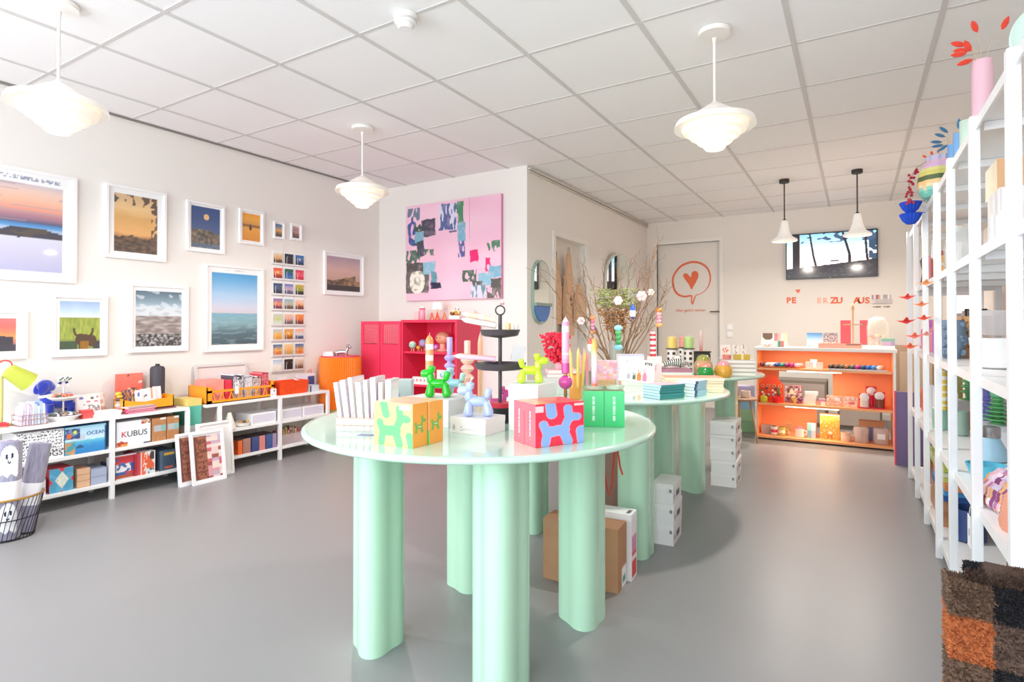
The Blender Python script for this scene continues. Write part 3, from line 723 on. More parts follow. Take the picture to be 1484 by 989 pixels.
# vase of twigs with hanging eggs
c = at(893, 3.55); VX, VY = c.x, c.y
t = thing('twig_vase', 'glass vase of tall twigs and greenery on the middle table', 'vase', (VX, VY, TZ_))
g = G(); g.lathe([(.04, 0), (.044, .01), (.046, .255), (.043, .255), (.041, .015), (.02, .01)], 28); g.make('vase_body', GLASS('cfd0c6', .05, .45), t)
g = G(); g.lathe([(.038, .012), (.04, .09), (.02, .092)], 24); o = g.make('vase_filling', M('6a5560', .7), t); o['label'] = 'dark filling in the vase foot'
tw = M('8d6c52', .8, bump=.2); rnd = random.Random(8)
ends = [(960, 352, 3.4), (948, 362, 3.7), (942, 378, 3.3), (951, 420, 3.5), (975, 412, 3.9), (930, 395, 3.9), (958, 438, 3.3), (798, 387, 3.6), (782, 392, 3.3), (815, 420, 3.9), (830, 395, 3.5), (846, 392, 3.8), (862, 402, 3.4), (876, 380, 3.75), (905, 385, 3.35), (918, 372, 3.8), (840, 460, 3.3), (800, 462, 3.5), (892, 392, 3.6), (925, 452, 3.4), (968, 424, 3.35)]
branch_tips = []
def twig(g, p0, p1, r0, depth, rnd):
    k = 7; d = p1 - p0; bow = V((rnd.uniform(-1, 1), rnd.uniform(-1, 1), rnd.uniform(.2, .8))) * d.length * .08
    pts = [p0 + d * (i / k) + bow * sin(pi * i / k) + V((rnd.uniform(-1, 1), rnd.uniform(-1, 1), rnd.uniform(-1, 1))) * .007 * min(i, 2) for i in range(k + 1)]
    g.tube(pts, [r0 * (1 - .72 * i / k) for i in range(k + 1)], 6)
    if depth:
        for i in (3, 4, 5, 6):
            q = pts[i]; e = q + (d.normalized() + V((rnd.uniform(-1, 1), rnd.uniform(-1, 1), rnd.uniform(-.3, .8))) * .7).normalized() * d.length * rnd.uniform(.16, .32)
            twig(g, q, e, r0 * .5, depth - 1, rnd)
for i, (px, py, d) in enumerate(ends):
    e = at(px, d); zt = 1.1 - (py - 473) * d / F
    tip = V((e.x - VX, e.y - VY, zt - TZ_)); a = 2 * pi * i / len(ends)
    g = G(); twig(g, V((.02 * cos(a), .02 * sin(a), .05)), tip, .0046, 1, rnd); g.make('twig', tw, t)
    branch_tips.append(V((VX, VY, TZ_)) + tip)
g = G(); g2 = G(); g3 = G()
for i in range(760):
    a = rnd.uniform(0, 2 * pi); z = rnd.uniform(.3, .58); w = (.02 + .16 * ((z - .28) / .3) ** .7) * rnd.random() ** .5
    p = V((w * cos(a) * _R.x - .0, w * cos(a) * _R.y + w * sin(a) * .5, z)); s_ = rnd.uniform(.007, .016)
    m_ = Matrix.Rotation(rnd.uniform(0, 3), 4, 'Z') @ Matrix.Rotation(rnd.uniform(-1, 1), 4, 'X')
    (g if z > .46 else g2).ball(p, (s_, s_ * .5, s_ * .35), 6, 4, mat=m_)
for i in range(60):
    a = rnd.uniform(0, 2 * pi); z = rnd.uniform(.28, .56); w = .11 * rnd.random(); g3.tube([(0, 0, .2), (w * .5 * cos(a), w * .5 * sin(a), z * .7), (w * cos(a), w * sin(a), z)], .0011, 5)
o = g.make('green_leaves', M('a3a86a', .7, var=.25, vscale=30), t); o['kind'] = 'stuff'
o = g2.make('dried_blossom', M('b98a5e', .8, var=.3, vscale=30), t); o['kind'] = 'stuff'
g3.make('flower_stem', M('b08a66', .8), t)
# ornaments hanging from the twigs
def ornament(name, lab, px, py0, py1, d, cols, r, cat='ornament', shape='egg'):
    e = at(px, d); zt = 1.1 - (py0 - 473) * d / F; zb_ = 1.1 - (py1 - 473) * d / F; h = zt - zb_
    t = thing(name, lab, cat, (e.x, e.y, zb_), 0, 'ornaments hanging in the twigs')
    g = G()
    if shape == 'egg':
        prof = [(.001, 0)] + [(r * sin(pi * u) ** .6 * (1.08 - .25 * u), h * u, cols[int(u * len(cols)) % len(cols)]) for u in [i / 12 for i in range(1, 12)]] + [(.001, h)]
        g.lathe(prof, 16)
    elif shape == 'flower':
        for i in range(6): g.ball((r * .6 * cos(i * pi / 3) * _R.x, r * .6 * cos(i * pi / 3) * _R.y, h / 2 + r * .6 * sin(i * pi / 3)), r * .42, 8, 6, cols[0])
        g.ball((0, -.004, h / 2), r * .35, 8, 6, cols[-1])
    else:
        k = len(cols)
        for i in range(k): g.ball((0, 0, h * (i + .5) / k), (r * (1.1 if i in (0, k - 1) else .8), r * .5, h / k * .62), 12, 8, cols[i])
    g.make('body', PR(.3, .4), t)
    g = G(); g.tube([(0, 0, h * .96), (.002, 0, h + .03)], .0007, 5); g.make('thread', M('d8c8b4', .8), t)
ornament('candy_ornament', 'green and light blue candy ornament hanging in front of the vase', 896, 472, 507, 3.25, ['8ed0e0', '3f9a58', '4aa860', '55b46a', '9ad8e6'], .024, shape='stack')
ornament('egg_ornament', 'coral egg ornament striped in white and mint hanging low by the ombre candle', 857, 489, 513, 3.3, ['c9e6e0', 'fbf4ee', 'fbf4ee', 'ef6a5a', 'e8604c'], .024)
ornament('candy_ornament', 'pink and orange ornament hanging far out toward the heart door', 955, 447, 474, 3.35, ['f0a25e', 'f29aa8', 'f58fa6', 'f6a4a0', 'ee9a4a'], .02, shape='stack')
ornament('candy_ornament', 'rose and orange ornament hanging above the ombre candle', 859, 458, 484, 3.45, ['e08a5a', 'c98ab4', 'e08aa0', 'e46f80', 'e88a54'], .017, shape='stack')
ornament('egg_ornament', 'royal blue and white figure ornament hanging in the greenery', 917, 441, 463, 3.3, ['3a55a8', 'f4ece4', 'f0dcc8', '2f5fd0', '2a58c8'], .02)
ornament('flower_ornament', 'pale pink flower ornament in the upper twigs', 930, 422, 437, 3.3, ['f6cfd0', 'f0b0a0'], .032, shape='flower')
ornament('flower_ornament', 'white flower ornament in the middle of the greenery', 896, 430, 442, 3.2, ['fbeef0', 'f3d2c0'], .026, shape='flower')
ornament('flower_ornament', 'pink white flower ornament hanging near the paper bags', 842, 460, 471, 3.5, ['fae4e4', 'f0b8b0'], .026, shape='flower')
ornament('flower_ornament', 'cream flower ornament beside the pale pink one', 943, 418, 430, 3.6, ['fbeee4', 'f3dcc8'], .024, shape='flower')
# white bunny card box and things by it
def bunny_card(s, t):
    if .7 < s < .93 and .78 < t < .9: return 'e8e6e4' if .8 < t < .86 and .73 < s < .9 and nz(s, 1, 60, 1) > 0 else '5f5c5c'
    if .1 < s < .4 and .84 < t < .88 and nz(s, 1, 50, 2) > -.1: return '8e8a98'
    for cx, col, k in ((.27, 'b0b4c4', .8), (.43, '64705e', .8), (.57, 'f08a4e', 1.15), (.73, 'ee84ae', 1.2), (.88, 'f3ecd0', .8)):
        if cap(s, t, cx, .15, cx, .15 + .14 * k, .055 * k) or cap(s, t, cx, .3 * k + .02, cx, .34 * k, .035 * k) or cap(s, t, cx - .025, .38 * k, cx - .03, .48 * k, .012) or cap(s, t, cx + .02, .38 * k, cx + .025, .48 * k, .012): return col
    return 'fbfaf8'
c = at(921, 3.22)
slab('candle_set_box', 'box', 'white leaning box printed with coloured candle figures', .2, .02, .135, (c.x, c.y, TZ_ + .026), 0, 'f4f2f0', {'F': bunny_card}, None, PR(.4), 100, rot=(radians(-14), radians(8), radians(31)))
c = at(913, 3.39)
slab('stationery_box', 'box', 'white stationery box with lavender edge in front of the vase', .155, .05, .18, (c.x, c.y, TZ_), radians(29), 'f2eef0', {'F': lambda s, t: 'c9c4ea' if t > .93 or s < .05 else ('e3a08e' if t < .35 and s < .12 else ('6f6c74' if .88 < s < .92 and .3 < t < .8 and nz(1, t, 40) > 0 else 'f6f2f2'))})
c = at(946, 3.62)
slab('candle_box', 'box', 'pale pink box under the red striped candle', .09, .08, .155, (c.x, c.y, TZ_), radians(31), 'f3d3da', {'F': lambda s, t: 'ee9aa8' if hypot(s - .5, t - .55) < .16 else ('f6ece8' if t > .7 else 'f3d6dc')})
candle('red and white spiral striped candle on the pale pink box', (c.x, c.y, TZ_ + .1555), .0195, .165, lambda u: 'd83a48' if (u * 5) % 1 < .5 else 'f8f0ec')
# book stacks, each book a thing
def stack(n, w, d, h, corner, rz, cols, labels, grp, side, name='book', jit=.004, z0=TZ_, page='f4efe4', topc=None, face='R', seed=3):
    rnd = random.Random(seed); ca, sa = cos(rz), sin(rz)
    c = V((corner[0], corner[1], 0)) + V((ca, sa, 0)) * w / 2 + V((-sa, ca, 0)) * d / 2
    for i in range(n):
        col = cols[i % len(cols)]
        pg = lambda s, t: page if .16 < t < .84 else col
        arts = {'F': pg, 'L': pg, 'B': pg, 'R': pg, 'T': (topc if topc and i == n - 1 else col)}
        arts.update(side(i, col) if side else {})
        slab(name, 'book', labels(i), w, d, h - .0006, (c.x + rnd.uniform(-jit, jit), c.y + rnd.uniform(-jit, jit), z0 + i * h), rz + rnd.uniform(-.03, .03), col, arts, grp, PR(.5, .1), 16)
def pos(i, n): return 'topmost' if i == n - 1 else ORD[i]
stack(5, .156, .12, .0137, (-.787, 2.648), radians(60), ['3d9294'], lambda i: 'teal notebook with light blue pages, %s of its stack of five' % pos(i, 5), 'teal notebooks on the middle table',
      lambda i, c_: {'L': lambda s, t: 'cfe9f2' if .18 < t < .85 else '9cc9dc', 'F': lambda s, t: '3f9898' if .12 < t < .9 else '2f7f86'}, topc='c9b0c0')
stack(5, .12, .105, .0155, (-.673, 2.838), radians(75), ['b9d9ec'], lambda i: 'light blue book with white pages, %s of its stack at the table edge' % pos(i, 5), 'light blue books on the middle table',
      lambda i, c_: {'L': lambda s, t: 'f4f6f4' if .18 < t < .85 else 'a9cfe6', 'F': lambda s, t: '41648f' if s < .2 else 'b4d8e8'}, topc='c6d8ee')
stack(5, .3, .17, .0152, (-.86, 2.975), radians(24), ['f0cfa4', 'f4ddb8', 'efc59c'], lambda i: 'wide cream book, %s of the stack behind the light blue books' % pos(i, 5), 'cream books on the middle table',
      lambda i, c_: {k: (lambda s, t, c_=c_: 'f9ecd0' if .14 < t < .82 else c_) for k in 'FRL'}, topc='e99a80')
# ---------------------------------------------------------------- far table
c = at(976, 4.05)
slab('flat_book', 'book', 'white flat book under the pink one on the far table', .215, .18, .024, (c.x, c.y, TZ_), radians(31), 'f6f3f1', {'F': lambda s, t: 'faf8f6'})
slab('flat_book', 'book', 'dusty pink flat book carrying the striped ornaments', .215, .18, .022, (c.x, c.y, TZ_ + .0245), radians(31), 'c98aa2')
PZ = TZ_ + .047
def checks(s):
    pass
for i, (px, d, cc, hh, lab) in enumerate(((974, 4.2, 'f3d272', .262, 'yellow'), (991, 4.42, 'f19a8e', .258, 'coral'), (998, 4.22, 'bede8a', .262, 'pale green'))):
    p = at(px, d); t = thing('checked_candlestick', 'white pillar holder with black checks under the %s block candle' % lab, 'candlestick', (p.x, p.y, TZ_ + (.0 if d > 4.3 else .0)), 0, 'black checked pillar holders')
    g = G(); n = 20; zs = 9; hC = .175
    rows = [[V((.036 * cos(2 * pi * k / n), .036 * sin(2 * pi * k / n), hC * j / zs)) for k in range(n)] for j in range(zs + 1)]
    vv = [[g.bm.verts.new(q) for q in r_] for r_ in rows]
    for j in range(zs):
        for k in range(n):
            f = g.bm.faces.new((vv[j][k], vv[j][(k + 1) % n], vv[j + 1][(k + 1) % n], vv[j + 1][k])); g._paint([f], '3c3836' if j % 2 == 1 and (k // 2) % 2 == 0 else 'f6f1ea')
    g._paint([g.bm.faces.new(vv[0][::-1]), g.bm.faces.new(vv[-1])], 'f6f1ea'); g.make('pillar', PR(.4), t)
    g = G(); g.lathe([(.03, hC + .0005), (.046, hC + .002), (.046, hC + .007), (.03, hC + .008)], 24); o = g.make('drip_plate', M('4a423e', .5), t); o['label'] = 'dark drip plate'
    candle('%s block candle on its black checked pillar' % lab, (p.x, p.y, TZ_ + hC + .009), .036, .092, lambda u, cc=cc: mix(cc, 'fbf3df', .35 if u > .85 else 0), 'block candles on pillars')
p = at(971, 3.99); t = thing('striped_ornament', 'black and white striped shell ornament lying on the pink flat book', 'ornament', (p.x, p.y, PZ), radians(31))
g = G(); k = 22
pts = [V((-.08 + .15 * i / k, 0, .016 + .03 * sin(pi * .62 * i / k))) for i in range(k + 1)]
for i in range(k):
    r0, r1 = .013 + .018 * i / k, .013 + .018 * (i + 1) / k
    g.tube([pts[i], pts[i + 1]], [r0, r1], 14, c='2f2c2c' if i % 2 and i > 4 else 'f7f3ee')
for v in g.bm.verts: v.co.z = max(0, v.co.z)
g.make('body', PR(.35, .3), t)
g = G(); g.ball((.055, .02, .062), .03, 18, 12); g.make('ball', M('f5f1ec', .4), t)
p = at(994, 4.02); t = thing('striped_ornament', 'small black and white striped ring ornament at the end of the pink flat book', 'ornament', (p.x, p.y, PZ), radians(31))
g = G(); n = 20
for i in range(n):
    a, b = pi * i / n, pi * (i + 1) / n
    g.tube([(.026 * cos(a), 0, .012 + .026 * sin(a)), (.026 * cos(b), 0, .012 + .026 * sin(b))], .0115, 10, c='2f2c2c' if i % 2 else 'f7f3ee')
for v in g.bm.verts: v.co.z = max(0, v.co.z)
g.make('body', PR(.35, .3), t)
p = at(1016, 4.45); t = thing('block_candlestick', 'dark block holder under the thin pink candle', 'candlestick', (p.x, p.y, TZ_), radians(31))
g = G(); g.box(-.065, .065, -.03, .03, 0, .14, bev=.006); g.make('body', M('4a4a44', .6), t); g = G(); g.box(-.068, .068, -.033, .033, .1405, .15); g.make('rim', M('39382f', .5), t)
candle('thin pale pink taper candle on the dark block holder', (p.x, p.y, TZ_ + .1505), .0125, .165, lambda u: ramp([(0, 'ee8f86'), (.35, 'f4c0b8'), (1, 'f6dcd6')], u))
def dome(lab, loc, r, h, col, top, al=.75, grp='glass domes on the far table'):
    t = thing('glass_bowl', lab, 'bowl', loc, 0, grp)
    g = G(); prof = [(r * .72, 0), (r * .95, h * .14), (r, h * .35), (r * .93, h * .58), (r * .72, h * .72)]
    g.lathe(prof, 28); g.make('bowl', M(col, .06, coat=1, alpha=al), t)
    g = G(); g.lathe([(r * .71, h * .722), (r * .66, h * .85), (r * .45, h * .96), (r * .1, h)], 26); g.make('lid', M(top, .15, coat=.8), t)
c = at(1022, 3.84); dome('emerald green glass bowl with a coral lid', (c.x, c.y, TZ_), .055, .098, '149a3c', 'ee9a84', .95)
c = at(1019, 4.02); dome('olive glass dome with a peach base behind the emerald bowl', (c.x, c.y, TZ_), .066, .145, 'e6b489', 'a9a850', .9)
c = at(1048, 3.86); dome('orange glass bowl with a pink lid beside the white books', (c.x, c.y, TZ_), .06, .112, 'f2b23a', 'f0a4ac', .85)
stack(4, .223, .15, .0285, (-.80, 4.14), radians(18), ['e9e4de', 'd5d2d0', 'efebe6', 'c9c8c8'], lambda i: 'thick white hardback, %s of the stack on the far table' % pos(i, 4), 'white hardbacks on the far table',
      lambda i, c_: {'F': lambda s, t: 'f8f2e8' if .12 < t < .86 else 'a8a098', 'R': lambda s, t: 'dcdcdc' if .1 < t < .9 else 'b0b0b0'}, page='f7f1e6', topc='f3efe9', z0=TZ_)
SZ = TZ_ + 4 * .0285
c = V((-.775, 4.19, 0)); t = thing('tin', 'small coral tin on top of the white hardbacks', 'tin', (c.x, c.y, SZ)); g = G(); g.lathe([(.026, 0), (.028, .004), (.028, .02), (.03, .021), (.03, .03), (.02, .033)], 20); g.make('body', M('e58a80', .4), t)
c = V((-.68, 4.21, 0)); slab('small_box', 'box', 'mustard yellow box on top of the white hardbacks', .1, .05, .036, (c.x, c.y, SZ), radians(20), 'd9b64a', {'F': lambda s, t: 'f0e2a8' if .42 < s < .6 else 'd4ae3e'})
for i, (px, fn, lab) in enumerate(((1053, lambda s, t: 'e8663e' if hypot(s - .5, t - .5) < .34 and cell(s, t, 9) > .3 else 'f7ece4', 'postcard with an orange red flower standing behind the hardbacks\' boxes'), (1066, lambda s, t: '8e8a86' if abs(s - .5) < .2 and cell(s, t, 12) > .4 else 'f3ebe2', 'postcard with a grey pattern standing between two others'), (1076, lambda s, t: 'b7766c' if abs(s - .5) < .2 and cell(s, t, 12, 3) > .4 else 'f3ebe2', 'narrow postcard with a reddish pattern at the end of the row'))):
    p = V((-.80, 4.14, 0)) + V((cos(.314), sin(.314), 0)) * (.045, .115, .165)[i] + V((-sin(.314), cos(.314), 0)) * .125; slab('postcard', 'postcard', lab, (.07, .045, .035)[i], .003, .1, (p.x, p.y, SZ), 0, 'f3ebe2', {'F': fn}, None, PR(.4), 24, rot=(radians(-8), 0, radians(31)))
# ---------------------------------------------------------------- boxes on the floor below the tables
kraft = PR(.8)
def kr(s, t): return mix('b98a68', 'c4956f', .5 + .5 * nz(s, t, 6, 2))
FZ = .0006
rz = radians(4)
slab('cardboard_box', 'box', 'long brown cardboard box standing under the nearest table', .335, .125, .262, (-1.01, 2.275, FZ), rz, 'b98a68', {'F': kr, 'T': lambda s, t: 'a87a5a' if abs(t - .5) > .02 else '8f6648', 'R': lambda s, t: ('f3f1ee' if s > .42 and t < .34 else 'b5835f') if not (.5 < s < .85 and .06 < t < .2) else '3f9a86'}, None, kraft)
slab('product_box', 'box', 'white flat box with a pink and red printed side behind the long cardboard box', .335, .09, .285, (-1.0, 2.395, FZ), rz, 'f2f0f0', {'R': lambda s, t: 'f4f2f2' if s < .12 or s > .9 or t > .93 or t < .05 else ('d98cb4' if t > .42 else 'e0463e') if .35 < t < .66 or t < .3 else 'f0e6e8', 'T': lambda s, t: '4a4a4e' if .42 < s < .5 and .3 < t < .7 or .9 < s < .96 and .2 < t < .8 else 'f4f4f4'}, None, PR(.5), 40)
slab('cardboard_box', 'box', 'tall narrow cardboard box standing under the middle table', .14, .12, .52, (-1.13, 2.93, FZ), radians(10), 'a07c70', {'F': lambda s, t: mix('a8847a', '94705f', 1 - t)}, None, kraft)
t = thing('ribbon_loop', 'red ribbon loops with a white tag hanging below the nearest table', 'ribbon', (-.855, 2.17, .41))
g = G(); u_ = _R
def rb(x, z): return (u_.x * x, u_.y * x, z)
g.tube([rb(-.038, .322), rb(-.03, .2), rb(-.012, .05), rb(.0, .004), rb(.012, .05), rb(.024, .2), rb(.022, .322)], .004, 8)
g.tube([rb(.024, .322), rb(.03, .22), rb(.045, .12), rb(.055, .09)], .004, 8); g.make('cord', M('d9482f', .6), t)
g = G(); g.cb((u_.x * .012, u_.y * .012 - .006, .26), (.018, .002, .09), rz=YAW); o = g.make('tag', M('f3f0ee', .5), t, smooth=False); o['label'] = 'white tag'
def carton_stack(n, w, d, h, corner, rz, lab, grp, side=None, z0=FZ, m='ecebeb'):
    ca, sa = cos(rz), sin(rz); c = V((corner[0], corner[1], 0)) + V((ca, sa, 0)) * w / 2 + V((-sa, ca, 0)) * d / 2
    rnd = random.Random(n)
    for i in range(n):
        t = thing('storage_carton', lab % pos(i, n), 'carton', (c.x + rnd.uniform(-.003, .003), c.y + rnd.uniform(-.003, .003), z0 + i * h), rz + rnd.uniform(-.02, .02), grp)
        pbox('body', w, d, h * .72, m, {'R': side} if side else None, PR(.5), t, (0, 0, 0), 0, 26)
        g = G(); g.box(-w / 2 - .0015, w / 2 + .0015, -d / 2 - .0015, d / 2 + .0015, h * .72, h - .001, bev=.0015); g.make('lid', M('f0efee', .5), t, smooth=False)
        g = G(); g.cb((w * .38, -d / 2 - .003, h * .68), (.012, .004, .016)); g.make('clasp', M('9a9896', .4, .6), t)
sd = lambda s, t: '5f5a58' if .35 < s < .75 and .35 < t < .75 else ('c9a8b4' if .1 < s < .25 and .3 < t < .7 else 'eceaea')
carton_stack(3, .105, .2, .102, (-.885, 2.84), radians(4), 'white lidded carton, %s of the three beside the middle table leg', 'white cartons below the middle table', sd)
carton_stack(2, .09, .16, .1, (-.99, 2.86), radians(4), 'white lidded carton, %s of the two behind the stack of three', 'white cartons below the middle table', sd)
carton_stack(4, .11, .16, .13, (-1.2, 3.5), radians(31), 'bluish white carton, %s of the tall stack deep below the middle table', 'bluish cartons deep below the middle table', None, m='d9dcec')
carton_stack(5, .165, .28, .0885, (-.865, 4.08), radians(2), 'white carton with printed end, %s of the five below the far table', 'white cartons below the far table', sd)
# side stool and colour boxes by the counter
c = at(1074, 5.35); t = thing('side_stool', 'small round brown stool with splayed legs beside the counter', 'stool', (c.x, c.y, 0))
g = G(); g.lathe([(.13, .405), (.14, .41), (.14, .425), (.13, .43)], 30); g.make('seat', M('a5846c', .5), t)
for a in (.5, 2.6, 4.7):
    g = G(); g.tube([(.08 * cos(a), .08 * sin(a), .41), (.15 * cos(a), .15 * sin(a), .0)], [.012, .009], 10); g.make('leg', M('c4a184', .5), t)
for i, (dx, cc, r, h, lab) in enumerate(((-.06, 'b7876c', .035, .09, 'brown pot on the small stool'), (.04, 'f0d9c8', .045, .06, 'cream bowl on the small stool'))):
    q = V((c.x, c.y, .4305)) + _R * dx; t = thing('pot', lab, 'pot', q); g = G(); g.lathe([(r * .8, 0), (r, h * .3), (r * .95, h), (r * .85, h), (r * .8, h * .3)], 18); g.make('body', M(cc, .6), t)
c = at(1083, 6.0)
for i, (cc, lab) in enumerate((('8fb98a', 'green storage box lowest of the colour stack left of the counter'), ('9cc496', 'lighter green storage box second in the colour stack left of the counter'), ('8fb9d2', 'light blue storage box third in the colour stack left of the counter'), ('c9bfe0', 'lavender storage box topmost of the colour stack left of the counter'))):
    t = thing('storage_box', lab, 'box', (c.x, c.y, FZ + .118 * i), radians(0)); g = G(); g.box(-.11, .11, -.1, .1, 0, .09); g.make('body', M(cc, .5), t, smooth=False)
    g = G(); g.box(-.112, .112, -.102, .102, .0905, .117, bev=.002); g.make('lid', M(cc, .5), t, smooth=False)
# ---------------------------------------------------------------- framed photographs on the left wall
frm = M('f7f5f3', .35)
def framed(label, y0, y1, z0, z1, fn, inset=(.08, .08, .08, .08), bar=.018, n=84, extra=None):
    """hung flat on the left wall; inset = white margins left,right,bottom,top in metres"""
    w, h = y1 - y0, z1 - z0
    t = thing('framed_photograph', label, 'framed picture', (XL + .0008, (y0 + y1) / 2, (z0 + z1) / 2), radians(90), 'framed photographs on the left wall')
    g = G(); d = .026
    for a, b, c, e in ((-w / 2, w / 2, h / 2 - bar, h / 2), (-w / 2, w / 2, -h / 2, -h / 2 + bar), (-w / 2, -w / 2 + bar, -h / 2 + bar, h / 2 - bar), (w / 2 - bar, w / 2, -h / 2 + bar, h / 2 - bar)):
        g.box(a, b, -d, 0, c, e, bev=.0015)
    g.make('frame', frm, t, smooth=False)
    L, R_, B_, T_ = inset
    def ink(s, u):
        x, y = s * w, u * h
        if extra:
            q = extra(x, y, w, h)
            if q: return q
        if x < L or x > w - R_ or y < B_ or y > h - T_: return 'f6f4f3'
        return fn((x - L) / (w - L - R_), (y - B_) / (h - B_ - T_))
    q = n / max(w, h)
    g = G(); g.art((-w / 2 + .004, -.012, -h / 2 + .004), (w - .008, 0, 0), (0, 0, h - .008), ink, max(6, round(w * q)), max(6, round(h * q))); g.make('photo_print', PR(.5, .25), t, smooth=False)
    return t
def p_big(s, t):
    hill = .47 + .035 * sin(s * 9) * (s > .35) + .06 * max(0, 1 - abs(s - .72) / .22)
    if t > .56: 
        c = ramp([(.56, '6d6078'), (.62, 'a5788a'), (.7, 'e39a86'), (.8, 'f0bba0'), (.92, 'eccabc'), (1, 'd3c3c8')], t + .02 * nz(s, t * 4, 3, 1))
        return mix(c, 'b59aa4', .5) if nz(s * 1.2, t * 9, 3, 5) > .3 else c
    if t > .5: return ramp([(.5, '6a9fd0'), (.535, '4f86c0'), (.56, '5a5f78')], t)
    if .38 + .02 * nz(s, 0, 9) < t < hill - .03 + .01 * nz(s, t, 20): return '4a4650' if nz(s, t, 12, 2) < .2 else '5c5248'
    return ramp([(0, 'b4b4d2'), (.2, 'c6c1d8'), (.38, 'd2d0e0'), (.5, '9db6d8')], t)
def big_text(x, y, w, h):
    if h - .062 < y < h - .04 and .12 < x < w - .09 and nz(x, y, 70, 1) > -.05: return '9aa0b4'
    if .022 < y < .036 and .2 < x < w - .3 and nz(x, y, 70, 1) > .1: return 'c4c6d4'
framed('largest framed photograph, a rosy dusk over a dark headland and pale water', .72, 1.705, 1.38, 2.07, p_big, (.05, .07, .06, .085), .02, 130, big_text)
def p_sunset(s, t):
    if t < .27 + .05 * nz(s, 0, 3, 1) + .03 * nz(s, t, 14): return mix('4c3f38', '7a5f4c', .5 + nz(s, t * 2, 10, 2))
    c = ramp([(.25, 'a8704a'), (.35, 'e8b070'), (.6, 'dca868'), (.75, 'ecc48c'), (.95, 'd8b48c')], t + .05 * nz(s * .6, t * 3, 4, 3))
    if (t > .82 and nz(s, t, 9, 4) > .12) or (s > .85 and nz(s, t, 12, 5) > .0) : return '6a5648'
    return c
framed('framed photograph of an ochre sunset sky with cliffs, beside the largest one', 1.872, 2.27, 1.573, 2.082, p_sunset, (.05, .055, .045, .05))
def p_moon(s, t):
    if hypot((s - .52) * .78, t - .76) < .075: return 'f0c08a' if nz(s, t, 14) < .15 else 'd9a066'
    ridge = .45 - .28 * max(0, s - .62) - .1 * max(0, .25 - s) + .03 * nz(s, 0, 9)
    if t < .12: return mix('4f5f78', '78828c', .5 + nz(s, t, 20))
    if t < ridge: 
        return mix('4a4848', 'b59878', .35 + .6 * nz(s, t, 11, 2) + .5 * max(0, .3 - s))
    return ramp([(.3, '56668e'), (1, '3f5688')], t)
framed('framed photograph of a full moon over dark rooftops in a blue sky', 2.42, 2.727, 1.68, 2.07, p_moon, (.035, .035, .03, .03))
def p_boat(s, t):
    if hypot((s - .45) * 1.2, (t - .47) * 1) < .09 or cap(s, t, .42, .45, .44, .6, .03): return '5c4438'
    if abs(t - .55) < .04: return 'a07050'
    return ramp([(0, 'e0913a'), (.45, 'f0aa50'), (.56, 'd99a5c'), (.8, 'f3b04a'), (1, 'f0a03c')], t + .02 * nz(s, t, 6))
framed('small framed photograph of a boat on an orange sea', 2.853, 3.082, 1.79, 2.084, p_boat, (.03, .03, .03, .03))
def p_dusk(s, t): return ramp([(0, '4c4a50'), (.3, '9a7a58'), (.45, 'f0b050'), (.6, 'c8a890'), (1, '3f6fa0')], t + .05 * nz(s, t, 4))
framed('tiny framed photograph of a yellow horizon under blue, left one of the tiny pair', 3.18, 3.29, 1.873, 2.028, p_dusk, (.02, .02, .02, .02), .012)
def p_rose(s, t): return ramp([(0, '5a4a4c'), (.3, '8a6a66'), (.5, 'd09a88'), (.7, 'b08a94'), (1, 'd8b0a0')], t + .15 * nz(s, t, 5, 3))
framed('tiny framed photograph of a rose coloured shore, right one of the tiny pair', 3.355, 3.475, 1.884, 2.034, p_rose, (.022, .022, .02, .02), .012)
def p_land(s, t):
    if t < .3 + .25 * max(0, s - .2) * (s < .85) + .04 * nz(s, t, 10): return mix('4a3f3c', 'b08a60', .35 + .7 * nz(s, t, 10, 2) + .3 * (s > .5)) if t > .16 else '40383a'
    return ramp([(.3, 'c9a090'), (.6, 'd8b2a8'), (1, 'b29aa6')], t + .06 * nz(s, t * 2, 3))
framed('framed photograph of golden cliffs under a mauve sky near the corner', 3.735, 4.25, 1.408, 1.83, p_land, (.035, .045, .04, .04))
def p_red(s, t):
    if t < .22: return '4a4650' if s > .3 else '5a5f4a'
    if .3 < s < .95 and t < .5 - .2 * abs(s - .6): return '46404a'
    return ramp([(.2, 'b06a6a'), (.45, 'f0a060'), (.55, 'f08a60'), (.75, 'e0706a'), (1, 'd07a78')], t + .04 * nz(s, t, 5))
framed('framed photograph of a red sunset over black rocks beside the yellow lamp', 1.05, 1.45, .9, 1.196, p_red, (.05, .05, .045, .045))
def p_bull(s, t):
    if abs(hypot(s - .58, (t - .42) * 1.15) - .235) < .028 and t < .44 and t > .24 and not .47 < s < .69: return '5c4636'
    if cap(s, t, .5, .2, .8, .17, .12) or cap(s, t, .58, .02, .58, .2, .11): return '9a6a2c' if .5 < s < .72 and t < .16 else '5b4636'
    if s > .82 and t < .16: return '4c4a50'
    if t < .16 and s < .42: return '4a5a44'
    if t > .66: return ramp([(.66, 'e4ebf0'), (.8, 'c3d6ec'), (1, '9fb8da')], t + .05 * nz(s, t, 4))
    return mix('aeb454', '8f9c48', .5 + nz(s * 2, t * .8, 9, 4)) if t > .2 else '8d9550'
framed('framed photograph of a horned bull in a green meadow', 1.575, 1.888, .902, 1.302, p_bull, (.04, .04, .045, .035), .018, 96)
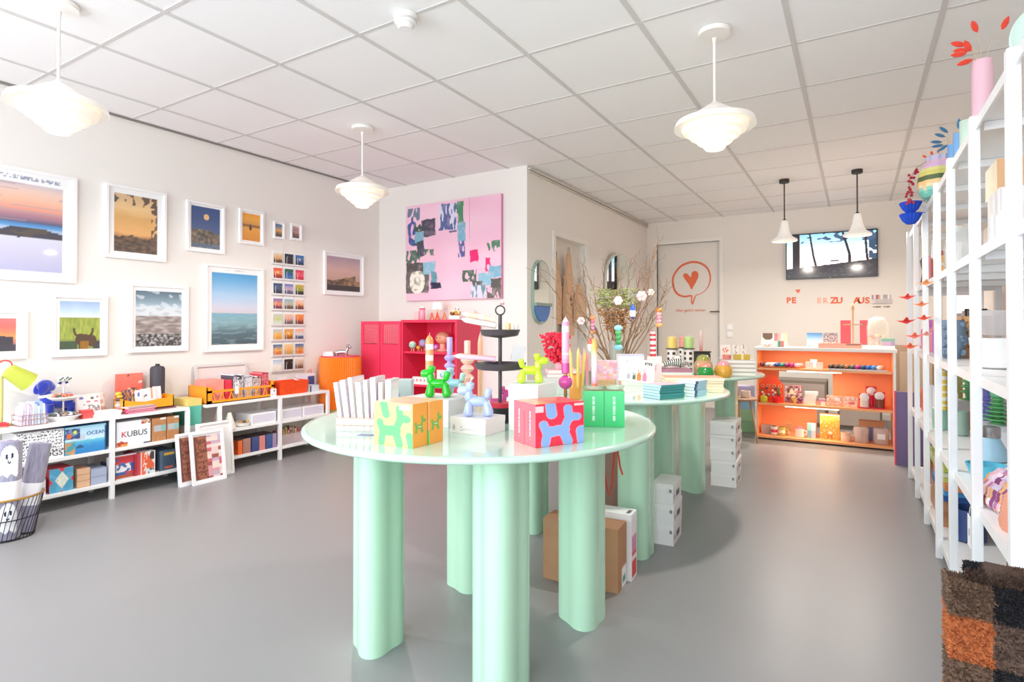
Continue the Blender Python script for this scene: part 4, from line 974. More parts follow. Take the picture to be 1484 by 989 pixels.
def p_sea2(s, t):
    if t < .22: return mix('3e3c3e', 'd9d4d0', max(0, .3 + nz(s, t * 1.4, 20, 3)))
    if t < .55: return mix('8a7d7a', 'c9bfba', .4 + nz(s * .7, t * 3, 9, 4))
    if t < .7: return 'dbe0e4' if nz(s, t * 3, 6, 2) > -.2 else 'c4ccd2'
    c = ramp([(.7, 'c6d2da'), (.8, '8fa6b4'), (1, '5f7482')], t)
    return mix(c, 'e4ecf0', .6) if nz((s - t) * 1.2, (t + s * .4) * 3, 4, 6) > .12 else c
framed('framed photograph of foaming grey surf under streaked clouds', 2.026, 2.436, .912, 1.402, p_sea2, (.04, .045, .04, .045), .018, 96)
def p_calm(s, t):
    if t > .44: return ramp([(.44, 'd6c8d0'), (.52, 'cfd2e2'), (.7, 'a9cbe8'), (1, '4f9fd6')], t + .015 * nz(s, t * 3, 4))
    c = ramp([(0, '4a5f68'), (.15, '567078'), (.3, '86acb4'), (.44, '7fb0c4')], t)
    return mix(c, 'a9c4c8', .35) if nz(s * .8, t * 6, 6, 8) > .2 else c
def sea_text(x, y, w, h):
    if h - .042 < y < h - .028 and .18 < x < w - .17 and nz(x, y, 90, 1) > 0: return 'bcbcc4'
framed('tall framed photograph of a calm blue sea beside the postcard rack', 2.568, 3.082, .895, 1.595, p_calm, (.055, .055, .055, .06), .018, 100, sea_text)
# ---------------------------------------------------------------- postcard rack on the wall
t = thing('postcard_rack', 'tall white wire wall rack filled with postcards', 'rack', (XL + .001, 3.343, .68), radians(90))
wire = M('e8e6e4', .35, .3)
rackw, rackh = .35, 1.085
RK = 8
for i in range(3):
    g = G(); x = (i - 1) * .115; g.box(x - .054, x + .054, -.004, -.001, 0, rackh); g.make('back_panel', M('f5f3f1', .4), t, smooth=False)
for k in range(RK):
    z = .02 + k * rackh / RK
    g = G(); g.box(-rackw / 2, rackw / 2, -.026, -.022, z, z + .012); g.box(-rackw / 2, rackw / 2, -.026, -.004, z - .003, z); g.make('pocket', wire, t, smooth=False)
g = G()
for i in range(3):
    for dx in (-.034, .034):
        for k in range(RK):
            z = .02 + k * rackh / RK; x = (i - 1) * .115 + dx; g.tube([(x, -.026, z), (x, -.027, z + .07), (x * 1 + (.012 if dx < 0 else -.012), -.027, z + .075)], .0016, 5)
g.make('wire_loop', wire, t)
PC = [[('f1ead8', 'f0efe4', 'a9c3dc'), ('2a2624', '2c2826', '3a3430'), ('7a564a', 'caa890', 'e8dcd0')],
      [('d97a3c', 'f0b060', '4a6fa0'), ('c9a050', 'f0b060', 'f0d0a0'), ('e08038', 'f0a050', '3f70b0')],
      [('e0a040', 'f0b850', 'b8c4d8'), ('a05a20', 'f0a030', 'd8a060'), ('4a5878', 'e0e0e4', 'f0a080')],
      [('d8dcd0', 'c8cc80', 'c8ccc8'), ('6a5a58', 'e0a090', 'f0c8b0'), ('7a3020', 'e07038', 'f09840')],
      [('7a3a50', 'f09060', '8a70b0'), ('6a5a48', 'c8b8a0', '90b8c8'), ('7a3828', 'f0a870', 'f0d8d0')],
      [('2c3448', '4a5a7c', '3c4c74'), ('5a5f80', 'd8b0c0', '6a78b8'), ('2c2c22', '98a040', 'd0b040')],
      [('a03020', 'f0884a', 'e85840'), ('4a7ab0', '2f5fa0', '306830'), ('d03048', 'f06070', 'd84058')],
      [('6a4a38', 'e0a868', 'f0e0d0'), ('2c2a2c', '30343a', '2a2c30'), ('2a3c54', '3c6ca0', '3c74b0')]]
WORDS = [['grey surf', 'black', 'pebble beach'], ['blue topped sunset', 'golden dunes', 'orange and blue sunset'], ['yellow field', 'amber sun', 'harbour at dusk'], ['pale meadow', 'rosy boat', 'red evening'], ['violet dusk', 'village street', 'brown dunes'], ['dark blue sea', 'lilac shore', 'olive road'], ['red sun', 'blue window with green leaves', 'crimson sky'], ['cream beach', 'charcoal', 'blue moon']]
for k in range(RK):
    for i in range(3):
        c0, c1, c2 = PC[k][i]
        fn = lambda s, u, c0=c0, c1=c1, c2=c2, k=k, i=i: ('f3d8a0' if hypot((s - .5) * .7, u - .62) < .1 and (k, i) in ((7, 2), (6, 0), (2, 1)) else ramp([(0, c0), (.3, c0), (.5, c1), (1, c2)], u + .12 * nz(s, u, 5, k * 3 + i)))
        o = pbox('postcard', .092, .0025, .102, 'f2efec', {'F': fn}, PR(.35, .2), None, (XL + .016, 3.343 + (i - 1) * .115, .68 + .0205 + k * rackh / RK + .0003), 0, 15, rot=(radians(-3), 0, radians(90)))
        tag(o, '%s postcard in %s row from the floor of the wall rack' % (WORDS[k][i], NTH[k]), 'postcard', 'postcards in the wall rack')
g = G(); g.tube([(-.05, -.004, rackh), (-.05, -.006, rackh + .06), (.0, -.006, rackh + .075)], .0014, 5); g.make('hanging_wire', wire, t)
# ---------------------------------------------------------------- pink abstract canvas
t = thing('wall_picture', 'large square pink abstract painting with blue and green patches above the red cabinet', 'painting', (-3.395, YP - .0008, 1.36))
w, h = 1.165, .975
BL = [(.02, .97, .16, .7, '6f7f94', 1), (.03, .86, .12, .55, '46569a', 1), (.1, .8, .2, .55, '3c5a4c', 1), (.18, .83, .33, .64, '4a4656', 0), (.1, .7, .2, .58, '7fb2c4', 0), (.13, .6, .2, .42, '4b4a5a', 0), (.2, .5, .32, .43, '56765e', 1), (.0, .36, .2, .26, '55524e', 0), (.0, .5, .16, .36, '56705f', 1), (.0, .26, .26, .02, '6b6560', 2), (.2, .36, .33, .22, '8cbfd2', 0), (.28, .25, .35, .12, '5f97a4', 0), (.28, .13, .39, .06, '2c2848', 0),
      (.37, .97, .56, .69, '5a6496', 3), (.48, .68, .56, .66, '3f4a7a', 0), (.56, .98, .63, .85, '4b8a62', 0), (.57, .85, .63, .75, '4c8a64', 0), (.57, .75, .65, .55, '7bb0c6', 0), (.58, .55, .64, .38, '5a5f98', 1), (.7, .45, .78, .33, 'ee1f70', 0), (.85, .36, .9, .22, 'ea2a76', 1), (.87, .53, .99, .42, '4f8260', 1), (.88, .27, 1, .15, '7fb6cc', 0), (.62, .24, .76, .12, '4a6450', 1), (.78, .2, .9, .07, '8fc0d4', 0), (.72, .12, .82, -.02, '4f5f5a', 1), (.7, .08, .85, -.05, '6f949c', 3), (.9, .14, 1, .05, '5a5650', 0), (.86, .05, 1, -.06, '6a645a', 1)]
def canvas(s, t_):
    jx = .012 * nz(s, t_, 16, 1)
    c = mix('f3bcd2', 'f7cbdc', .5 + nz(s, t_, 4, 2))
    for x0, z1, x1, z0, col, k in BL:
        z0_, z1_ = .06 + z0 * .94, .06 + z1 * .94
        if x0 + jx < s < x1 + jx and z0_ + jx < t_ < z1_ + jx:
            if k == 1 and nz(s * 2.4, t_, 14, 3) > .16: continue
            if k == 3: 
                if nz(s * 4, t_ * .8, 12, 5) > .06: c = 'dcd8ea'; continue
            if k == 2 and hypot((s - .13) * 1.5, t_ - .2) < .13: c = mix('f1eee0', 'a89f8c', max(0, nz(s, t_, 26, 2) * 1.6)); continue
            c = mix(col, 'f3c9da', max(0, .6 * nz(s, t_, 22, 7)))
    if abs(s - .69) < .002 and t_ > .6: return 'd090ac'
    return c
g = G('e58ab0'); g.box(-w / 2, w / 2, -.035, 0, 0, h, 'e08db2'); g.art((-w / 2, -.0355, 0), (w, 0, 0), (0, 0, h), canvas, 210, 176); g.make('canvas', PR(.55, 0, 0, .25), t, smooth=False)
text('wall', .03, M('c04a6a', .6), t, (w / 2 - .01, -.002, -.05), (pi / 2, 0, 0), 'wall_label')
# ---------------------------------------------------------------- mirrors and paper bags on the middle wall
def mirror(lab, y, z, w, h, rimc, shelf=None, off=0, ang=0):
    t = thing('pill_mirror', lab, 'mirror', (XC + .0008 + off, y, z), radians(90) - ang)
    n = 24; r = w / 2
    out = [(r * cos(a), h / 2 - r + r * sin(a)) for a in [pi * i / n for i in range(n + 1)]] + [(r * cos(a), -h / 2 + r + r * sin(a)) for a in [pi + pi * i / n for i in range(n + 1)]]
    g = G(); m = Matrix(((1, 0, 0, 0), (0, 0, -1, 0), (0, 1, 0, 0), (0, 0, 0, 1)))
    g.prism([(x * 1.0, y_) for x, y_ in out], 0, .022, mat=m); g.make('rim', M(rimc, .4), t)
    g = G(); k = .93; g.prism([(x * k, y_ * (1 - (1 - k) * w / h)) for x, y_ in out], .022, .024, mat=m); g.make('mirror_glass', M('dfe4de', .03, 1), t)
    if shelf:
        g = G(); lo_ = [(r * .9 * cos(a), -h / 2 + r + r * .9 * sin(a)) for a in [pi + pi * i / n for i in range(n + 1)]]; g.prism(lo_, .024, .034, mat=m); o = g.make('lower_panel', M('4a7cc4', .35), t); o['label'] = 'blue half round lower panel'
        g = G(); g.box(-r * .95, r * .95, -.05, -.022, -h / 2 + r, -h / 2 + r + .03); g.make('ledge', M('8fa39c', .4), t, smooth=False)
mirror('pill shaped mirror with a sage rim and a blue lower panel at the wall corner', 4.735, 1.424, .33, .6, '9db8a8', True)
mirror('tall rounded mirror without a blue panel behind the twigs', 6.62, 1.6, .6, .78, 'd8d8cc', None, .085, .26)
slab('wall_key_plate', 'switch', 'small dark switch plate low on the middle wall', .05, .01, .09, (XC + .006, 7.25, .98), radians(90), '6a625a')
bagm = M('d6b090', .8, bump=.1, bscale=30)
for i, (y, z0, z1, w_, dz, off) in enumerate(((5.22, 1.12, 1.80, .2, .0, .0), (5.42, 1.0, 1.86, .2, .0, .05), (5.58, 1.15, 1.55, .22, .0, .101))):
    t = thing('paper_bag', ['brown paper bag hanging on the cream door, nearest the mirror', 'brown paper bag with a dark stamp hanging in the middle of the cream door', 'brown paper bag hanging on the cream door, farthest from the mirror'][i], 'paper bag', (XC - .075 + off, y, z0), radians(90), 'brown paper bags')
    h_ = z1 - z0; g = G(); 
    g.skin([[V((-w_ / 2, -.02, 0)), V((w_ / 2, -.02, 0)), V((w_ / 2, .02, 0)), V((-w_ / 2, .02, 0))], [V((-w_ / 2, -.025, h_ * .5)), V((w_ / 2, -.025, h_ * .5)), V((w_ / 2, .02, h_ * .5)), V((-w_ / 2, .02, h_ * .5))], [V((-w_ * .18, -.012, h_)), V((w_ * .14, -.012, h_)), V((w_ * .14, .012, h_)), V((-w_ * .18, .012, h_))]])
    g.make('bag_body', bagm, t, smooth=False)
    g = G(); g.tube([(-.02, 0, h_ - .01), (-.015, 0, h_ + .07), (.015, 0, h_ + .07), (.02, 0, h_ - .01)], .004, 6); g.make('handle', M('b08a68', .8), t)
    if i == 1:
        g = G(); g.cb((.0, -.0262, h_ * .45), (.05, .001, .04)); g.cb((.01, -.0262, h_ * .38), (.03, .001, .02)); o = g.make('stamp', M('4a3a30', .7), t, smooth=False)
# ---------------------------------------------------------------- television and wall sign
p0, p1 = ony(1139, 404, YB - .045), ony(1272, 333, YB - .045)
tx, tz, tw_, th_ = (p0.x + p1.x) / 2, (p0.z + p1.z) / 2, p1.x - p0.x, .565
t = thing('wall_mounted_television', 'flat black television showing trees by pale water, mounted above the counter', 'television', (tx, YB - .0008, tz))
g = G(); g.box(-tw_ / 2, tw_ / 2, -.05, -.012, -th_ / 2, th_ / 2, bev=.004); g.box(-.2, .2, -.012, 0, -.15, .15); g.make('body', M('1b1b1d', .3), t, smooth=False)
def tv(s, u):
    gl = .2 + .16 * s + .02 * nz(s, 0, 12)
    if .07 < s < .155: return '2c2426'
    if u < gl: return '2b2629' if nz(s, u, 20) < .2 else '3a3334'
    for x0, x1, x2, w_ in ((.27, .32, .38, .011), (.64, .73, .735, .014), (.88, .9, .93, .012)):
        xx = x0 + (x1 - x0) * (1 - u) * 1.6 if u > .5 else x1 - (x1 - x0) * .2 + (x2 - x1) * (.5 - u) * 2
        if abs(s - xx) < w_ * (1.3 - .4 * u): return '2a2224'
    if u > .78 and nz(s, u, 13, 3) > .1 + .9 * abs(s - .6) * (s < .6): return '3c5068'
    if s > .92 and nz(s, u, 14, 4) > -.2: return '33455c'
    if abs(u - .36) < .015 and .5 < s < .6: return '4a4a50'
    return ramp([(.2, 'd8d0dc'), (.45, 'e8dce0'), (.6, 'cfe0ec'), (.8, 'a8cce6'), (1, '7fb4d8')], u + .03 * nz(s, u, 5))
g = G(); g.art((-tw_ / 2 + .012, -.0508, -th_ / 2 + .02), (tw_ - .024, 0, 0), (0, 0, th_ - .034), tv, 180, 100); o = g.make('screen', PR(.12, .05, .9), t, smooth=False)
g = G(); g.cb((0, -.051, -th_ / 2 + .01), (.014, .003, .006)); g.make('brand_mark', M('c8c4c0', .4), t, smooth=False)
sm = M('ea6a3e', .5); sf = M('f3b79c', .5); yw = YB - .002
t = thing('wall_sign', 'orange sign lettering with a small heart on the wall under the television', 'sign', (0, YB, 0))
for s_, px, m_, sz in (('P', 1143, sm, .1), ('E', 1150.5, sm, .1), ('E', 1187, sf, .09), ('R', 1196, sf, .09), ('Z', 1208, sm, .105), ('U', 1216.5, sm, .1), ('A', 1241.5, sm, .1), ('U', 1248, sm, .1), ('S', 1257, sm, .1)):
    p = ony(px, 436, yw); text(s_, sz, m_, t, (p.x, -.0015, p.z), (pi / 2, 0, 0), 'letter', .0012, bold=.004)
p = ony(1156.5, 422, yw); g = G(); q = [(0, -.03), (-.022, 0), (-.026, .014), (-.014, .022), (0, .012), (.014, .022), (.026, .014), (.022, 0)]
g.prism(q, 0, .003, mat=Matrix.Translation((p.x, -.0005, p.z)) @ Matrix(((1, 0, 0, 0), (0, 0, -1, 0), (0, 1, 0, 0), (0, 0, 0, 1)))); g.make('heart', sm, t, smooth=False)
# clear wall holder with cards right of the sign
a, b = ony(1262, 440, yw), ony(1292, 427, yw)
t = thing('wall_card_rail', 'clear wall holder with striped cards beside the orange lettering', 'card holder', ((a.x + b.x) / 2, YB - .0008, a.z)); w_ = b.x - a.x
g = G(); g.box(-w_ / 2, w_ / 2, -.03, -.028, 0, .05); g.box(-w_ / 2, w_ / 2, -.03, 0, -.003, 0); g.make('holder', GLASS('f0ece8', .05, .4), t, smooth=False)
g = G(); g.art((-w_ / 2 + .01, -.014, 0), (w_ - .02, 0, 0), (0, 0, .1), lambda s, u: ['a77f98', 'f0dcc8', '7f6a88', 'e7a27a', 'f4ece4', '8fb0a8', 'c79ab0', 'f4ece4'][int(s * 8) % 8], 16, 4); g.box(-w_ / 2 + .01, w_ / 2 - .01, -.013, -.003, 0, .1, 'eee6e0'); g.make('card_print', PR(.4), t, smooth=False)
p = ony(1270, 445, yw); g = G()
for k, (dx, w2) in enumerate(((-.05, .03), (-.01, .05), (.05, .025), (.085, .035))): g.cb((p.x - (a.x + b.x) / 2 + .03 + dx, -.002, p.z - a.z), (w2, .0015, .018 if k % 2 else .012))
g.make('small_print', M('9a7f78', .6), t, smooth=False)
t = thing('light_switch', 'white double light switch beside the heart door', 'switch', (ony(1058, 484, YB).x, YB - .0008, .95))
for z in (0, .1):
    g = G(); g.box(-.04, .04, -.012, 0, z, z + .08, bev=.003); g.make('plate', M('f6f3ee', .4), t, smooth=False); g = G(); g.box(-.026, .026, -.017, -.012, z + .014, z + .066, bev=.002); g.make('rocker', M('fbf9f6', .3), t, smooth=False)
# ---------------------------------------------------------------- goods on the low benches
ZB = .5245; ZM = .3175; ZL = .1075; XFR = -4.075
R90 = radians(90)
def span(px0, px1, x): return onx(px0, 500, x).y, onx(px1, 500, x).y
def shelfbox(name, cat, lab, px0, px1, h, z, base, arts=None, depth=.2, x=XFR, grp=None, m=None, n=30):
    """box on a bench with its printed face to the room; px0..px1 measured on the photo at that face"""
    y0, y1 = span(px0, px1, x); w = y1 - y0 - .001
    return slab(name, cat, lab, w, depth, h, (x - depth / 2, (y0 + y1) / 2, z), R90, base, arts, grp, m, n), (x, (y0 + y1) / 2, w)
# --- games and books on the boards
def dogs(s, t):
    if t > .22 or s < .42: return '4a484c' if nz(s * 1.9, t, 26, 3) > .13 and abs((t * 9) % 1 - .5) < .36 else 'f4f3f4'
    return 'f4f3f4'
o, q = shelfbox('puzzle_box', 'game box', 'white game box covered in tiny dog drawings on the upper board of the bench', 24, 94, .168, ZM, 'eeeeee', {'F': dogs}, n=150)
text('DOGS', .046, M('3a3a42', .5), o, (.045, -.1008, .026), (pi / 2, 0, 0))
def ocean(s, t):
    if t > .93: return 'a9dcec'
    if s > .97: return '245a94'
    if hypot((s - .1) * 1.6, t - .68) < .1: return 'e2703c'
    if hypot((s - .24) * 1.6, t - .8) < .07: return 'd2dc5c'
    if s < .36 and t > .56: return '3a4f7c' if nz(s, t, 9, 2) > -.1 else '6e8ab4'
    if s < .24 and t < .45: return 'c79a6a' if nz(s, t, 8, 4) > 0 else '4fa0b0'
    if .28 < s < .48 and .5 < t < .7: return 'c3cede'
    if .26 < s < .45 and .2 < t < .32 and t < .34 - abs(s - .36): return '3a5a84'
    if t > .52: return ramp([(.52, 'cfe6f2'), (1, 'a9d2ec')], t)
    return ramp([(0, '2f7fc0'), (.3, '3f9ad4'), (.46, '6fc4dc'), (.52, 'e4f4f6')], t + .03 * nz(s, t, 8))
o, q = shelfbox('puzzle_box', 'game box', 'blue game box reading ocean with sea creatures', 95, 154.5, .168, ZM, '3f8fc8', {'F': ocean}, n=110)
text('OCEAN', .031, M('2c5f9c', .5), o, (q[2] * .26, -.1008, .118), (pi / 2, 0, 0))
def kub(s, t):
    if (s > .72 and t > .82 and nz(s, t, 16, 1) > -.15): return pick(['b5443c', 'c99a6a', '8f3f44', 'e0a07a'], s, t, 14, 1)
    if s < .32 and t < .2 + .1 * nz(s, 0, 6) and t < .24 - abs(s - .15) * .5: return pick(['c4403c', 'e0a04a', 'd85a5a', 'b83a50'], s, t, 14, 2)
    if s > .78 and t < .06: return '6a6a70'
    return 'f4f4f8'
o, q = shelfbox('puzzle_box', 'game box', 'white game box reading kubus', 170, 219, .16, ZM, 'e9e9ee', {'F': kub}, n=90)
text('UBUS', .052, M('4a4a50', .5), o, (.02, -.1008, .075), (pi / 2, 0, 0)); text('K', .052, M('cc3440', .5), o, (-.06, -.1008, .075), (pi / 2, 0, 0))
def kraftlab(s, t): return ('b8bcc0' if s < .62 else '8fb8b0') if .4 < t < .68 and s > .12 else ('f0e6e0' if t > .93 and s > .6 else mix('b97d50', 'c48a5c', .5 + nz(s, t, 6)))
shelfbox('kraft_box', 'box', 'brown box with a grey label right beside the kubus game', 221, 241.5, .155, ZM, 'b07848', {'F': kraftlab})
shelfbox('kraft_box', 'box', 'brown box with a grey label at the bench end, farther from the kubus game', 242.5, 260, .155, ZM, 'b07848', {'F': kraftlab})
for i in range(2):
    shelfbox('storage_carton', 'carton', 'pale lilac carton, %s of the pair beside the rolled blankets' % ('lower', 'upper')[i], 22, 68, .047, ZL + .0475 * i, 'd4d0dc', {'F': lambda s, t: 'dcd8e2' if t < .92 else 'b8b2c2'}, .18, XFR, 'lilac cartons')
def diamond(s, t):
    if abs(s - .52) * 1.25 + abs(t - .5) < .36: return 'e8ecdc' if nz(s * 3, t * .5, 14) < .2 else 'c9d2c2'
    if abs(s - .52) * 1.25 + abs(t - 1.02) < .2 or abs(s - 1.02) * 1.2 + abs(t - .5) < .16 or abs(s) * 1.2 + abs(t - .45) < .16 or abs(s - .52) + abs(t + .02) < .08: return 'd83c44'
    return '4fa2c4' if nz(s, t, 3) > 0 else '62aed0'
shelfbox('gift_box', 'box', 'blue box with a white diamond and red corners on the lower board', 73, 108, .142, ZL, '4a9cc0', {'F': diamond, 'T': lambda s, t: 'c43c48', 'L': lambda s, t: 'b0343f' if s > .6 else '4a90b4'}, .16, n=44)
for i in range(3):
    shelfbox('wooden_box', 'box', 'small pale wooden box, %s of the three beside the white diamond box' % ('lowest', 'middle', 'topmost')[i], 113, 132, .038, ZL + .0385 * i, 'd9ab88', {'F': lambda s, t: 'e0b490' if t > .08 else 'b88a68'}, .15, XFR, 'small wooden boxes')
for i in range(2):
    shelfbox('storage_carton', 'carton', 'blue grey carton, %s of the pair by the bench leg' % ('lower', 'upper')[i], 133, 156, .05, ZL + .0505 * i, 'a3adc4', {'F': lambda s, t: 'aab4ca' if t < .9 else '8d97b0'}, .17, XFR, 'blue grey cartons')
shelfbox('dark_box', 'box', 'narrow dark blue box left of the red and blue book', 166, 169, .1, ZL, '3a4670', None, .18)
def bk1(s, t):
    if t > .6: return 'd84048' if nz(s, t, 6, 2) > -.3 else '4a74b8'
    if .25 < s < .8 and .25 < t < .62: return 'f2eef0' if nz(s, t, 12, 5) > -.1 else '4a68a8'
    if t < .14: return 'a8543c'
    return '3f62a8' if s < .62 or t > .3 else 'c84858'
slab('book', 'book', 'red and blue picture book standing face out on the lower board', .17, .02, .15, (XFR - .035, (span(170, 193, XFR)[0] + span(170, 193, XFR)[1]) / 2, ZL), R90, 'f3f1f2', {'F': lambda s, t: 'f3eef0' if s < .04 or s > .96 or t > .96 else bk1(s, t)}, None, PR(.3, .3), 36)
for i, (px, cc) in enumerate(((196.5, 'a83440'), (199.5, 'c84450'), (202.5, 'd9565c'))):
    shelfbox('book', 'book', 'red book spine, %s from the red and blue picture book' % NTH[i], px, px + 2.8, .14 + .004 * i, ZL, cc, None, .16, XFR - .01, 'red book spines')
def bk2(s, t):
    if s > .6 and t > .62 and hypot(s - .8, t - .8) < .2: return '4a3c40'
    if t < .25 and s > .3: return 'd9dce0' if nz(s, t, 8) > -.2 else '3f4048'
    if .1 < s < .42 and t > .15 and nz(s, t, 10, 4) > .05: return 'f2e4da'
    return 'e9643c' if s + t < 1.35 else 'e8e2de'
shelfbox('book', 'book', 'orange picture book with a black and white bird on the lower board', 206, 226, .15, ZL, 'f0e8e4', {'F': lambda s, t: 'f3ece8' if s < .03 or s > .95 else bk2(s, t)}, .06, n=36)
shelfbox('game_box', 'box', 'dark slate box with yellow and orange strips on the lower board', 233, 255, .135, ZL, '44566a', {'F': lambda s, t: 'd9b04a' if .76 < t < .9 and .25 < s < .95 else ('d8644a' if .08 < t < .2 and .3 < s < .85 else ('5a6a80' if s < .18 else '46586c'))}, .18)
# --- gap between the benches: stacked boxes
y = 2.335
slab('storage_box', 'box', 'dark green box lowest between the two benches', .1, .2, .28, (-4.2, y, .001), R90, '3f6258', None)
slab('storage_box', 'box', 'grey white box with an olive label between the two benches', .1, .2, .1, (-4.2, y, .282), R90, 'd6d6d4', {'F': lambda s, t: '9a9a52' if .4 < s < .8 and .15 < t < .5 else ('3a3a3a' if s > .6 and t > .85 else 'dad9d7')})
slab('storage_box', 'box', 'teal box near the top between the two benches', .1, .2, .14, (-4.2, y, .3825), R90, '4fb49c', {'F': lambda s, t: mix('4ab09a', '6cc4b0', s)})
slab('storage_box', 'box', 'yellow box topmost between the two benches', .104, .2, .05, (-4.2, y, .523), R90, 'e4d27a', None)
# --- bench top goods
def P(px, x): return onx(px, 500, x).y
# desk lamp
ly = P(3, -4.22)
t = thing('desk_lamp', 'yellow green desk lamp with a red cord at the left end of the bench', 'lamp', (-4.22, ly, ZB))
yg = M('b9c048', .35)
g = G(); g.lathe([(.05, 0), (.05, .008), (.01, .012)], 24); g.make('base', yg, t)
g = G(); g.tube([(0, 0, .01), (0, 0, .285), (0, .03, .285)], .0075, 10); g.make('pole', M('b9b36a', .4), t)
ax_ = Matrix.Translation((.0, .032, .315)) @ Matrix.Rotation(radians(-128), 4, 'X')
g = G(); g.lathe([(.012, -.012), (.04, -.006), (.043, .0), (.058, .115), (.06, .12), (.056, .12), (.038, .005)], 30, mat=ax_); g.make('lamp_shade', yg, t)
g = G(); g.ball((0, .032 + .06, .27), .024); g.make('bulb', M('fdf3d8', .4, emit=1), t)
g = G(); g.tube([(0, .015 + .032 * cos(a), .345 + .032 * sin(a)) for a in [(-.3 + 3.9 * i / 16) for i in range(17)]], .0035, 8); o = g.make('cord_loop', M('d8323c', .4), t); o['label'] = 'red cord loop over the shade'
g = G(); rnd = random.Random(5)
g.tube([(.055 + .036 * cos(a) + .008 * sin(3 * a), -.02 + .036 * sin(a) + .008 * cos(2 * a), .009 + .006 * (1 + sin(2.3 * a))) for a in [2 * pi * i * 3 / 60 for i in range(61)]], .0042, 7); o = g.make('cord', M('d8323c', .4), t); o['label'] = 'coiled red cord'
# wire basket of stationery
y0, y1 = span(24, 66, -4.12); yc = (y0 + y1) / 2
t = thing('wire_basket', 'small rose wire basket of stationery in front of the lamp', 'basket', (-4.13, yc, ZB), R90)
hw_, hd = (y1 - y0) / 2, .05
g = G()
for z in (.003, .035, .062): g.tube([(-hw_, -hd, z), (hw_, -hd, z), (hw_, hd, z), (-hw_, hd, z)], .0018, 6, closed=True)
for i in range(9):
    x = -hw_ + 2 * hw_ * i / 8
    g.tube([(x, -hd, .062), (x, -hd, .003), (x, hd, .003), (x, hd, .062)], .0012, 5)
g.make('basket_body', M('b98f88', .35, .5), t)
for i, cc in enumerate(('e6d6ee', 'd9bfe0', 'efe8f2', 'cbb4dc', 'f2eef4', 'c2d2ec', 'dfe8f4', 'a9c4e8', 'f4f4f6')):
    yy = yc - hw_ + .012 + (2 * hw_ - .024) * i / 8
    slab('notepad', 'notepad', '%s notepad in the small wire basket, counted from the lamp' % NTH[i], .011, .085, .105 + .012 * ((i * 5) % 3), (-4.13, yy, ZB + .0045), R90, cc, {'F': lambda s, t, cc=cc: mix(cc, 'f6f0f6', .6) if nz(s, t * 3, 5, i) > 0 else cc}, 'notepads in the small wire basket', rot=(radians(0), radians(5 - i), R90))
# royal blue dachshund figure
y0, y1 = span(54, 116, -4.315); yc = (y0 + y1) / 2
t = thing('dog_figure', 'royal blue velvet dog figure with a striped collar and curled tail behind the cake stand', 'figurine', (-4.315, yc, ZB), R90)
bl = M('1f36b4', .85, sheen=1, bump=.4, bscale=180)
g = G(); L = (y1 - y0) / 2
g.tube([(-.62 * L, 0, .09), (-.4 * L, 0, .105), (.1 * L, 0, .1), (.5 * L, 0, .105), (.68 * L, 0, .1)], [.02, .048, .046, .05, .025], 18); g.make('body', bl, t)
g = G(); g.tube([(-.5 * L, 0, .1), (-.62 * L, 0, .16), (-.62 * L, 0, .19)], [.042, .03, .024], 14); g.make('neck', bl, t); g = G(); g.tube([(-.575 * L, 0, .137), (-.6 * L, 0, .152)], [.039, .036], 16); o = g.make('collar', M('e9e4dc', .8), t); o['label'] = 'white collar'
g = G(); g.ball((-.62 * L, 0, .205), (.044, .036, .038)); g.tube([(-.62 * L, 0, .205), (-.32 * L, 0, .19), (-.22 * L, 0, .186)], [.034, .026, .016], 14); g.make('head', bl, t)
for s in (-1, 1):
    g = G(); g.ball((-.8 * L, s * .032, .19), (.026, .011, .042), mat=Matrix.Rotation(.5, 4, 'Y')); g.make('ear', bl, t)
    for x in (-.48 * L, .5 * L):
        g = G(); g.tube([(x, s * .026, .09), (x, s * .028, .0)], [.024, .017], 12); g.make('leg', bl, t)
g = G(); g.tube([(.64 * L, 0, .11), (.86 * L, 0, .12), (.98 * L, 0, .1), (.97 * L, 0, .07), (.86 * L, 0, .05)], [.015, .014, .013, .012, .01], 10); g.make('tail', bl, t)
# two tier cake stand with sweets
y0, y1 = span(66, 120, -4.14); yc = (y0 + y1) / 2; r = (y1 - y0) / 2
t = thing('cake_stand', 'white two-tier cake stand with wrapped sweets and a looped handle', 'cake stand', (-4.15, yc, ZB))
cr = M('f5f2ee', .2, coat=.5)
g = G(); g.lathe([(.06, 0), (.06, .006), (r * .7, .012), (r * .98, .03), (r * .96, .034), (r * .6, .02), (.005, .018)], 36); o = g.make('lower_plate', cr, t)
g = G(); g.lathe([(.01, .118), (r * .6, .124), (r * .84, .142), (r * .82, .146), (r * .55, .132), (.005, .13)], 36); g.make('upper_plate', cr, t)
g = G(); g.cyl((0, 0, .018), .0045, .19, 12); g.make('pole', M('e9e6e2', .3, .6), t)
g = G(); n = 14
for i in range(n):
    a, b = pi * i / n, pi * (i + 1) / n; g.tube([(0, .026 * cos(a), .21 + .026 * sin(a)), (0, .026 * cos(b), .21 + .026 * sin(b))], .0075, 10, c='2c3c84' if (i // 3) % 2 else 'f4f0ea')
g.make('handle', PR(.5), t)
g = G(); g.ball((0, 0, .252), (.03, .034, .018), 12, 8, 'e4e8e0'); 
for i in range(8): g.ball((.026, -.028 + .008 * i, .25 + .006 * (i % 3)), .005, 6, 4, '4a5a4a')
g.make('bow', PR(.6), t)
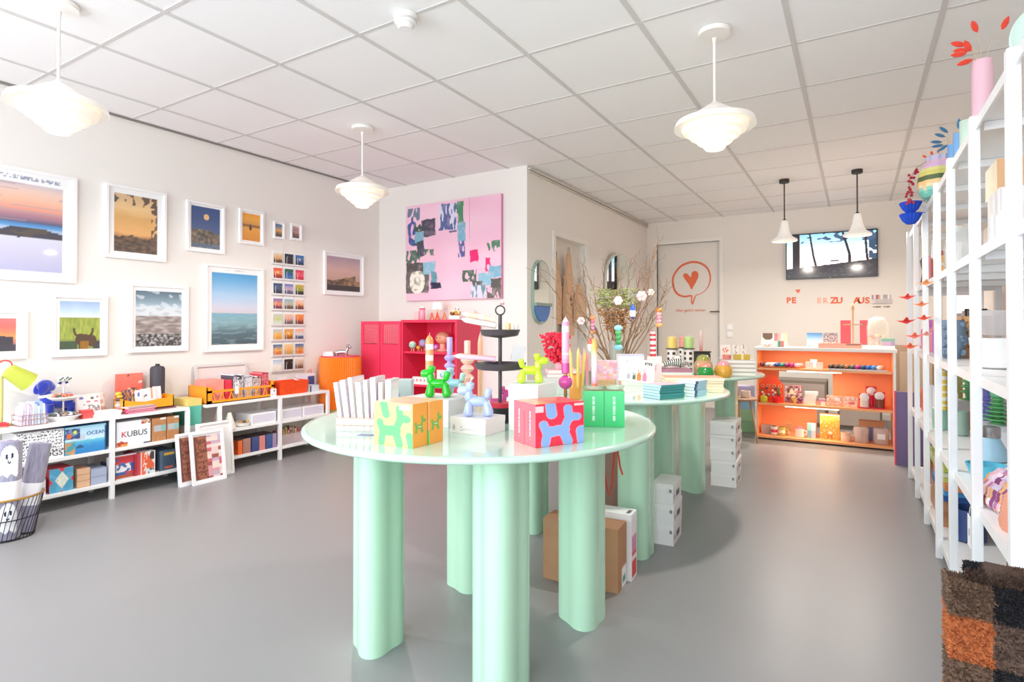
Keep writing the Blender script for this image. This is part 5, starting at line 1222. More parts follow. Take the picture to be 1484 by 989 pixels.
def sweets(lab, z, rr, cols, n, seed, sz=.012):
    q = random.Random(seed); g = G()
    for i in range(n):
        a = q.uniform(0, 2 * pi); u = rr * sqrt(q.random()); m_ = Matrix.Rotation(q.uniform(0, 3), 4, 'Z') @ Matrix.Rotation(q.uniform(-.6, .6), 4, 'X')
        g.ball((u * cos(a), u * sin(a), z + q.uniform(0, .016) * (1.3 - u / rr)), (sz, sz * .7, sz * .6), 7, 5, q.choice(cols), m_)
    o = g.make('wrapped_sweets', PR(.3, .4), None, (-4.155, yc, ZB)); tag(o, lab, 'sweets', None, 'stuff'); return o
sweets('dark and silver wrapped sweets heaped on the lower cake stand plate', .036, r * .72, ['4a4848', '8f8a90', 'd9d2d6', '5f8a80', '3c3a50', 'a8907a'], 90, 3)
sweets('red and white wrapped sweets heaped on the upper cake stand plate', .148, r * .55, ['e0503c', 'f0806a', 'c9b48a', '3f5f54', 'd9c9a0', 'e04a50'], 50, 5)
# activity book display, red box, booklets
def act(s, t):
    for x, y_, c, rr in ((.2, .82, '6d7cb8', .09), (.66, .8, '6a625e', .08), (.88, .84, 'c4807a', .06), (.3, .5, 'b0a4a4', .05), (.1, .2, '6a6468', .05)):
        if hypot(s - x, (t - y_) * 1.3) < rr: return c
    if abs(t - .64) < .03 and (.4 < s < .58 or .74 < s < .9): return 'd86a80'
    if .45 < s < .96 and .18 < t < .5 and nz(s, t, 14, 3) > .05: return '9c8e8e'
    return 'f4e6e4'
y0, y1 = span(114, 148, -4.2)
slab('activity_book', 'book', 'pink white sticker book standing face out behind the red box', y1 - y0, .02, .135, (-4.215, (y0 + y1) / 2, ZB + .004), R90, 'f0dcd8', {'F': act}, None, PR(.4), 44, rot=(radians(-10), 0, R90))
for i in range(2):
    slab('activity_book', 'book', 'cream sticker book behind the pink white one, %s' % ('first', 'second')[i], y1 - y0, .015, .132, (-4.243 - .02 * i, (y0 + y1) / 2 + .035 + .012 * i, ZB + .004), R90, ('eed9cc', 'e4d4c8')[i], {'F': hues(['eed9cc', 'e0a89a', 'f4e6dc'], 6, i)}, None, PR(.4), 20, rot=(radians(-10), 0, R90))
y0, y1 = span(119, 134, -4.12); slab('small_box', 'box', 'small coral red box in front of the sticker books', y1 - y0, .06, .05, (-4.13, (y0 + y1) / 2, ZB), R90, 'e8504e', {'F': lambda s, t: mix('ee6058', 'e04448', t)})
y0, y1 = span(136, 172, -4.1)
for i in range(2): slab('booklet', 'book', 'white booklet lying on the bench, %s of two' % ('lower', 'upper')[i], y1 - y0, .12, .016, (-4.125, (y0 + y1) / 2 + .006 * i, ZB + .0165 * i), R90 + .03 * i, 'f6f3f2', {'F': lambda s, t: 'fbf8f6' if t < .8 else 'e0dcda'}, 'white booklets on the bench')
y0, y1 = span(182, 222, -4.09)
for i in range(4): slab('magazine', 'magazine', 'pink magazine lying before the yellow crate, %s of the pile' % pos(i, 4), y1 - y0, .09, .011, (-4.105, (y0 + y1) / 2 + (.006, -.004, .008, 0)[i], ZB + .0115 * i), R90 + (.02, -.03, .05, .08)[i], ('e0688c', 'd9527a', 'ee8ea8', 'd8c4c0')[i], {'F': lambda s, t, i=i: ('f4e2e4' if .25 < t < .7 else ('dd5a80', 'c8446a', 'ea86a2', '9a7a78')[i])}, 'pink magazines')
# yellow crate with cards
def open_crate(name, lab, y0, y1, x, depth, h, z, col, lowfront=1, holes=False, m=None, dip=0):
    t = thing(name, lab, 'crate', (x - depth / 2, (y0 + y1) / 2, z), R90); w = y1 - y0; a, b = w / 2, depth / 2; th = .006; m = m or M(col, .4)
    g = G(); g.box(-a, a, -b, b, 0, th); g.box(-a, a, b - th, b, 0, h); g.box(-a, -a + th, -b, b, 0, h); g.box(a - th, a, -b, b, 0, h); g.make('tub', m, t, smooth=False)
    # front wall with a dipped rim
    g = G(); k = 24; hf = h * lowfront
    top = [(-a + w * i / k, hf - dip * max(0, 1 - abs(i / k - .42) / .3) + (h - hf) * (max(0, abs(i / k - .5) - .34) / .16)) for i in range(k + 1)]
    if not holes:
        poly = [(-a, 0), (a, 0)] + [(x_, z_) for x_, z_ in reversed(top)]
        m4 = Matrix(((1, 0, 0, 0), (0, 0, -1, 0), (0, 1, 0, 0), (0, 0, 0, 1)))
        for i in range(k):
            q = [(top[i][0], 0), (top[i + 1][0], 0), top[i + 1], top[i]]; g.prism(q, b - th, b, mat=m4)
        bmesh.ops.remove_doubles(g.bm, verts=g.bm.verts, dist=1e-6)
    else:
        nb = 14
        g.box(-a, a, -b, -b + th, 0, h * .18); g.box(-a, a, -b, -b + th, hf - h * .14, hf)
        g.box(-a, -a + .04, -b, -b + th, 0, h); g.box(a - .03, a, -b, -b + th, 0, h)
        for i in range(nb + 1):
            x0 = -a + .03 + (w - .06) * i / nb; g.tube([(x0, -b + th / 2, h * .15), (x0 + .02 * (-1 if i % 2 else 1), -b + th / 2, hf - h * .1)], .0035, 5)
    g.make('front_panel', m, t, smooth=False)
    g = G(); g.tube([(-a, -b, h), (-a, b, h), (a, b, h), (a, -b, h)], .005, 6); g.make('rim', m, t); return t, w
y0, y1 = span(180, 253, -4.11)
open_crate('storage_crate', 'low sunny orange crate full of cards in front of the coral folder', y0, y1, -4.115, .13, .078, ZB + .012, 'f5a42a', .82, dip=.012)
o = slab('flat_book', 'book', 'flat mauve book under the low sunny orange crate', y1 - y0 + .02, .13, .011, (-4.185, (y0 + y1) / 2 + .01, ZB), R90, '8a5a62', None)
cw = y1 - y0
for i, (u, c0, h_, lab) in enumerate(((.1, '4a4a3c', .13, 'dark patterned card at the left end of the low crate'), (.24, 'd9b04a', .14, 'multicoloured card in the low crate'), (.36, 'efe9ee', .12, 'white card with a blue mark in the low crate'), (.5, 'f4eef0', .125, 'white lettered card in the middle of the low crate'), (.64, 'f3dcd4', .13, 'white card with a peach bar in the low crate'), (.78, 'f6e6ea', .135, 'pale pink card at the right end of the low crate'))):
    fn = [hues(['4a4a3c', 'd98a4a', '8a3a4a', '3c4a7c'], 9, 1), hues(['d9b04a', '3c3c44', 'c45a4a', 'e9dcd0'], 9, 2), lambda s, t: '5a6aa8' if hypot(s - .4, t - .75) < .14 else 'efe9ee', lambda s, t: '6a6a78' if .3 < s < .8 and .55 < t < .72 and nz(s, t, 16) > -.1 else 'f4eef2', lambda s, t: 'e8a07a' if .4 < s < .7 and t > .4 else 'f8f2ee', lambda s, t: 'f4e4e8' if t > .1 else 'e8b0bc'][i]
    slab('greeting_card', 'card', lab, cw * .16, .01, h_, (-4.18 - .007 * (i % 2), y0 + cw * (.08 + .9 * u), ZB + .019), R90, c0, {'F': fn}, 'cards in the low sunny orange crate', PR(.4), 18, rot=(radians(-9), 0, R90))
y0, y1 = span(172, 210, -4.3); slab('folder', 'folder', 'coral red folder leaning on the wall behind the low crate', y1 - y0, .025, .245, (-4.335, (y0 + y1) / 2, ZB), R90, 'ee6a5a', {'F': lambda s, t: 'f6e4e2' if .82 < s < .97 and .74 < t < .8 else ('5a2c2c' if .4 < s < .5 and .94 < t < .97 else mix('ee6456', 'f0806e', t))})
y = P(229, -4.28); t = thing('poster_tube', 'dark charcoal tube standing upright behind the low crate', 'tube', (-4.285, y, ZB))
g = G(); g.lathe([(.046, 0), (.047, .27), (.04, .285), (.018, .292)], 30); g.make('body', M('46424a', .6), t); g = G(); g.cyl((0, 0, .2915), .014, .014, 16); g.make('cap', M('3a363c', .6), t)
y = P(172, -4.17); t = thing('bead_string', 'string of yellow and plum beads hanging beside the low crate', 'ornament', (-4.17, y, ZB)); g = G()
for i, c_ in enumerate(('8a3a5c', 'c8a0b0', 'e8e2e0', 'b8b4b4', '6a4a4a', 'e8b83c', 'f0c040')): g.ball((0, .008 * (i % 2), .014 + .019 * i), (.014, .02, .013), 10, 7, c_)
g.make('bead', PR(.4), t)
# --- second bench top
y0, y1 = span(294, 392, -4.13)
t = thing('leaning_picture', 'empty grey framed glass leaning on the wall behind the big orange crate', 'picture frame', (-4.37, (P(287, -4.32) + P(362, -4.32)) / 2, ZB), R90, rot=(radians(-8), 0, R90))
w, h = P(362, -4.32) - P(287, -4.32), .27
g = G()
for a in ((-w / 2, w / 2, h - .018, h), (-w / 2, w / 2, 0, .018), (-w / 2, -w / 2 + .018, .018, h - .018), (w / 2 - .018, w / 2, .018, h - .018)): g.box(a[0], a[1], -.02 - .03, -.03, a[2], a[3])
g.make('frame', M('d9d4d2', .4), t, smooth=False); g = G(); g.box(-w / 2 + .01, w / 2 - .01, -.036, -.032, .01, h - .01); g.make('backing', M('e9dcd8', .5, coat=.5), t, smooth=False)
open_crate('storage_crate', 'big bright orange crate with lattice sides full of fabric on the bench', y0, y1, -4.075, .24, .125, ZB, 'fba028', .78, True)
cw = y1 - y0
items = [('folded_cloth', 'salmon folded cloth at the left of the big orange crate', 'cloth', .0, .26, .165, 'f0988a', ['f0988a', 'f4a898']), ('folded_cloth', 'crimson folded cloth beside the salmon one', 'cloth', .27, .38, .155, 'e0304c', ['e0304c', 'ea4a5c']), ('folded_cloth', 'black and white spotted cloth in the big crate', 'cloth', .39, .56, .18, 'b8b4bc', ['5a5660', 'e9e4e8', '9a96a4', 'f4e8ea']), ('folded_cloth', 'grey striped cloth in the big crate', 'cloth', .57, .7, .175, 'c8c6cc', ['d9d6da', 'b0aeb6', 'efecee']), ('folded_cloth', 'white and black patterned cloth in the big crate', 'cloth', .71, .84, .17, 'e4dcdc', ['f2ecea', '4a464c', 'e0b0a0']), ('folded_cloth', 'red patterned cloth at the right of the big crate', 'cloth', .85, .97, .185, 'd8505c', ['e0485a', 'f0a0a0', 'a83a44'])]
for i, (nm, lab, cat, u0, u1, h_, c0, cs) in enumerate(items):
    rnd = random.Random(i); g = G(); w = cw * (u1 - u0) * .92; k = 5
    for j in range(k):
        x = -w / 2 + w * (j + .5) / k; q = w / k * .47; hh = h_ * rnd.uniform(.9, 1.04); d2 = .08
        ring = lambda z, s_: [V((x - q * s_, -d2, z)), V((x + q * s_, -d2, z)), V((x + q * s_, d2, z)), V((x - q * s_, d2, z))]
        if i < 2: 
            if j == 0: g.art((-w / 2, -d2, 0), (w, 0, 0), (0, 0, h_), hues(cs, 3, i), 6, 6); g.box(-w / 2, w / 2, -d2 + .001, d2, 0, h_, c0)
        else:
            g.box(x - q, x + q, -d2 + .002, d2, 0, hh, cs[j % len(cs)]); g.art((x - q, -d2, 0), (2 * q, 0, 0), (0, 0, hh), hues(cs, 42, i + j), 5, 16); g.tube([(x, -d2, hh), (x, d2, hh)], q, 8, cs[(j + 1) % len(cs)])
    tag(g.make(nm, PR(.8), None, (-4.19, y0 + .015 + (cw - .03) * (u0 + u1) / 2, ZB + .0065), R90), lab, cat, 'cloths in the big orange crate')
o = slab('hanging_price_tag', 'tag', 'white hanging price tag on the front of the big orange crate', .032, .001, .085, (-4.0735, P(344, -4.07), ZB + .055), R90, 'f4f2f2', {'F': lambda s, t: 'b9c2b0' if hypot(s - .5, (t - .8) * 2) < .28 else 'f4f2f2'})
slab('price_card', 'card', 'white price card with a green dot between the two orange crates', .052, .004, .065, (-4.073, P(397, -4.07), ZB), R90, 'f1eff2', {'F': lambda s, t: '7a9a72' if hypot(s - .62, (t - .74) * 1.2) < .14 else ('9a98a4' if hypot(s - .3, t - .25) < .08 else 'f3f1f4')})
y0, y1 = span(404, 446, -4.1); 
t = thing('felt_basket', 'bright red orange felt basket at the far end of the bench', 'basket', (-4.16, (y0 + y1) / 2, ZB), R90); w = y1 - y0
g = G(); k = 16
def fb(z, s_, d_): return [V((-w / 2 * s_, -d_, z)), V((w / 2 * s_, -d_, z)), V((w / 2 * s_, d_, z)), V((-w / 2 * s_, d_, z))]
g.skin([fb(0, .92, .065), fb(.11, 1.0, .078), fb(.11, .95, .072), fb(.008, .88, .06)], (True, True)); g.make('basket_body', M('f0501c', .85, bump=.3, bscale=120), t, smooth=False)
g = G(); g.tube([(-w * .32, -.081, .09), (-w * .28, -.088, .05), (-w * .1, -.088, .045), (-w * .02, -.081, .09)], .004, 6); g.make('handle', M('e0491a', .85), t)
slab('price_card', 'card', 'white card lying on the rim of the red orange felt basket', .05, .03, .002, (-4.09, (y0 + y1) / 2 + .02, ZB + .118), R90 + .4, 'f2f2f6', None, rot=(radians(18), .1, R90 + .4))
slab('photo_block', 'picture', 'small white block with a teal seascape behind the red orange felt basket', .1, .02, .13, (-4.3, P(408, -4.3), ZB), R90, 'f3f2f4', {'F': lambda s, t: ('74a9bc' if t < .55 else 'a9c8d4') if .1 < s < .9 and .1 < t < .75 else 'f4f3f5'})
slab('photo_block', 'picture', 'white block with a dark blue square near the orange stool', .19, .025, .145, (-4.27, P(443, -4.27), ZB), R90, 'e6e4ee', {'F': lambda s, t: '3a4f8c' if .58 < s < .97 and .3 < t < .85 else ('4a4a54' if .7 < s < .97 and t < .28 else 'e8e6f0')})
slab('storage_box', 'box', 'light grey blue box at the end of the bench by the orange stool', .1, .1, .055, (-4.13, P(456, -4.08), ZB), R90, 'c9ced8', {'F': lambda s, t: '5a6068' if s < .16 else 'cdd2dc'})
g = G(); yk = P(449, -4.35); g.tube([(-4.38, yk, .68), (-4.36, yk + .02, .7), (-4.34, yk + .01, .66), (-4.36, yk - .01, .62)], .004, 6)
tag(g.make('wall_hook', M('e0683a', .5)), 'small orange hook on the wall beside the orange stool', 'hook')
# mid board of bench two
for i, (px, xx, h_) in enumerate(((333, -4.1, .12), (316, -4.2, .14))):
    y = P(px, xx); t = thing('paper_cone', ['cream cone on the upper board before the bowl', 'pinkish cone on the upper board nearest the leg'][i], 'cone', (xx, y, ZM)); g = G(); g.lathe([(.05, 0), (.048, .006), (.02, h_ * .8), (.014, h_), (.004, h_ + .003)], 22); g.make('body', M(('f4eee0', 'ecc9c4')[i], .6), t)
y = P(352, -4.12); t = thing('serving_bowl', 'shallow white bowl with orange and black marks on the upper board', 'bowl', (-4.125, y, ZM)); g = G(); g.lathe([(.03, 0, 'f4f1ec'), (.05, .004, 'f4f1ec'), (.064, .03, 'f6f3ee'), (.06, .03, 'f6f3ee'), (.046, .01, 'eceae4')], 26); g.make('bowl_body', PR(.3, .4), t)
for i, (dx, c_) in enumerate(((-.02, 'd98a3c'), (.012, '5a5a58'), (.03, 'e0a850'))):
    g = G(); g.ball((.01, dx, .03), (.016, .018, .012), 10, 7, c_); g.make('bowl_content', PR(.5), t)
for i, (a, b) in enumerate(((364, 401), (409, 438), (439, 470))):
    y0, y1 = span(a, b, XFR - .01)
    t = thing('drawer_box', 'long white drawer box on the upper board, %s from the bowl' % NTH[i], 'box', (XFR - .11, (y0 + y1) / 2, ZM), R90, 'long white drawer boxes'); w = y1 - y0 - .006
    g = G(); g.box(-w / 2, w / 2, -.1, .1, 0, .085, bev=.002); g.make('body', M('f3f1f3', .45), t, smooth=False)
    g = G(); g.box(-w / 2 + .012, w / 2 - .012, -.104, -.1, .012, .075, bev=.001); g.make('drawer_front', M('dcd8e4', .45), t, smooth=False)
for i, (a, b, c_, lab) in enumerate(((345.5, 352, 'f0641e', 'orange'), (353, 364, 'a8776a', 'brown'), (365.5, 376, '33447c', 'navy'), (376.5, 385, 'd9827c', 'dusty pink'), (386, 395, '36508c', 'blue'), (395.5, 401.5, '9a7fa4', 'plum'))):
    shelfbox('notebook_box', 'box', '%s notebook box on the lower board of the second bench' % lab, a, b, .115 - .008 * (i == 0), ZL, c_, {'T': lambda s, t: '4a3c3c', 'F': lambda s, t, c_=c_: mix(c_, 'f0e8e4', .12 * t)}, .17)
y0, y1 = span(410, 440, XFR - .01); t = thing('plastic_bin', 'clear plastic bin of colourful packets on the lower board', 'bin', (XFR - .1, (y0 + y1) / 2, ZL), R90); w = y1 - y0
g = G(); g.box(-w / 2, w / 2, -.085, .085, 0, .004); 
for a in ((-w / 2, w / 2, -.085, -.082), (-w / 2, w / 2, .082, .085), (-w / 2, -w / 2 + .003, -.085, .085), (w / 2 - .003, w / 2, -.085, .085)): g.box(a[0], a[1], a[2], a[3], .004, .085)
g.make('bin_body', GLASS('e2d4dc', .05, .35), t, smooth=False)
for i, c_ in enumerate(('8a3a6a', 'e08a3c', '3f9a5c', 'd8504a', '6a4a94', '2f8a54', 'f0b04a', 'c04a7a')):
    slab('candy_packet', 'packet', '%s packet from the table end in the clear plastic bin' % NTH[i], .017, .11, .1 + .012 * (i % 3), (XFR - .1, y0 + .022 + (w - .044) * i / 7, ZL + .011), R90, c_, {'F': hues([c_, 'f2d0a0', c_], 7, i), 'L': hues([c_, 'e8c0b0'], 7, i), 'T': hues([c_, 'f0c890', 'e86a50'], 8, i + 3)}, 'colourful packets in the clear bin', rot=(radians(-5), 0, R90))
# --- framed prints leaning on the bench
def shelves_print(s, t):
    if s < .06 or s > .94 or t < .06 or t > .94: return 'f3eeee'
    if s < .48: return '7a4438' if (s < .14 or abs((t * 5) % 1) < .12 or nz(s * 1.5, t * 2, 9, 3) > .15) else 'a5644f'
    return pick(['e0a0a8', 'ead0cc', 'd46a74', 'c9b0c4', 'f0dcd0', 'a85a50'], s * .3, t, 14, 2)
def leaner(lab, px0, px1, y_, xb, h, fn, fr, lean, grp=None):
    y0, y1 = P(px0, xb), P(px1, xb); w = y1 - y0
    t = thing('leaning_picture', lab, 'framed picture', (xb, (y0 + y1) / 2, .0008), R90, grp, rot=(radians(lean), 0, R90))
    g = G()
    for a in ((-w / 2, w / 2, h - .016, h), (-w / 2, w / 2, 0, .016), (-w / 2, -w / 2 + .016, .016, h - .016), (w / 2 - .016, w / 2, .016, h - .016)): g.box(a[0], a[1], 0, .022, a[2], a[3])
    g.make('frame', M(fr, .4), t, smooth=False)
    g = G(); g.art((-w / 2 + .01, .008, .01), (w - .02, 0, 0), (0, 0, h - .02), fn, 56, 76); g.box(-w / 2 + .01, w / 2 - .01, .009, .02, .01, h - .01, '8a8494'); g.make('print', PR(.4, .3), t, smooth=False)
leaner('white framed print of brown shelves leaning on the bench, front of the pair', 282, 330, 0, -3.89, .36, shelves_print, 'f5f2f4', -8, 'framed prints leaning on the bench')
leaner('white framed print of brown shelves leaning on the bench, half hidden behind its twin', 262, 300, 0, -3.935, .36, shelves_print, 'f5f2f4', -8, 'framed prints leaning on the bench')
leaner('blank white canvas leaning on the bench behind the framed prints', 290, 341, 0, -3.985, .4, lambda s, t: 'f4f1ef', 'f6f3f1', -5)
# --- basket with rolled ghost blankets
bx, by, br_ = -3.80, 1.18, .15
t = thing('blanket_basket', 'black wire floor basket with a golden rim holding rolled blankets', 'basket', (bx, by, 0))
g = G()
for i in range(40):
    a = 2 * pi * i / 40; b = a + .32
    g.tube([(br_ * (.75 + .05 * k)) * V((cos(a + (b - a) * k / 5), sin(a + (b - a) * k / 5), 0)) + V((0, 0, .004 + .042 * k)) for k in range(6)], .0018, 5)
for z, k in ((.004, .75), (.11, .88)): g.tube([(br_ * k * cos(2 * pi * i / 40), br_ * k * sin(2 * pi * i / 40), z) for i in range(40)], .0028, 6, closed=True)
g.make('wire_body', M('2c2a30', .4, .6), t)
g = G(); g.tube([(br_ * cos(2 * pi * i / 48), br_ * sin(2 * pi * i / 48), .218) for i in range(48)], .006, 8, closed=True); o = g.make('rim', M('b98f4a', .35, .7), t); o['label'] = 'golden rim'
def blanket(lab, dx, dy, r, h, ghost, tilt, band):
    t = thing('rolled_blanket', lab, 'blanket', (bx + dx, by + dy, .012), 0, 'rolled blankets in the wire basket', rot=tilt)
    n, k = 72, 110; g = G()
    ph = atan2(-(by + dy), -(bx + dx))
    def ink(a, z):
        u = z / h; 
        if band[0] < u < band[1]: return 'f3f1f6'
        if ghost:
            for z0, z1 in ((.62, .97), (.04, .38)):
                x = (a + pi) % (2 * pi) - pi; zz = (u - z0) / (z1 - z0)
                if 0 < zz < 1 and abs(x) < (.72 if zz < .62 else .72 * sqrt(max(0, 1 - ((zz - .62) / .38) ** 2))) and zz > .12 + .05 * sin(x * 9):
                    if (hypot((x + .2) * .8, (zz - .68) * 1.1) < .085 or hypot((x - .2) * .8, (zz - .7) * 1.1) < .085) : return '1f2440'
                    if abs(hypot(x * .8, (zz - .56) * 1.5) - .1) < .03 and zz < .56: return '1f2440'
                    return 'f6f5f8'
        return mix('a29eb2', '8c889c', .5 + nz(a, u, 9, 2))
    vv = [[g.bm.verts.new(((r + .002 * sin(5 * 2 * pi * i / n)) * cos(2 * pi * i / n), (r + .002 * sin(5 * 2 * pi * i / n)) * sin(2 * pi * i / n), h * j / k)) for i in range(n)] for j in range(k + 1)]
    for j in range(k):
        for i in range(n):
            f = g.bm.faces.new((vv[j][i], vv[j][(i + 1) % n], vv[j + 1][(i + 1) % n], vv[j + 1][i])); a = 2 * pi * (i + .5) / n - ph; g._paint([f], ink(a, h * (j + .5) / k))
    g._paint([g.bm.faces.new(vv[0][::-1])], '8c889c')
    for q in range(5):
        pass
    ring = vv[-1]
    for q in range(1, 5):
        rr = r * (1 - q / 5); nr = [g.bm.verts.new((rr * cos(2 * pi * i / n), rr * sin(2 * pi * i / n), h + .004 - (.008 if q % 2 else 0))) for i in range(n)]
        for i in range(n): g._paint([g.bm.faces.new((ring[i], ring[(i + 1) % n], nr[(i + 1) % n], nr[i]))], 'b8b4c4' if q % 2 else '8a8698')
        ring = nr
    g._paint([g.bm.faces.new(ring)], '6a6678'); g.make('roll', PR(.9, 0, 0, .3, .4), t)
blanket('rolled lilac grey blanket with a smiling white ghost, upright in the wire basket', .058, -.015, .05, .5, True, (0, radians(3), 0), (.4, .6))
blanket('plain lilac grey rolled blanket leaning outward in the wire basket', .004, .072, .047, .46, False, (radians(-8), radians(2), 0), (.3, .55))
blanket('rolled lilac blanket cut by the photo edge in the wire basket', -.05, -.04, .048, .44, False, (radians(3), radians(-3), 0), (.35, .55))
# ---------------------------------------------------------------- on and in the red cabinet, on the orange stool
def X_(px, y): return ony(px, 480, y).x
KT = 1.1605
def boxY(name, cat, lab, px0, px1, y, h, z, base, arts=None, depth=.06, grp=None, m=None, n=24, rx=0):
    """box whose printed face looks down the room (front at depth plane y)"""
    x0, x1 = X_(px0, y), X_(px1, y)
    return slab(name, cat, lab, x1 - x0 - .001, depth, h, ((x0 + x1) / 2, y + depth / 2, z), 0, base, arts, grp, m or PR(.4, .2), n, rot=(rx, 0, 0) if rx else None)
boxY('gift_box', 'box', 'pale pink box beside the pink bottle on the red cabinet', 600, 606.5, 4.25, .085, KT, 'f2c6c4')
t = thing('drinking_bottle', 'pink drinking bottle with a white cap on the red cabinet', 'bottle', (X_(612, 4.25), 4.25, KT))
g = G(); g.lathe([(.026, 0), (.029, .004), (.029, .1), (.022, .112)], 22); g.make('body', M('f2a3b8', .3, coat=.4), t)
g = G(); g.lathe([(.024, .112), (.026, .114), (.026, .126), (.02, .13)], 22); o = g.make('cap', M('f6f2f0', .4), t)
g = G(); g.lathe([(.0292, .1), (.0245, .112)], 22); o = g.make('neck_band', M('d8345c', .4), t)
for i, (px, c_) in enumerate(((626, 'e0683c'), (634, 'e5522e'), (644, 'e07a48'))):
    t = thing('decor_letter', 'coral tent shaped ornament, %s from the pink bottle on the red cabinet' % NTH[i], 'ornament', (X_(px, 4.22), 4.22, KT), 0, 'coral tent ornaments'); g = G()
    g.tube([(-.022, 0, .002), (0, 0, .068)], .006, 8); g.tube([(.022, 0, .002), (0, 0, .068)], .006, 8); g.cb((0, 0, .022), (.026, .008, .008)); g.make('body', M(c_, .5), t)
t = thing('table_lamp', 'little table lamp with a white drum shade on the red cabinet', 'lamp', (X_(634, 4.33), 4.33, KT))
g = G(); g.lathe([(.03, 0), (.03, .008), (.006, .014), (.006, .12)], 22); g.make('base', M('e8a870', .4), t)
g = G(); g.lathe([(.052, .105), (.042, .172), (.04, .172), (.05, .105)], 30); g.make('lamp_shade', M('f8f4ee', .6, emit=.2), t)
t = thing('bee_figure', 'round brown bee shaped figure on a white stand on the red cabinet', 'figurine', (X_(660, 4.22), 4.22, KT))
g = G(); g.box(-.06, .06, -.025, .025, 0, .036, bev=.004); g.make('stand', M('f4f1ec', .5), t, smooth=False)
g = G()
for x, c_, r in ((-.035, '8a5a2a', .026), (-.005, '3c2c20', .022), (.02, 'c98a3c', .03), (.045, '6a4426', .018)): g.ball((x, 0, .06), (r, r * .8, r * .85), 14, 9, c_)
for s in (-1, 1): g.tube([(.02 + .012 * s, 0, .08), (.02 + .022 * s, 0, .105)], .003, 6, '5a3c24')
g.make('body', PR(.5), t); g = G()
for s in (-1, 1): g.ball((.0 + .03 * s, -.01, .07), (.03, .006, .018), 12, 8, mat=Matrix.Rotation(.5 * s, 4, 'Y'))
g.make('wing', M('f0d9a8', .4), t)
boxY('print_card', 'card', 'small white card with a blue bird on the red cabinet', 677, 687, 4.42, .085, KT, 'f3f1f0', {'F': lambda s, t: '2f5a9c' if hypot((s - .55) * 1.0, (t - .62)) < .22 or (abs(s - .5) < .06 and t < .42 and t > .2) else 'f4f2f0'}, .003, n=26)
boxY('acrylic_block', 'block', 'clear upright block beside the blue bird card on the red cabinet', 671, 675, 4.42, .08, KT, 'e4dcdc', None, .02)
KS, KS2 = .8605, .5505
for nm, px, py, r, c_, c2, lab in (('a', 598, 500, .036, 'a9cfc0', 'd8ddcc', 'mint round figure on little legs inside the red cabinet'), ('b', 606.5, 505, .021, 'd8a838', 'c88a30', 'small ochre round figure inside the red cabinet'), ('c', 613, 494, .042, 'b79ac4', '8fa0d0', 'blue and lilac round figure inside the red cabinet'), ('d', 632, 504, .026, 'd07ac0', 'b060c8', 'small purple round figure inside the red cabinet')):
    yy_ = {'a': 4.15, 'c': 4.25}.get(nm, 4.17); x = X_(px, yy_); t = thing('round_figure', lab, 'figurine', (x, yy_, KS), 0, 'round wooden figures')
    g = G(); g.ball((0, 0, r * 1.7), r, 20, 14, c_); 
    for f in g.bm.faces:
        if f.calc_center_median().z > r * 2.1: g._paint([f], c2)
    g.ball((r * .35, -r * .9, r * 1.85), r * .1, 6, 4, '3a2a2a'); g.ball((-r * .35, -r * .9, r * 1.85), r * .1, 6, 4, '3a2a2a'); g.make('head', PR(.4), t)
    for s in (-1, 1):
        g = G(); g.tube([(s * r * .4, 0, 0), (s * r * .4, 0, r)], r * .14, 8); g.make('leg', M('c9a484', .6), t)
x = X_(640, 4.3); t = thing('round_figure', 'large peach round head figure with a pink collar inside the red cabinet', 'figurine', (x, 4.32, KS), 0, 'round wooden figures')
g = G(); g.lathe([(.05, 0), (.05, .018), (.03, .022), (.03, .07)], 22); g.make('base', M('f4b6a6', .5), t)
g = G(); g.ball((0, 0, .125), (.078, .06, .062), 24, 14, 'e8a586')
for dx in (-.03, .012): g.ball((dx, -.058, .13), (.005, .004, .008), 8, 6, '4a2c24')
g.tube([(0, 0, .185), (.004, 0, .2)], .003, 6, '8a5a3c'); g.make('head', PR(.5), t)
boxY('print_card', 'picture', 'white framed print of a grey balloon on the lower shelf of the red cabinet', 633, 650, 4.2, .14, KS2, 'f2eee8', {'F': lambda s, t: '8f9a94' if hypot(s - .5, (t - .66) * 1.2) < .22 else ('7a7a74' if abs(s - .5) < .07 and .3 < t < .4 else 'f2ede4')}, .015)
boxY('print_card', 'picture', 'pale pink framed card on the lower shelf of the red cabinet', 618, 630, 4.24, .1, KS2, 'f6d8d8', {'F': lambda s, t: 'f6e0de' if .1 < s < .9 else 'f0c4c4'}, .015)
boxY('gift_box', 'box', 'white box with small pink squares at the front of the red cabinet shelf', 598, 620, 4.14, .07, KS2, 'f6ece6', {'F': lambda s, t: 'd98a94' if (s * 4) % 1 < .45 and .35 < t < .7 else 'f7eee8'}, .05)
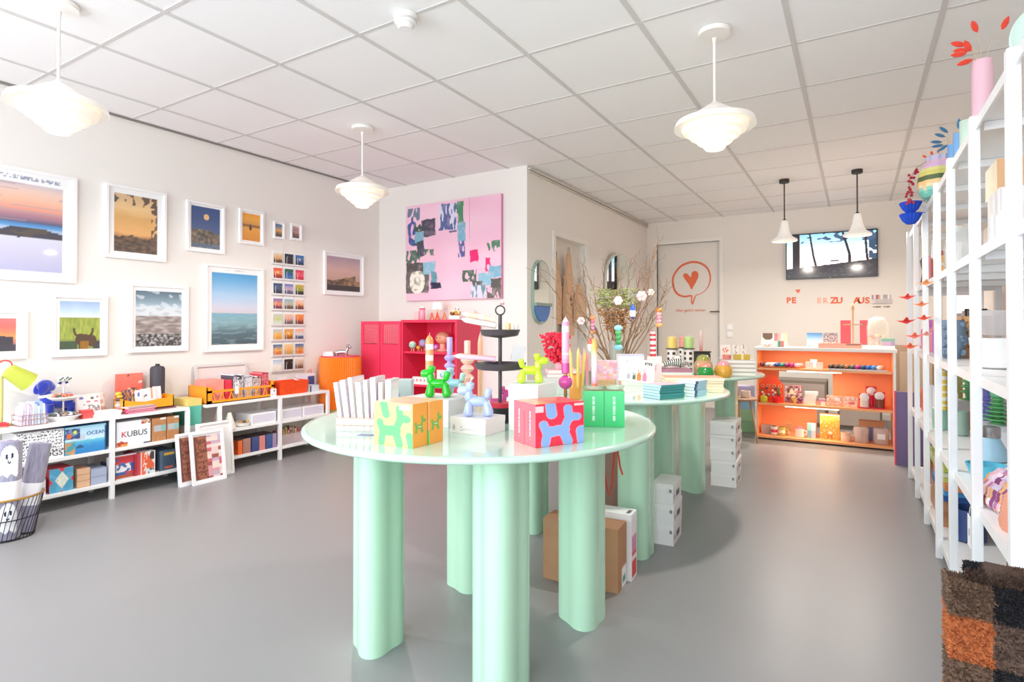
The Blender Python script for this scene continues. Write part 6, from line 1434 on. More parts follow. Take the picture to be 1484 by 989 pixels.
# on the orange stool
STZ = .8215
t = thing('dog_ornament', 'silver dog ornament on the orange stool', 'ornament', (SX + .04, SY - .02, STZ), radians(31))
sv = M('cfcaca', .2, .85); g = G(); g.tube([(-.06, 0, .03), (0, 0, .036), (.05, 0, .034)], [.02, .024, .018], 14); g.make('body', sv, t)
for x in (-.045, .045):
    for s in (-1, 1):
        g = G(); g.tube([(x, s * .012, .03), (x, s * .013, 0)], [.011, .008], 10); g.make('leg', sv, t)
g = G(); g.tube([(.045, 0, .04), (.06, 0, .075)], [.014, .012], 10); g.ball((.068, 0, .082), (.024, .017, .017)); g.make('head', sv, t)
for s in (-1, 1): g = G(); g.ball((.062, s * .018, .092), (.012, .006, .018)); g.make('ear', M('8a8480', .3, .6), t)
for i, (dx, dy, c_, lab) in enumerate(((-.09, -.03, 'f4c9d2', 'pale pink folded card lying at the left of the orange stool'), (-.04, -.1, 'f7eef0', 'white folded card in front of the silver dog'))):
    slab('folded_card', 'card', lab, .09, .06, .02 + .02 * i, (SX + dx, SY + dy, STZ), radians(31), c_, {'F': hues([c_, 'fbf4f4', 'f0b0c0'], 5, i)})
# ---------------------------------------------------------------- on and in the orange counter
CT = .8955; C1 = .6955; C2 = .3555; C3 = .0355; YC = 6.12
def toast(s, t): return 'f6f2ee' if s < .06 or s > .94 else ('7a5a3c' if hypot((s - .55) / .45, (t - .85) / .35) < 1 else ('d0604a' if t < .2 and nz(s, t, 12) > 0 else 'f6efe8'))
def swatch(s, t): return ['d98a9a', 'f0c0a8', 'e8f0e0', 'f6e8c0', 'cfe0d0', '4a8a7c', 'd96a60', 'f4dcd4'][int(s * 3.99) + 4 * (t < .45)]
boxY('photo_card', 'card', 'card with a brown round picture at the left end of the counter top', 1103, 1121, YC, .135, CT, 'f3ece6', {'F': toast}, .004)
boxY('photo_card', 'card', 'card of pastel swatches beside the brown round picture', 1122, 1141, YC, .135, CT, 'f3ece6', {'F': swatch}, .004)
boxY('photo_card', 'card', 'blue seascape card on the counter top', 1169, 1192, YC + .06, .14, CT, 'cfe2f2', {'F': lambda s, t: ramp([(0, '8fbbe0'), (.4, 'd0e4f2'), (.6, 'a9d0ee'), (1, '4f9ad8')], t)}, .004)
boxY('photo_card', 'card', 'grey tangled drawing card next to the blue seascape', 1193, 1214, YC + .06, .14, CT, 'd8d4d2', {'F': lambda s, t: mix('5a5658', 'e4dcda', .5 + 1.5 * nz(s, t, 12)) if t > .4 else ('e0705c' if nz(s, t, 9, 3) > .15 else 'ece4e0')}, .004)
boxY('serving_tray', 'tray', 'coral flat tray along the front of the counter top', 1186, 1249, 6.03, .045, CT, 'f0906e', {'F': lambda s, t: '9a5a48' if t > .5 and .64 < s < .98 else 'f2977a'}, .08)
boxY('flat_book', 'book', 'white flat book at the left of the coral tray', 1176, 1185.5, 6.03, .035, CT, 'f7f3ee', None, .07)
boxY('flat_book', 'book', 'white flat book at the right end of the counter top', 1250, 1297, 6.03, .03, CT, 'f8f4f0', None, .1)
boxY('notebook', 'book', 'bright red notebook standing on the counter top, nearer the heart door', 1218, 1233, 6.22, .26, CT, 'e83a40', {'F': lambda s, t: 'f4d8d0' if t < .1 else ('7a2c34' if t < .17 else 'e6404a')}, .012)
boxY('notebook', 'book', 'bright red notebook standing on the counter top, nearer the shelves', 1246, 1258, 6.22, .26, CT, 'd83a44', {'F': lambda s, t: 'f4d8d0' if t < .1 else ('b0444a' if t < .17 else 'd8444c')}, .012)
x = X_(1236, 6.15); t = thing('wooden_stand', 'slim wooden pole ornament between the red notebooks', 'ornament', (x, 6.17, CT)); g = G(); g.cyl((0, 0, 0), .03, .01, 18); g.lathe([(.008, .01), (.008, .35), (.014, .36), (.014, .4), (.004, .42)], 12); g.make('pole', M('d8b48e', .5), t); g = G(); g.cb((0, 0, .22), (.16, .01, .012)); g.make('cross_bar', M('d8b48e', .5), t)
x = X_(1272, 6.2); t = thing('glass_jar', 'big clear glass jar of colourful sweets on the counter top', 'jar', (x, 6.22, CT))
g = G(); g.lathe([(.075, 0), (.085, .01), (.09, .2), (.07, .27), (.04, .29), (.036, .29), (.065, .265), (.084, .2), (.08, .012)], 30); g.make('jar_body', GLASS('ece6da', .03, .3), t)
g = G(); q = random.Random(2)
for i in range(60):
    a = q.uniform(0, 6.28); u = .066 * sqrt(q.random()); g.ball((u * cos(a), u * sin(a), .024 + q.uniform(0, .1)), .013, 7, 5, q.choice(['f0b04a', 'e0884a', 'd8605a', 'f2d060', 'c080b0', 'f0e0c0']))
o = g.make('sweets', PR(.4), t); o['kind'] = 'stuff'
boxY('gift_box', 'box', 'mint and lilac box at the right end of the counter top', 1277, 1297, 6.04, .065, CT + .031, 'b8dcc4', {'F': lambda s, t: 'e8c4dc' if t < .55 and s < .7 else ('c9b0d4' if t < .55 else '9fd0b4')}, .08)
# slanted spectacle cases
def cases(x0, x1, n, cols, names, grp, tray):
    for i in range(n):
        x = x0 + (x1 - x0) * (i + .5) / n
        t = thing('spectacle_case', '%s spectacle case, %s from the left in the %s row of the counter shelf' % (names[i % len(names)], NTH[i], tray), 'case', (x, 6.1, C1 + .012), 0, grp, rot=(0, radians(-24), radians(-18)))
        g = G(); g.tube([(0, -.075, .018), (0, -.06, .018), (0, .06, .018), (0, .075, .018)], [.01, .02, .02, .01], 12); g.make('body', M(cols[i % len(cols)], .4), t)
        g = G(); g.cb((0, -.02, .038), (.007, .06, .003)); g.make('stripe', M('f0e4dc', .4), t)
cases(-.79, -.44, 8, ['7a3440', 'c9ccd8', 'f0ece8', '2f5aa8', '3f8a7c', '8a2f7a', 'c02a78', 'f0b8c8'], ['wine', 'silver', 'white', 'blue', 'teal', 'plum', 'magenta', 'pink'], 'spectacle cases in the left row', 'left')
cases(-.2, .22, 10, ['3a3434', '5a4038', '4a4a3c', '8a5a3c', '3c5a50', 'b02a80', '2c4a6a', '2f64b8', '3f8ad0', 'f0e4e0'], ['black', 'dark brown', 'olive', 'brown', 'dark green', 'magenta', 'navy', 'blue', 'light blue', 'cream'], 'spectacle cases in the right row', 'right')
slab('display_tray', 'tray', 'thin grey tray under the right row of spectacle cases', .46, .03, .012, (.01, 6.02, C1), 0, 'd8d4d8', None)
for i, (a, b, h, y, lab) in enumerate(((1167, 1178, .066, 6.05, 'white paper cube left in the counter top shelf'), (1174, 1184, .085, 6.14, 'white paper cube behind the other two in the counter top shelf'), (1182, 1192, .062, 6.05, 'white paper cube right in the counter top shelf'))):
    boxY('paper_cube', 'box', lab, a, b, y, h, C1, 'f8f2ee', {'T': 'f4c8b0'}, .06, 'white paper cubes')
# key ring display
x = X_(1117, 6.1); t = thing('key_ring_display', 'red orange house shaped display hung with key rings', 'display stand', (x, 6.14, C2))
m4 = Matrix(((1, 0, 0, 0), (0, 0, -1, 0), (0, 1, 0, 0), (0, 0, 0, 1)))
g = G(); g.prism([(-.11, 0), (.11, 0), (.11, .17), (.05, .235), (.03, .26), (-.03, .26), (-.05, .235), (-.11, .17)], 0, .012, mat=m4); g.box(-.11, .11, -.07, 0, 0, .012); g.make('board', M('f0501e', .4), t, smooth=False)
for i in range(4):
    xx = -.08 + .052 * i; g = G(); g.tube([(xx + .014 * cos(a), -.017, .155 + .014 * sin(a)) for a in [6.283 * k / 14 for k in range(14)]], .003, 6, closed=True); g.make('ring', M('f4d0a0', .3, .6), t)
    g = G(); q = random.Random(i)
    for k in range(5): g.ball((xx + q.uniform(-.014, .014), -.02, .13 - .02 * k), .012, 8, 6, q.choice(['4a4a5c', 'c8ccd8', 'e8e0d8', 'd8503c', '6a8a5a']))
    g.make('charm', PR(.4), t)
for i, (dx, c_, lab) in enumerate(((-.06, 'c8c83c', 'small yellow green pot at the foot of the key ring display'), (.05, 'e8202c', 'bright red pot at the foot of the key ring display'))):
    t = thing('candle_pot', lab, 'pot', (x + dx, 6.055, C2 + .0005)); g = G(); g.lathe([(.028, 0), (.036, .02), (.034, .055), (.024, .06), (.02, .058)], 18); g.make('body', M(c_, .35), t)
boxY('gift_box', 'box', 'mauve flowered box on the middle counter shelf', 1137, 1161, 6.14, .165, C2, 'a8606a', {'F': lambda s, t: 'd8d4a8' if hypot(s - .42, t - .62) < .14 else pick(['a8606a', 'c08088', '7a4450', 'e0b8b0', '4a4438'], s, t, 9, 4)}, .1, n=30)
for i in range(3):
    x = X_(1143 + 8 * i, 6.06); t = thing('sweet_bag', '%s clear bag of sweets before the mauve flowered box' % NTH[i], 'bag', (x, 6.07, C2), 0, 'clear bags of sweets'); g = G(); q = random.Random(i + 5)
    for k in range(14): g.ball((q.uniform(-.018, .018), q.uniform(-.012, .012), .012 + .055 * q.random()), .011, 7, 5, q.choice([['8a5060', 'c08890'], ['e0b040', 'f0d080'], ['7a2f6a', 'b060a0']][i]))
    g.make('content', PR(.3, .5), t); g = G(); g.tube([(0, 0, .075), (0, 0, .1)], [.008, .014], 8); g.make('knot', M('e8dcd4', .3), t)
for i, w in enumerate((.1, .1, .11)):
    slab('paper_carton', 'box', 'white carton, %s of the pile on the middle counter shelf' % ('lowest', 'middle', 'topmost')[i], w, .09, (.06, .028, .03)[i], (X_(1173, 6.1) + .006 * i, 6.13, C2 + (0, .0605, .089)[i]), .05 * i, 'f0e0dc', {'F': 'f3e2de'}, 'white cartons on the counter shelf')
boxY('small_pot', 'box', 'small pink and white box beside the white cartons', 1186, 1195.5, 6.07, .06, C2, 'e8b8c8', {'F': lambda s, t: 'f4ece8' if t < .6 and s > .3 else 'd890a8'}, .05)
for i, (a, b) in enumerate(((1197, 1219.5), (1220.5, 1242))):
    boxY('clear_pack', 'box', ['clear pack with brown items on the middle counter shelf', 'clear pack with a red fish shape on the middle counter shelf'][i], a, b, 6.08, .095, C2, 'e8c0a0', {'F': [lambda s, t: 'f4e8e0' if .5 < s < .9 and .5 < t < .8 else pick(['e8b090', 'd89a7a', 'f0d0b8'], s, t, 7, 1), lambda s, t: 'd85048' if hypot((s - .62) / 2, t - .38) < .12 else pick(['f0c4a4', 'e8a890', 'f4d8c4'], s, t, 6, 2)][i]}, .06, 'clear packs on the counter shelf', PR(.15, .7))
for i, (px, y, h, lab) in enumerate(((1252, 6.07, .13, 'red and white sweet dispenser at the front of the counter shelf'), (1262, 6.16, .19, 'red clock faced dispenser at the back of the counter shelf'), (1274, 6.08, .15, 'red clock faced dispenser at the right of the counter shelf'))):
    x = X_(px, y); t = thing('sweet_dispenser', lab, 'dispenser', (x, y, C2), 0, 'red dispensers')
    g = G(); g.box(-.042, .042, -.035, .035, 0, .012); g.box(-.042, .042, .012, .035, .012, h); g.make('body', M('e01f3c', .35), t, smooth=False)
    g = G(); g.lathe([(.036, .013), (.036, h * .55), (.03, h * .58)], 20); g.make('cup', M(('f0e4dc', 'e8304a', '8a4a34')[i], .2, coat=.6, alpha=.9), t)
    g = G(); g.lathe([(.036, 0), (.038, .006), (.03, .012)], 22, mat=Matrix.Translation((0, .0, h * .78)) @ Matrix.Rotation(pi / 2, 4, 'X')); g.make('dial', M('f6f0ec', .4), t)
# bottom board
boxY('mug_set', 'box', 'grey set of mugs at the left of the bottom counter board', 1103, 1118, 6.12, .085, C3, 'b0a8a4', {'F': lambda s, t: mix('c4bcb8', '9a9290', s)}, .08)
for i, (px, cs, lab) in enumerate(((1121.5, ['f0e8e4', 'd0304a', '3a2c2c'], 'red and white mug on the bottom counter board'), (1132.5, ['d8c060', 'f4ecd8', '7a6a4a'], 'yellow patterned mug on the bottom counter board'), (1158, ['f8f2ee', 'f8f2ee', 'e8e0dc'], 'white mug with a pink lid on the bottom counter board'), (1224.5, ['f0c8a8', 'f4d4bc', 'ecc0a0'], 'peach cup beside the amber box'))):
    x = X_(px, 6.1); t = thing('mug', lab, 'mug', (x, 6.1, C3), 0, 'mugs on the bottom counter board'); r = .031 if i < 2 else .04
    g = G(); n = 18; g.lathe([(r * .9, 0, cs[2]), (r, .004, cs[2]), (r, .028, cs[0]), (r, .055, cs[1]), (r, .085, cs[0]), (r * .9, .085, cs[0]), (r * .86, .01, cs[2])], n); g.make('cup', PR(.3, .4), t)
    g = G(); g.tube([(r, 0, .066), (r + .02, 0, .06), (r + .02, 0, .03), (r, 0, .022)], .005, 7); g.make('handle', M(cs[0], .3), t)
    if i == 2: g = G(); g.lathe([(r * .95, .0855), (r, .09), (r * .7, .1), (.008, .104)], n); o = g.make('lid', M('e05a6a', .4), t)
boxY('tin', 'box', 'tall brown box on the bottom counter board', 1138.5, 1146, 6.12, .12, C3, 'c8926a', {'F': lambda s, t: 'e8b088' if t < .35 and s > .4 else 'b98058'}, .05)
boxY('gift_box', 'box', 'light blue and white box on the bottom counter board', 1169, 1181.5, 6.1, .135, C3, '8fc0d0', {'F': lambda s, t: ('e8e4ec' if s > .52 else 'a4d4d8') if t > .5 else ('d8c8d4' if s > .52 else '7fb0c8')}, .08)
def amber(s, t):
    if hypot(s - .52, (t - .28) * 1.5) < .1: return 'fbe8d0'
    if .36 < s < .68 and .04 < t < .2 and nz(s, t, 20) > 0: return 'a05a28'
    return 'f8e0b0' if t > .95 else ('f6d2a0' if nz(s, t, 14, 2) > .3 else 'f0a02c')
boxY('advent_box', 'box', 'tall amber box with a small white figure on the bottom counter board', 1187.5, 1216, 6.1, .235, C3, 'e8982c', {'F': amber}, .08, n=34)
for i, (px, c_, lab) in enumerate(((1247, 'd0a898', 'wide clear jar of pink wrapped sweets on the bottom counter board'), (1276, 'e8c8b0', 'clear jar with a white label at the right of the bottom counter board'))):
    x = X_(px, 6.1); t = thing('storage_jar', lab, 'jar', (x, 6.12, C3), 0, 'storage jars')
    g = G(); g.lathe([(.06, 0), (.064, .006), (.064, .13), (.05, .145), (.046, .145), (.058, .128), (.058, .01)], 24); g.make('jar_body', GLASS('f0e4dc', .04, .35), t)
    g = G(); q = random.Random(i + 30)
    for k in range(45):
        a = q.uniform(0, 6.28); u = .046 * sqrt(q.random()); g.ball((u * cos(a), u * sin(a), .018 + .09 * q.random()), .012, 7, 5, q.choice([['f0d0c8', 'e09a90', 'c8706a', 'f8ece8'], ['f0d8c0', 'e8b898', 'f4ece4']][i]))
    o = g.make('content', PR(.3, .4), t); o['kind'] = 'stuff'
    if i: g = G(); g.box(-.03, .03, -.068, -.062, .05, .1); g.make('label_sticker', M('f8f4f2', .5), t, smooth=False)
slab('cardboard_box', 'box', 'brown box with a blue front behind the storage jars', .2, .1, .18, (X_(1262, 6.28), 6.3, C3), 0, 'c08858', {'F': lambda s, t: '6a78a8' if t < .72 and s > .3 else 'c89060'})
# board leaning at the far end of the white shelving, brown case behind the counter
t = thing('display_board', 'tall pink edged board with a purple face at the far end of the white shelves', 'board', (.46, 5.46, 0)); g = G(); g.box(-.19, .2, -.02, .01, .0, .58); g.make('board_face', M('7a6a96', .5), t, smooth=False); g = G(); g.box(-.2, -.19, -.026, .02, .0, .585); g.make('edge_strip', M('f0506a', .45), t, smooth=False)
t = thing('brown_case', 'tall brown case standing behind the right end of the counter', 'case', (.5, 7.0, 0)); g = G(); g.box(-.17, .2, 0, .3, 0, .9, bev=.01); g.make('body', M('9a8672', .6), t, smooth=False); g = G(); g.box(-.12, .15, -.012, 0, .06, .84); g.make('front_panel', M('ab9882', .6), t, smooth=False)
# ---------------------------------------------------------------- goods on the long white shelving
def yx(px, x): return min(onx(px, 500, x).y, 4.93)
L5, L4, L3, L2, L1 = [z + .0006 for z in SHZ]
def rbox(name, cat, lab, px, x, w, d, h, z, base, arts=None, grp=None, rz=0, m=None):
    """carton on the rack; px = its left edge on the photo, x = distance from the room axis"""
    y = px if px < 20 else yx(px, x); return slab(name, cat, lab, w, d, h, (x + w / 2, y - d / 2, z), rz, base, arts, grp, m or PR(.5, .1))
def turned(name, cat, lab, px, x, z, prof, col, part='body', grp=None, rough=.35, coat=.2, n=26, alpha=1):
    y = px if px < 20 else yx(px, x); t = thing(name, lab, cat, (x, y, z), 0, grp); g = G(); g.lathe(prof, n); g.make(part, M(col, rough, coat=coat, alpha=alpha), t); return t
def vase_prof(r, h, neck=.8): return [(r * .8, 0), (r, h * .06), (r, h * .9), (r * neck, h), (r * neck * .9, h), (r * .88, h * .88), (r * .8, h * .05)]
# top board
t = turned('tall_vase', 'vase', 'tall pale pink vase with red bunny tail grass on the top board', 1427, .43, L5, vase_prof(.035, .37, .9), 'f3c4d2', 'vase_body', 'vases on the top board')
def tails(t, base_z, items, col, r=.011, L=.05):
    for i, (dx, dy, dz, tilt, az) in enumerate(items):
        g = G(); m_ = Matrix.Translation((dx, dy, dz)) @ Matrix.Rotation(az, 4, 'Z') @ Matrix.Rotation(tilt, 4, 'Y')
        g.lathe([(r * .3, -L / 2), (r * .9, -L * .25), (r, 0), (r * .8, L * .28), (r * .2, L / 2)], 12, mat=m_); g.make('grass_tail', M(col, .9, var=.25, vscale=90, sheen=.5), t)
        g = G(); q = m_ @ V((0, 0, -L / 2)); g.tube([(0, 0, base_z - .04), (dx * .4, dy * .4, (base_z + q.z) / 2 + .02), tuple(q)], .0011, 5); g.make('stalk', M('d8c0a0', .8), t)
tails(t, .37, [(-.075, .0, .455, -1.2, .2), (-.065, .01, .43, -1.35, .1), (-.075, -.01, .41, -1.5, 0), (-.045, .0, .44, -.4, .2), (-.055, -.005, .375, -1.75, 0), (-.02, .02, .52, -.35, .3), (.07, .0, .5, .4, 0)], 'e8442c')
t = turned('round_platter', 'platter', 'large pale mint round platter standing on the top board near the street', 1475, .5, L5, [(.001, 0)] * 2, 'd3eadf') if False else thing('round_platter', 'large pale mint round platter standing on the top board nearest the street', 'platter', (.52, 2.13, L5), 0)
g = G(); g.lathe([(.001, -.006), (.128, -.006), (.14, .006), (.136, .012), (.12, .002), (.001, .002)], 48, mat=Matrix.Translation((0, 0, .139)) @ Matrix.Rotation(radians(74), 4, 'X')); g.make('plate', M('d3eadf', .4), t)
g = G(); g.cb((0, .05, .02), (.1, .08, .04)); g.make('stand', M('d9d6ea', .5), t, smooth=False)
turned('square_vase', 'vase', 'pale mint vase between the pink and blue vases on the top board', 1406, .425, L5, vase_prof(.032, .225, 1), 'd2ead8', 'vase_body', 'vases on the top board')
for i, px in enumerate((1383, 1392)):
    t = turned('slim_vase', 'vase', ['sky blue slim vase with blue grass tails, farther one on the top board', 'sky blue slim vase beside its twin, nearer one on the top board'][i], px, .41, L5, vase_prof(.022, .215, 1), '7fb4ea', 'vase_body', 'vases on the top board')
    if i == 0: tails(t, .215, [(-.05, 0, .27, -1.1, 0), (-.065, 0, .24, -1.4, .1), (-.06, .01, .222, -1.6, 0), (-.035, 0, .295, -.8, .1), (-.04, .0, .205, -2.2, .1)], '3f7396', .008, .046)
    else: tails(t, .215, [(.0, 0, .26, .05, 0), (.01, .01, .25, .3, 1)], '4479a0', .008, .046)
# striped pastel lantern vase, leaning out over the shelf edge
y = yx(1354, .35); t = thing('striped_vase', 'wide pastel striped ruffled vase with a zigzag hem on the top board', 'vase', (.375, y, L5), 0)
g = G(); n, k = 44, 26; cols = ['6fbfae', '8fd0c4', 'f2d8a8', 'f6c98a', '5a6a44', 'e0d478', 'e8e090', 'eabfe4', 'f0c4dc', 'c9c4e0']
vv = []
for j in range(k + 1):
    u = j / k; r = .052 + .04 * sin(pi * min(1, u * 1.05 + .1)) ** .7; vv.append([g.bm.verts.new(((r + .003 * cos(11 * 2 * pi * i / n)) * cos(2 * pi * i / n), (r + .003 * cos(11 * 2 * pi * i / n)) * sin(2 * pi * i / n), .215 * u)) for i in range(n)])
for j in range(k):
    for i in range(n):
        u = (j + .5) / k + (.035 * (1 if (i // 2) % 2 else -1) if j < 8 else 0); g._paint([g.bm.faces.new((vv[j][i], vv[j][(i + 1) % n], vv[j + 1][(i + 1) % n], vv[j + 1][i]))], cols[max(0, min(9, int(u * 10)))])
g._paint([g.bm.faces.new(vv[0][::-1])], '6fbfae'); g.make('vase_body', PR(.5), t)
tails(t, .2, [(-.03, 0, .235, -.3, 0), (.0, .01, .245, .3, 0), (-.06, .01, .225, -.9, 0)], 'ee5a30', .006, .022)
g = G(); q = random.Random(6); g2 = G(); last = V((-.04, 0, .17))
path = [V((-.04, 0, .2)), V((-.095, 0, .17)), V((-.125, 0, .11)), V((-.13, 0, .05)), V((-.12, 0, -.005))]
g2.tube(path, .0014, 5)
for i in range(26):
    p = path[1 + i % 4].lerp(path[min(4, 2 + i % 4)], q.random()) + V((q.uniform(-.018, .018), q.uniform(-.015, .015), q.uniform(-.012, .012))); g.ball(p, .0075, 7, 5)
g.make('berry', M('b8283c', .5), t); g2.make('berry_twig', M('7a5a44', .8), t)
rbox('gift_box', 'box', 'green and yellow box on the top board beyond the striped vase', 1343, .36, .06, .1, .15, L5, '7fb89a', {'F': lambda s, t: '6fae8e' if s < .5 else ('eee06a' if t > .5 else '8fd0a8')})
y = yx(1334, .40); t = thing('paper_pompom', 'pale pink paper pompom on the top board', 'pompom', (.47, y, L5 + .004)); g = G()
for i in range(18): g.ball((.02 * cos(i * 2.4), .02 * sin(i * 2.4), .05 + .03 * cos(i * 1.3)), (.035, .035, .02), 8, 6, mat=Matrix.Rotation(i * .7, 4, 'X'))
g.make('paper_layers', M('f6a6aa', .8), t)
y = onx(1321, 500, .262).y
for i in range(2):
    t = thing('hanging_paper_fan', '%s of the two royal blue fan shaped paper ornaments on the far shelf end' % ('lower', 'upper')[i], 'ornament', (.262, y, (1.664, 1.727)[i]), 0, 'royal blue paper fans'); g = G(); k = 36
    rr = [[V(((.054 if (q_ % 2) else .048) * s_ * cos(2 * pi * q_ / k), (.054 if (q_ % 2) else .048) * s_ * sin(2 * pi * q_ / k), z_ * .6)) for q_ in range(k)] for s_, z_ in ((.35, -.004), (.7, .028), (1, .085), (.85, .095), (.3, .098))]
    g.skin(rr); g.make('fan_body', M('1c4cc4', .7), t, ang=20)
    g = G(); g.tube([(.0, 0, .058), (.03, 0, .061), (.066, 0, .055)], .002, 5); g.make('thread', M('1c4cc4', .7), t)
# fourth board
for i, (px, x, w, d, h, z, lab) in enumerate(((1433, .37, .17, .1, .095, 0, 'white carton lowest left in the white pile on the fourth board'), (1450, .37, .17, .1, .095, 0, 'white carton lowest right in the white pile on the fourth board'), (1433, .385, .15, .2, .085, .0955, 'white carton on top of the white pile on the fourth board'))):
    rbox('storage_carton', 'carton', lab, px, x, w, d - .008, h, L4 + z, 'f0eeee', {'F': lambda s, t: 'f4f2f2' if .03 < s < .97 else 'd8d6d6', 'L': lambda s, t: 'e9e7e8'}, 'white cartons on the fourth board')
rbox('kraft_box', 'box', 'cream and brown box topmost on the white pile on the fourth board', 1430, .395, .14, .19, .11, L4 + .183, 'e0b488', {'L': lambda s, t: 'f4e8cc', 'F': lambda s, t: 'e2b184'})
rbox('kraft_box', 'box', 'brown box at the street end of the fourth board', 1487, .4, .15, .11, .2, L4, 'd8a070', None)
t = turned('glass_pitcher', 'pitcher', 'clear glass pitcher on the fourth board', 1391, .43, L4, [(.05, 0), (.058, .01), (.062, .12), (.045, .2), (.05, .23), (.046, .23), (.041, .2), (.057, .12), (.052, .012)], 'e8ecec', 'glass_body', None, .03, 1, 26, .35)
g = G(); g.tube([(-.055, 0, .18), (-.1, 0, .17), (-.105, 0, .09), (-.06, 0, .05)], .007, 8); g.make('handle', GLASS('dfe6e6', .03, .5), t)
for i, px in enumerate((1384, 1394)): turned('drinking_glass', 'glass', 'clear drinking glass beside the pitcher, %s' % ('farther', 'nearer')[i], px, .38, L4, [(.026, 0), (.03, .004), (.034, .1), (.031, .1), (.027, .008)], 'eef0f0', 'glass_body', 'drinking glasses', .03, 1, 20, .35)
rbox('kraft_box', 'box', 'peach box on the fourth board between the middle posts', 1359, .42, .09, .14, .16, L4, 'f0ac6a', {'L': lambda s, t: 'e8a060', 'F': lambda s, t: 'f4b878'})
for i, (c_, h) in enumerate((('d8405c', .2), ('e87a88', .19), ('b85a48', .21))): rbox('book', 'book', '%s standing book on the far part of the fourth board' % ('raspberry', 'pink', 'rust')[i], 1345 + 2.2 * i, .40, .12, .05, h, L4, c_, None, 'books on the fourth board')
for i, (px, c_, h, lab) in enumerate(((1342, '4a4a48', .26, 'dark wire cage ornament'), (1350, '9ab84a', .2, 'green leafy ornament'))):
    t = turned('ornament', 'ornament', lab + ' at the far end of the fourth board', px, .42 + .14 * i, L4, [(.03, 0), (.035, .01), (.02, h * .5), (.034, h * .8), (.01, h)], c_)
# third board: dish ware, bags, bottles
t = turned('white_bowl', 'bowl', 'big white bowl on the third board', 1448, .46, L3, [(.05, 0), (.07, .008), (.088, .09), (.09, .115), (.085, .115), (.082, .09), (.062, .012)], 'f6f6f4', 'bowl_body', None, .25, .5, 34)
for i, (px, x, z, r, h, lab) in enumerate(((1437, .47, .118, .05, .1, 'cut glass bowl stacked in the big white bowl'), (1455, .44, .118, .0, .1, ''))):
    if not lab: continue
    y = yx(1448, .46); t = thing('glass_bowl', lab, 'bowl', (.46, y, L3 + .118)); g = G(); g.lathe([(.045, 0), (.06, .008), (.084, .08), (.08, .1), (.075, .1), (.078, .08), (.055, .014)], 16); g.make('bowl_body', GLASS('d9d2d2', .05, .5), t, ang=10)
for i in range(4):
    y = 0; t = thing('wooden_spoon', 'wooden spoon lying behind the glass bowl on the third board, %s' % NTH[i], 'spoon', (.575 + .042 * i, 2.09 - .03 * i, L3 + .012), 0, 'wooden spoons'); g = G(); g.tube([(0, -.1, .11), (0, .06, .16)], .006, 8); g.make('handle', M('a87a54', .6), t); g = G(); g.ball((0, .085, .168), (.018, .028, .008)); g.make('spoon_head', M('b58660', .6), t); g = G(); g.box(-.006, .006, -.1, -.08, -.0115, .11); g.make('rest', M('a87a54', .6), t)
rbox('kraft_box', 'box', 'brown box with black handwriting on the third board', 1386, .46, .12, .16, .16, L3 + .05, 'd9a46c', {'L': lambda s, t: '4a3424' if nz(s * 2, t, 9, 2) > .34 else 'd9a46c', 'F': lambda s, t: '3a2c20' if abs(nz(s * 1.5, t, 7, 2)) < .04 else 'e0ac74'})
rbox('kraft_box', 'box', 'plain brown box under the handwritten one on the third board', 1386, .455, .13, .17, .049, L3, 'c8946a', None)
y = yx(1376, .40); t = thing('felt_bag', 'blue grey knobbly felt bag on the third board', 'bag', (.41, y, L3)); g = G(); k = 20
g.skin([[V((.05 * s_ * cos(2 * pi * i / k), .085 * s_ * sin(2 * pi * i / k), z_)) for i in range(k)] for s_, z_ in ((.7, 0), (.95, .05), (1.1, .12), (1.0, .19), (.9, .19), (.9, .1))])
q = random.Random(3)
for i in range(60): a = q.uniform(0, 6.28); z_ = q.uniform(.02, .17); g.ball((.05 * 1.05 * cos(a), .085 * 1.05 * sin(a), z_), .012, 7, 5)
g.make('bag_body', M('7f95ac', .9), t)
for i, (px, c_, h) in enumerate(((1386, 'd8cfc8', .24), (1390, 'c05a8a', .22), (1394, 'e8dcd4', .25), (1398, '3a3436', .26), (1402, '6a6264', .25))): rbox('book', 'book', '%s book standing at the back of the third board' % ('pale grey', 'magenta', 'cream', 'black', 'dark grey')[i], px, .545, .1, .028, h, L3, c_, None, 'books on the third board')
for i, (px, c_, lab) in enumerate(((1343, 'f08ab8', 'pink bottle'), (1350, 'c85ac0', 'orchid bottle'), (1355, 'e88a9a', 'coral bottle'), (1361, 'b06ad0', 'violet bottle'))):
    t = turned('bottle', 'bottle', lab + ' on the far half of the third board', px, .42, L3, [(.03, 0), (.033, .006), (.033, .13), (.014, .16), (.014, .2), (.006, .2)], c_, 'glass_body', 'coloured bottles on the third board', .15, .6)
    g = G(); g.cyl((0, 0, .2005), .015, .022, 14); g.make('cap', M('f4e8dc', .4), t)
